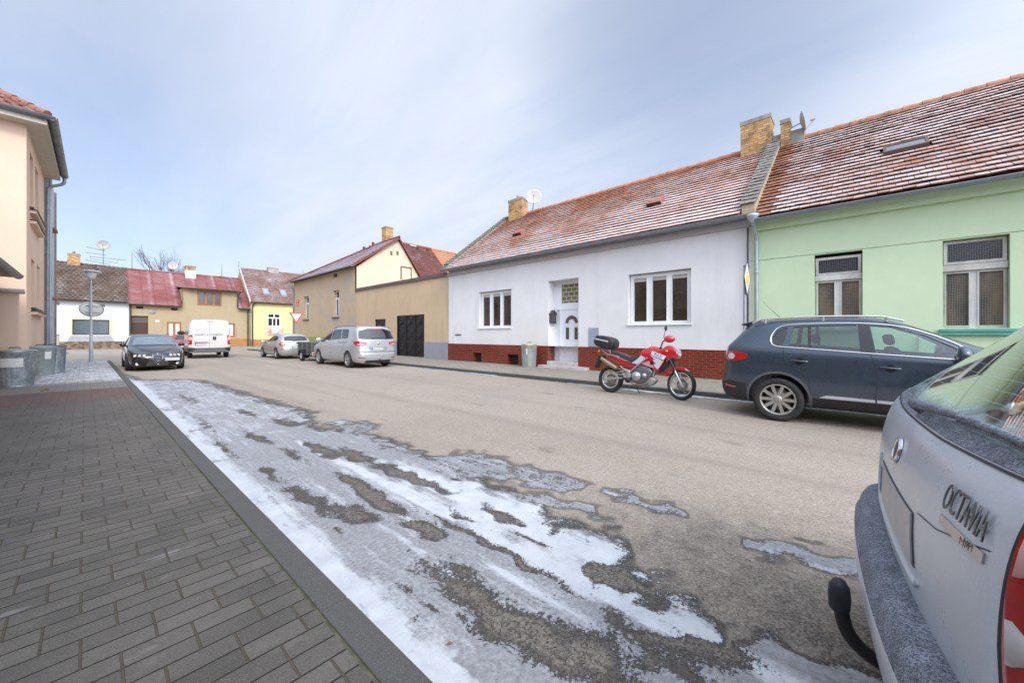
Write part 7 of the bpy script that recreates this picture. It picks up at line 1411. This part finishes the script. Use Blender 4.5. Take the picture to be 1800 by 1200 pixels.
    tb([(620, 880), (640, 960), (660, 1010)], .010, BLK, 'side_stand', ys=[.08, .14, .19]); tb([(560, 800), (520, 835)], .012, BLK, 'footpeg', -.22)
motorcycle()

# ================================================================= street furniture and small things
def bin_(name, label, c, rb, rt, h, m, lidm, stick=None, az=0., group=None, square=False, handle=None):
    root = thing(name, label, 'bin', c, az, group)
    n = 72; V = []; F = []; prof = [(rb*.97, 0), (rb, .02), (rb*1.0+(rt-rb)*.05, .06), (rb+(rt-rb)*.5, h*.45), (rt*.985, h*.90), (rt*1.03, h*.92), (rt*1.03, h*.95), (rt, h*.95), (rt*.9, h*.94)]
    for k in range(n):
        a = 2*math.pi*k/n; 
        for i, (r, z) in enumerate(prof):
            rr = r+(.007*math.cos(a*24) if 2 <= i <= 4 else 0)
            if square: s = 1/max(abs(math.cos(a)), abs(math.sin(a))); rr *= min(s, 1.16)*.93
            V.append((rr*math.cos(a), rr*math.sin(a), z))
    p = len(prof)
    for k in range(n):
        for i in range(p-1): F.append((k*p+i, ((k+1) % n)*p+i, ((k+1) % n)*p+i+1, k*p+i+1))
    body = MB().add(V, F, 0, True).build('bin_body', m, root)
    lid = MB().lathe([(rt*1.06, h*.955), (rt*1.07, h*.975), (rt*.9, h*.99), (rt*.45, h*1.012), (0, h*1.02)], 36).lathe([(rt*1.06, h*.955), (rt*1.0, h*.957)], 36).build('lid', lidm, root)
    if square: lid.scale = (.98, .98, 1)
    b = MB().tube([(-.09, 0, h*1.01), (-.08, 0, h*1.05), (.08, 0, h*1.05), (.09, 0, h*1.01)], .012, 6).build('lid_handle', BLK, lid)
    for s in (-1, 1): MB().tube([(s*rt*.99, -.08, h*.70), (s*rt*1.16, -.07, h*.70), (s*rt*1.16, .07, h*.70), (s*rt*.99, .08, h*.70)], .011, 6).build('handle', handle or m, root)
    MB().lathe([(rb*1.01, .0), (rb*1.03, .01), (rb*1.03, .03), (rb*1.01, .04)], 36).build('foot_ring', m, root)
    if stick:
        a0, a1, z0, z1 = stick; k = 8; q = MB(); P = []
        for i in range(k+1):
            a = R(a0+(a1-a0)*i/k); 
            for z in (z0, z1): r = (rb+(rt-rb)*z/h)*1.0+.014; P.append((r*math.cos(a), r*math.sin(a), z))
        q.add(P, [(2*i, 2*i+2, 2*i+3, 2*i+1) for i in range(k)], 0, True); st = NT('sticker_paper'); o = st.co(); s = st.sep(o); ln = st.rng(st.math('FRACT', st.math('MULTIPLY', s[2], 38.)), .5, .6, 0, 1); st.set(col=st.mix(st.math('MULTIPLY', ln, st.rng(st.noise(o, 30, 3), .45, .6)), (.74, .74, .71), (.45, .45, .43)), rough=.6)
        q.build('sticker', st.m, body)
    return root
galv = NT('galvanised_bin'); o = galv.co(); v = galv.vor(o, 28, 'Color'); c = galv.mix(galv.sep(v)[0], (.34, .38, .41), (.48, .52, .54)); c = galv.mix(galv.rng(galv.noise(galv.map(o, (1, 1, .25)), 5, 7, .7), .48, .7, 0, .8), c, (.10, .12, .14)); c = galv.mix(galv.rng(galv.noise(o, 3.1, 4, .6), .55, .66, 0, .5), c, (.12, .22, .16)); galv.set(col=c, rough=.42, metal=.55)
def towards(c): return math.degrees(math.atan2(-c.y, -c.x))
def place(px, py, z, r):
    p = GP(px, py, z); d = Vector((p.x, p.y, 0)).normalized(); return Vector((p.x+d.x*r, p.y+d.y*r, z))
c = place(26, 681, .08, .34); a = towards(c); bin_('rubbish_bin', 'dented steel rubbish bin with a wide white label, nearest at the left edge', c, .30, .345, .93, galv.m, galv.m, (a-40, a+22, .50, .72), group='steel bins by the yard wall')
c = place(-10, 676, .08, .3); bin_('rubbish_bin', 'olive yellow bin cut off by the left edge behind the labelled steel bin', c, .31, .34, .93, mat('olive_bin', (.16, .16, .03), .5, var=.3, dirt=(.03, .03, .03)), mat('yellow_lid', (.42, .40, .05), .5), None, group='steel bins by the yard wall')
g2 = mat('greenish_galvanised', (.31, .36, .345), .45, metal=.4, var=.25, vs=3, dirt=(.12, .15, .14), dirtf=.6)
c = place(71, 660, .08, .33); a = towards(c); bin_('rubbish_bin', 'greenish steel bin with a small white sticker, middle of the bins', c, .285, .335, .93, g2, g2, (a+15, a+42, .52, .76), group='steel bins by the yard wall')
c = place(92, 656, .08, .33); bin_('rubbish_bin', 'grey steel bin with dark bent handle, farthest right of the left hand bins', c, .27, .315, .93, galv.m, mat('dark_lid', (.05, .055, .07), .45, var=.2), None, az=R(25), group='steel bins by the yard wall', handle=BLK)
c = place(930, 646, .095, .28); a = towards(c); bin_('rubbish_bin', 'square steel bin with yellow rim by the white house wall', c, .245, .285, .93, mat('dull_zinc_bin', (.36, .39, .37), .5, metal=.3, var=.25, vs=4, dirt=(.14, .15, .14)), mat('yellow_rim', (.55, .48, .10), .5, var=.2), (a-24, a+18, .50, .74), square=True)
# cream cabinet on the far left corner
p = GP(88, 622, .08); r_ = thing('utility_cabinet', 'small cream utility cabinet beside the farthest grey bin', 'cabinet', (p.x+.1, p.y, .08)); MB().box(-.30, .30, -.2, .2, 0, 1.28, bev=.02).build('housing', mat('cream_cabinet', (.42, .41, .34), .7, var=.12), r_); MB().box(-.33, .33, -.23, .23, 1.28, 1.33, bev=.01).build('cap', CONC, r_); MB().box(-.24, .24, -.212, -.2, .35, 1.15, bev=.004).build('door', mat('cream_cabinet_door', (.46, .45, .38), .6), r_)
# lamp post with oval mirror seen from behind
p = GP(160, 637, .08); lp = thing('street_lamp', 'grey street lamp post with white mushroom shaped head', 'street lamp', (p.x, p.y, .08)); Dl = math.hypot(p.x, p.y); zt = UP(154, 490, p.y).z-.08; pm = mat('lamp_post_paint', (.40, .43, .42), .5, metal=.2, var=.15, vs=3)
MB().tube([(0, 0, 0), (0, 0, .9), (0, 0, .92), (0, 0, zt)], [.075, .07, .052, .038], 14).build('pole', pm, lp); MB().lathe([(.15, 0), (.15, .02), (.09, .03)], 14).build('foot_plate', pm, lp); hd = MB().lathe([(0, -.02), (.10, 0), (.155, .08), (.195, .30), (.185, .33), (0, .34)], 24, Matrix.Translation((0, 0, zt))).build('lamp_shade', mat('opal_bowl', (.62, .62, .60), .35, var=.08), lp); MB().lathe([(0, .335), (.30, .325), (.37, .345), (.30, .39), (0, .43)], 28, Matrix.Translation((0, 0, zt))).build('lamp_hood', mat('white_hood', (.66, .66, .64), .45), lp)
mz = UP(156, 543, p.y).z-.0; om = thing('traffic_mirror', 'pale oval traffic mirror seen from behind on the lamp post', 'traffic mirror', (p.x+.02, p.y+.16, mz), R(42)); bk = mat('mirror_back', (.62, .62, .56), .6, var=.06); MB().lathe([(0, -.03), (.9, -.02), (1., 0), (1.03, .02), (1., .03)], 40, Matrix.Rotation(R(-90), 4, 'X') @ Matrix.Diagonal((.50, .34, 1, 1))).build('mirror_shell', bk, om); MB().lathe([(1.0, -.03), (1.05, -.02), (1.06, .01), (1.02, .03)], 40, Matrix.Rotation(R(-90), 4, 'X') @ Matrix.Diagonal((.50, .34, 1, 1))).build('rim', mat('mirror_rim', (.50, .46, .38), .5), om)
for z in (-.15, .16): MB().tube([(-.30, -.06, z), (.30, -.06, z)], .016, 6).build('bracket', mat('mirror_rim', (.40, .33, .26), .5), om)
# signs
def pole(root, h, r=.03): return MB().tube([(0, 0, 0), (0, 0, h)], r, 10).build('pole', mat('galvanised_pole', (.36, .38, .40), .5, metal=.4, var=.15), root)
p = UP(521, 556, 29.5); s = thing('road_sign', 'white triangular give way sign with red border on a thin pole', 'sign', (p.x, p.y, .095)); pole(s, 2.9); z0 = p.z-.095
def tri(r, y, m, nm, par): P = [Vector((r*math.sin(R(a)), y, z0+r*math.cos(R(a)))) for a in (60, 180, 300)]; P2 = [q+Vector((0, .014, 0)) for q in P]; return MB().add(P+P2, [(0, 1, 2), (5, 4, 3), (0, 3, 4, 1), (1, 4, 5, 2), (2, 5, 3, 0)]).build(nm, m, par)
pl_ = tri(.53, -.06, mat('sign_red', (.72, .07, .04), .4), 'sign_plate', s); tri(.36, -.064, mat('sign_white', (.78, .78, .76), .4), 'sign_field', pl_); s.rotation_euler = (0, 0, R(-18))
p = VP(1309, 490, 10.35); s = thing('road_sign', 'yellow and white diamond priority road sign seen almost edge on', 'sign', (p.x, p.y, .095), R(3)); pole(s, VP(1309, 466, 10.35).z-.095); z0 = VP(1309, 490, 10.35).z-.095
def dia(r, y, m, nm, par): P = [Vector((a*r, y, z0+b*r)) for a, b in ((0, 1), (1, 0), (0, -1), (-1, 0))]; P2 = [q+Vector((0, .014, 0)) for q in P]; return MB().add(P+P2, [(0, 1, 2, 3), (7, 6, 5, 4), (0, 4, 5, 1), (1, 5, 6, 2), (2, 6, 7, 3), (3, 7, 4, 0)]).build(nm, m, par)
pl_ = dia(.40, -.05, mat('sign_frame_grey', (.10, .11, .13), .5), 'sign_plate', s); q_ = dia(.37, -.054, mat('sign_white', (.78, .78, .76), .4), 'sign_field', pl_); dia(.24, -.058, mat('sign_yellow', (.80, .52, .04), .4), 'sign_centre', pl_)
p = VP(523, 531.5, FX-.02); s = thing('street_name_plate', 'small red street name plate high on the ochre corner house', 'sign', (FX, p.y, p.z)); MB().box(-.025, -.002, -.35, .35, -.02, .24, bev=.004).build('plate', mat('plate_red_enamel', (.55, .05, .04), .4), s); MB().box(-.025, -.002, -.35, .35, -.26, -.04, bev=.004).build('plate', mat('plate_red_enamel', (.55, .05, .04), .4), s)
for z in (.11, -.15): MB().box(-.0275, -.0255, -.24, .24, z-.03, z+.03).build('white_line', mat('plate_white', (.8, .8, .78), .5), s)
# letter box in the door recess
zb = VP(971, 568, 12.2).z; s = thing('letter_box', 'dark grey house shaped letter box beside the white front door', 'letter box', (FX+.20, 9.17, zb)); k = mat('letterbox_grey', (.065, .065, .075), .5, var=.2, bump=.3)
MB().prism([(-.15, 0), (.15, 0), (.15, .38), (0, .50), (-.15, .38)], lambda p: Vector((p[0], -.13, p[1])), lambda p: Vector((p[0], -.004, p[1])), bev=.008).build('box', k, s); MB().prism([(-.19, .36), (-.17, .34), (0, .475), (.17, .34), (.19, .36), (0, .53)], lambda p: Vector((p[0], -.16, p[1])), lambda p: Vector((p[0], -.004, p[1])), bev=.004).build('roof', k, s); MB().tube([(-.13, -.135, .03), (.13, -.135, .03)], .03, 8).build('paper_tube', mat('tube_dark', (.03, .03, .035), .5), s); MB().lathe([(0, -.002), (.03, 0), (0, .006)], 12, Matrix.Translation((0.02, -.135, .24)) @ Matrix.Rotation(R(90), 4, 'X')).build('lock', mat('brass', (.55, .38, .14), .35, metal=.8), s)
# satellite dishes, aerials
def dish(label, c, r, face, pole_pts, m=(.46, .45, .41)):
    s = thing('satellite_dish', label, 'satellite dish', c); f = Vector(face).normalized(); M = f.to_track_quat('Z', 'Y').to_matrix().to_4x4(); dm = mat('dish_'+str(m[0]), m, .6, var=.15, vs=5)
    MB().lathe([(0, -r*.22), (r*.4, -r*.18), (r*.75, -r*.08), (r, .03*r), (r*.985, .05*r), (r*.74, -r*.05), (r*.4, -r*.15), (0, -r*.19)], 32, M).build('reflector', dm, s)
    tip = M @ Vector((0, -r*.25, r*.95)); a = MB(); a.tube([M @ Vector((0, -r, 0)), tip], .014, 6); a.tube([tip, tip-f*.12], [.03, .045], 8); a.build('feed_arm', dm, s); MB().tube([Vector(q)-Vector(c) for q in pole_pts], .02, 8).build('mast', ZINC, s); return s
c = VP(938, 346, 15.6); dish('round pale dish beside the left chimney of the white house', c, .43, (-.75, -.62, .2), [(c.x+.15, c.y+.12, c.z-.05), (c.x+.3, c.y+.3, c.z-.55), (c.x+.45, c.y+.5, c.z-.75)])
c = VP(1411, 213, 16.1); dish('thin grey dish seen edge on beside the twin chimneys above the green house', c, .33, (.15, -.97, .2), [(c.x+.05, c.y+.05, c.z-.02), (c.x+.1, c.y+.4, c.z-.1), (c.x+.2, c.y+.75, c.z-.25)], (.36, .35, .33))
c = UP(304, 467, 55.5); dish('pale round dish left of the orange chimney on the red roof', c, .44, (-.15, -.98, .1), [(c.x, c.y+.1, c.z), (c.x, c.y+.1, 7.7)], (.44, .42, .39))
c = UP(181.5, 430, 54.6); dish('pale dish on top of the television aerial mast over the brown roof', c, .50, (-.1, -.98, .05), [(c.x, c.y+.1, c.z), (c.x, c.y+.1, 7.9)], (.36, .35, .32))
al = mat('aerial_metal', (.12, .12, .13), .5, metal=.4); s = thing('television_aerial', 'wide many armed television aerial below the dish over the brown roof', 'aerial', (c.x, c.y+.1, 8.)); zc = lambda y: UP(181, y, 54.6).z-8
MB().tube([(0, .08, 0), (0, .08, zc(432))], .03, 6).build('mast', al, s)
for y, x0, x1, dz in ((440, -1.1, .1, .18), (453, -.9, 1.6, -.0), (447.5, -1.2, .2, .05), (462.5, -1.2, .5, .15)): MB().tube([(x0, 0, zc(y)+dz), (0, 0, zc(y)), (x1, 0, zc(y)-dz*.3)], .022, 5).build('arm', al, s)
MB().tube([(-.85, 0, zc(452)), (-.85, -.1, zc(457)), (1.0, -.1, zc(460)), (1.0, 0, zc(453))], .02, 5).build('arm', al, s)
for px_, y0_, y1_, lab in ((232, 445, 474, 'thin vertical aerial rod near the left end of the red roof'), (390, 464, 487, 'thin vertical aerial rod near the right end of the red roof'), (420, 459, 470, 'short aerial rod on the ridge of the yellow house')):
    a = UP(px_, y0_, 54.5); b_ = UP(px_, y1_, 54.5); s = thing('aerial_rod', lab, 'aerial', (a.x, 54.5, b_.z-.4)); MB().tube([(0, 0, 0), (0, 0, a.z-b_.z+.4)], [.03, .018], 6).build('rod', al, s); MB().tube([(-.25, 0, .5), (.25, 0, .5)], .014, 5).build('cross_arm', al, s)
# bare winter trees behind the roofs
def bare_tree(label, c, h, spread, seed, lean=0., cut=1.):
    rnd = random.Random(seed); root = thing('bare_tree', label, 'tree', c); trunk = MB(); crown = MB(); bark = mat('bare_bark', (.10, .085, .085), .95, var=.3, vs=4)
    def grow(p, d, L, r, lev):
        pts = [p]; q = p.copy(); dd = d.copy()
        for i in range(4): dd = (dd+Vector((rnd.uniform(-1, 1), rnd.uniform(-1, 1), rnd.uniform(-.3, .7)))*.16).normalized(); q = q+dd*L/4; pts.append(q.copy())
        (trunk if lev == 0 else crown).tube(pts, [r*(1-.45*i/4) for i in range(5)], 6 if lev < 2 else 4 if lev < 3 else 3, caps=False)
        if lev >= 5: return
        for k in range(rnd.choice((2, 3, 3)) if lev < 4 else 3):
            t = rnd.uniform(.45, 1.); b = pts[min(4, int(t*4+.5))]; a = rnd.uniform(0, 2*math.pi); sp = rnd.uniform(.5, .95)*spread
            nd = (dd+Vector((math.cos(a)*sp, math.sin(a)*sp, rnd.uniform(.0, .3)))).normalized(); grow(b, nd, L*rnd.uniform(.58, .78), r*.56, lev+1)
        grow(pts[-1], dd, L*.7, r*.55, lev+1)
    grow(Vector((0, 0, 0)), Vector((lean, 0, 1)).normalized(), h*.42, h*.016, 0); trunk.build('trunk', bark, root); crown.build('crown', bark, root)
c = UP(338, 600, 66); bare_tree('bare tree standing behind the orange chimney of the red roofed house', (c.x, 66, 0), 11.4, .5, 3)
c = UP(556, 600, 63); bare_tree('bare treetop rising behind the maroon roof of the corner house', (c.x, 63, 0), 9.6, .62, 11)
c = UP(318, 600, 72); bare_tree('smaller bare tree behind the middle of the red roof', (c.x, 72, 0), 9.0, .5, 8)
# fallen leaves
lm = mat('dry_leaf', (.50, .24, .06), .8, var=.3); lm2 = mat('rust_leaf', (.28, .09, .03), .8, var=.3)
def leaf(label, px, py, z, m, sc, a):
    p = GP(px, py, z); o = MB().add([(0, 0, .004), (.03, .018, .016), (.065, 0, .008), (.03, -.02, .018), (.09, 0, .006)], [(0, 1, 2), (0, 2, 3), (1, 4, 2)]).build('fallen_leaf', m); o.location = p; o.scale = (sc, sc, sc); o.rotation_euler = (0, 0, R(a)); tag(o, label, 'leaf', 'fallen leaves')
leaf('orange dry leaf on the dark red pavers near the bins', 70, 687, .08, lm, 2.6, 20); leaf('small rust leaf frozen in the bare patch of the snow strip, farther one', 642, 914, .008, lm2, .55, 80); leaf('small rust leaf on the snow near the lower speckled patch', 797, 1130, .008, lm2, .5, 150)
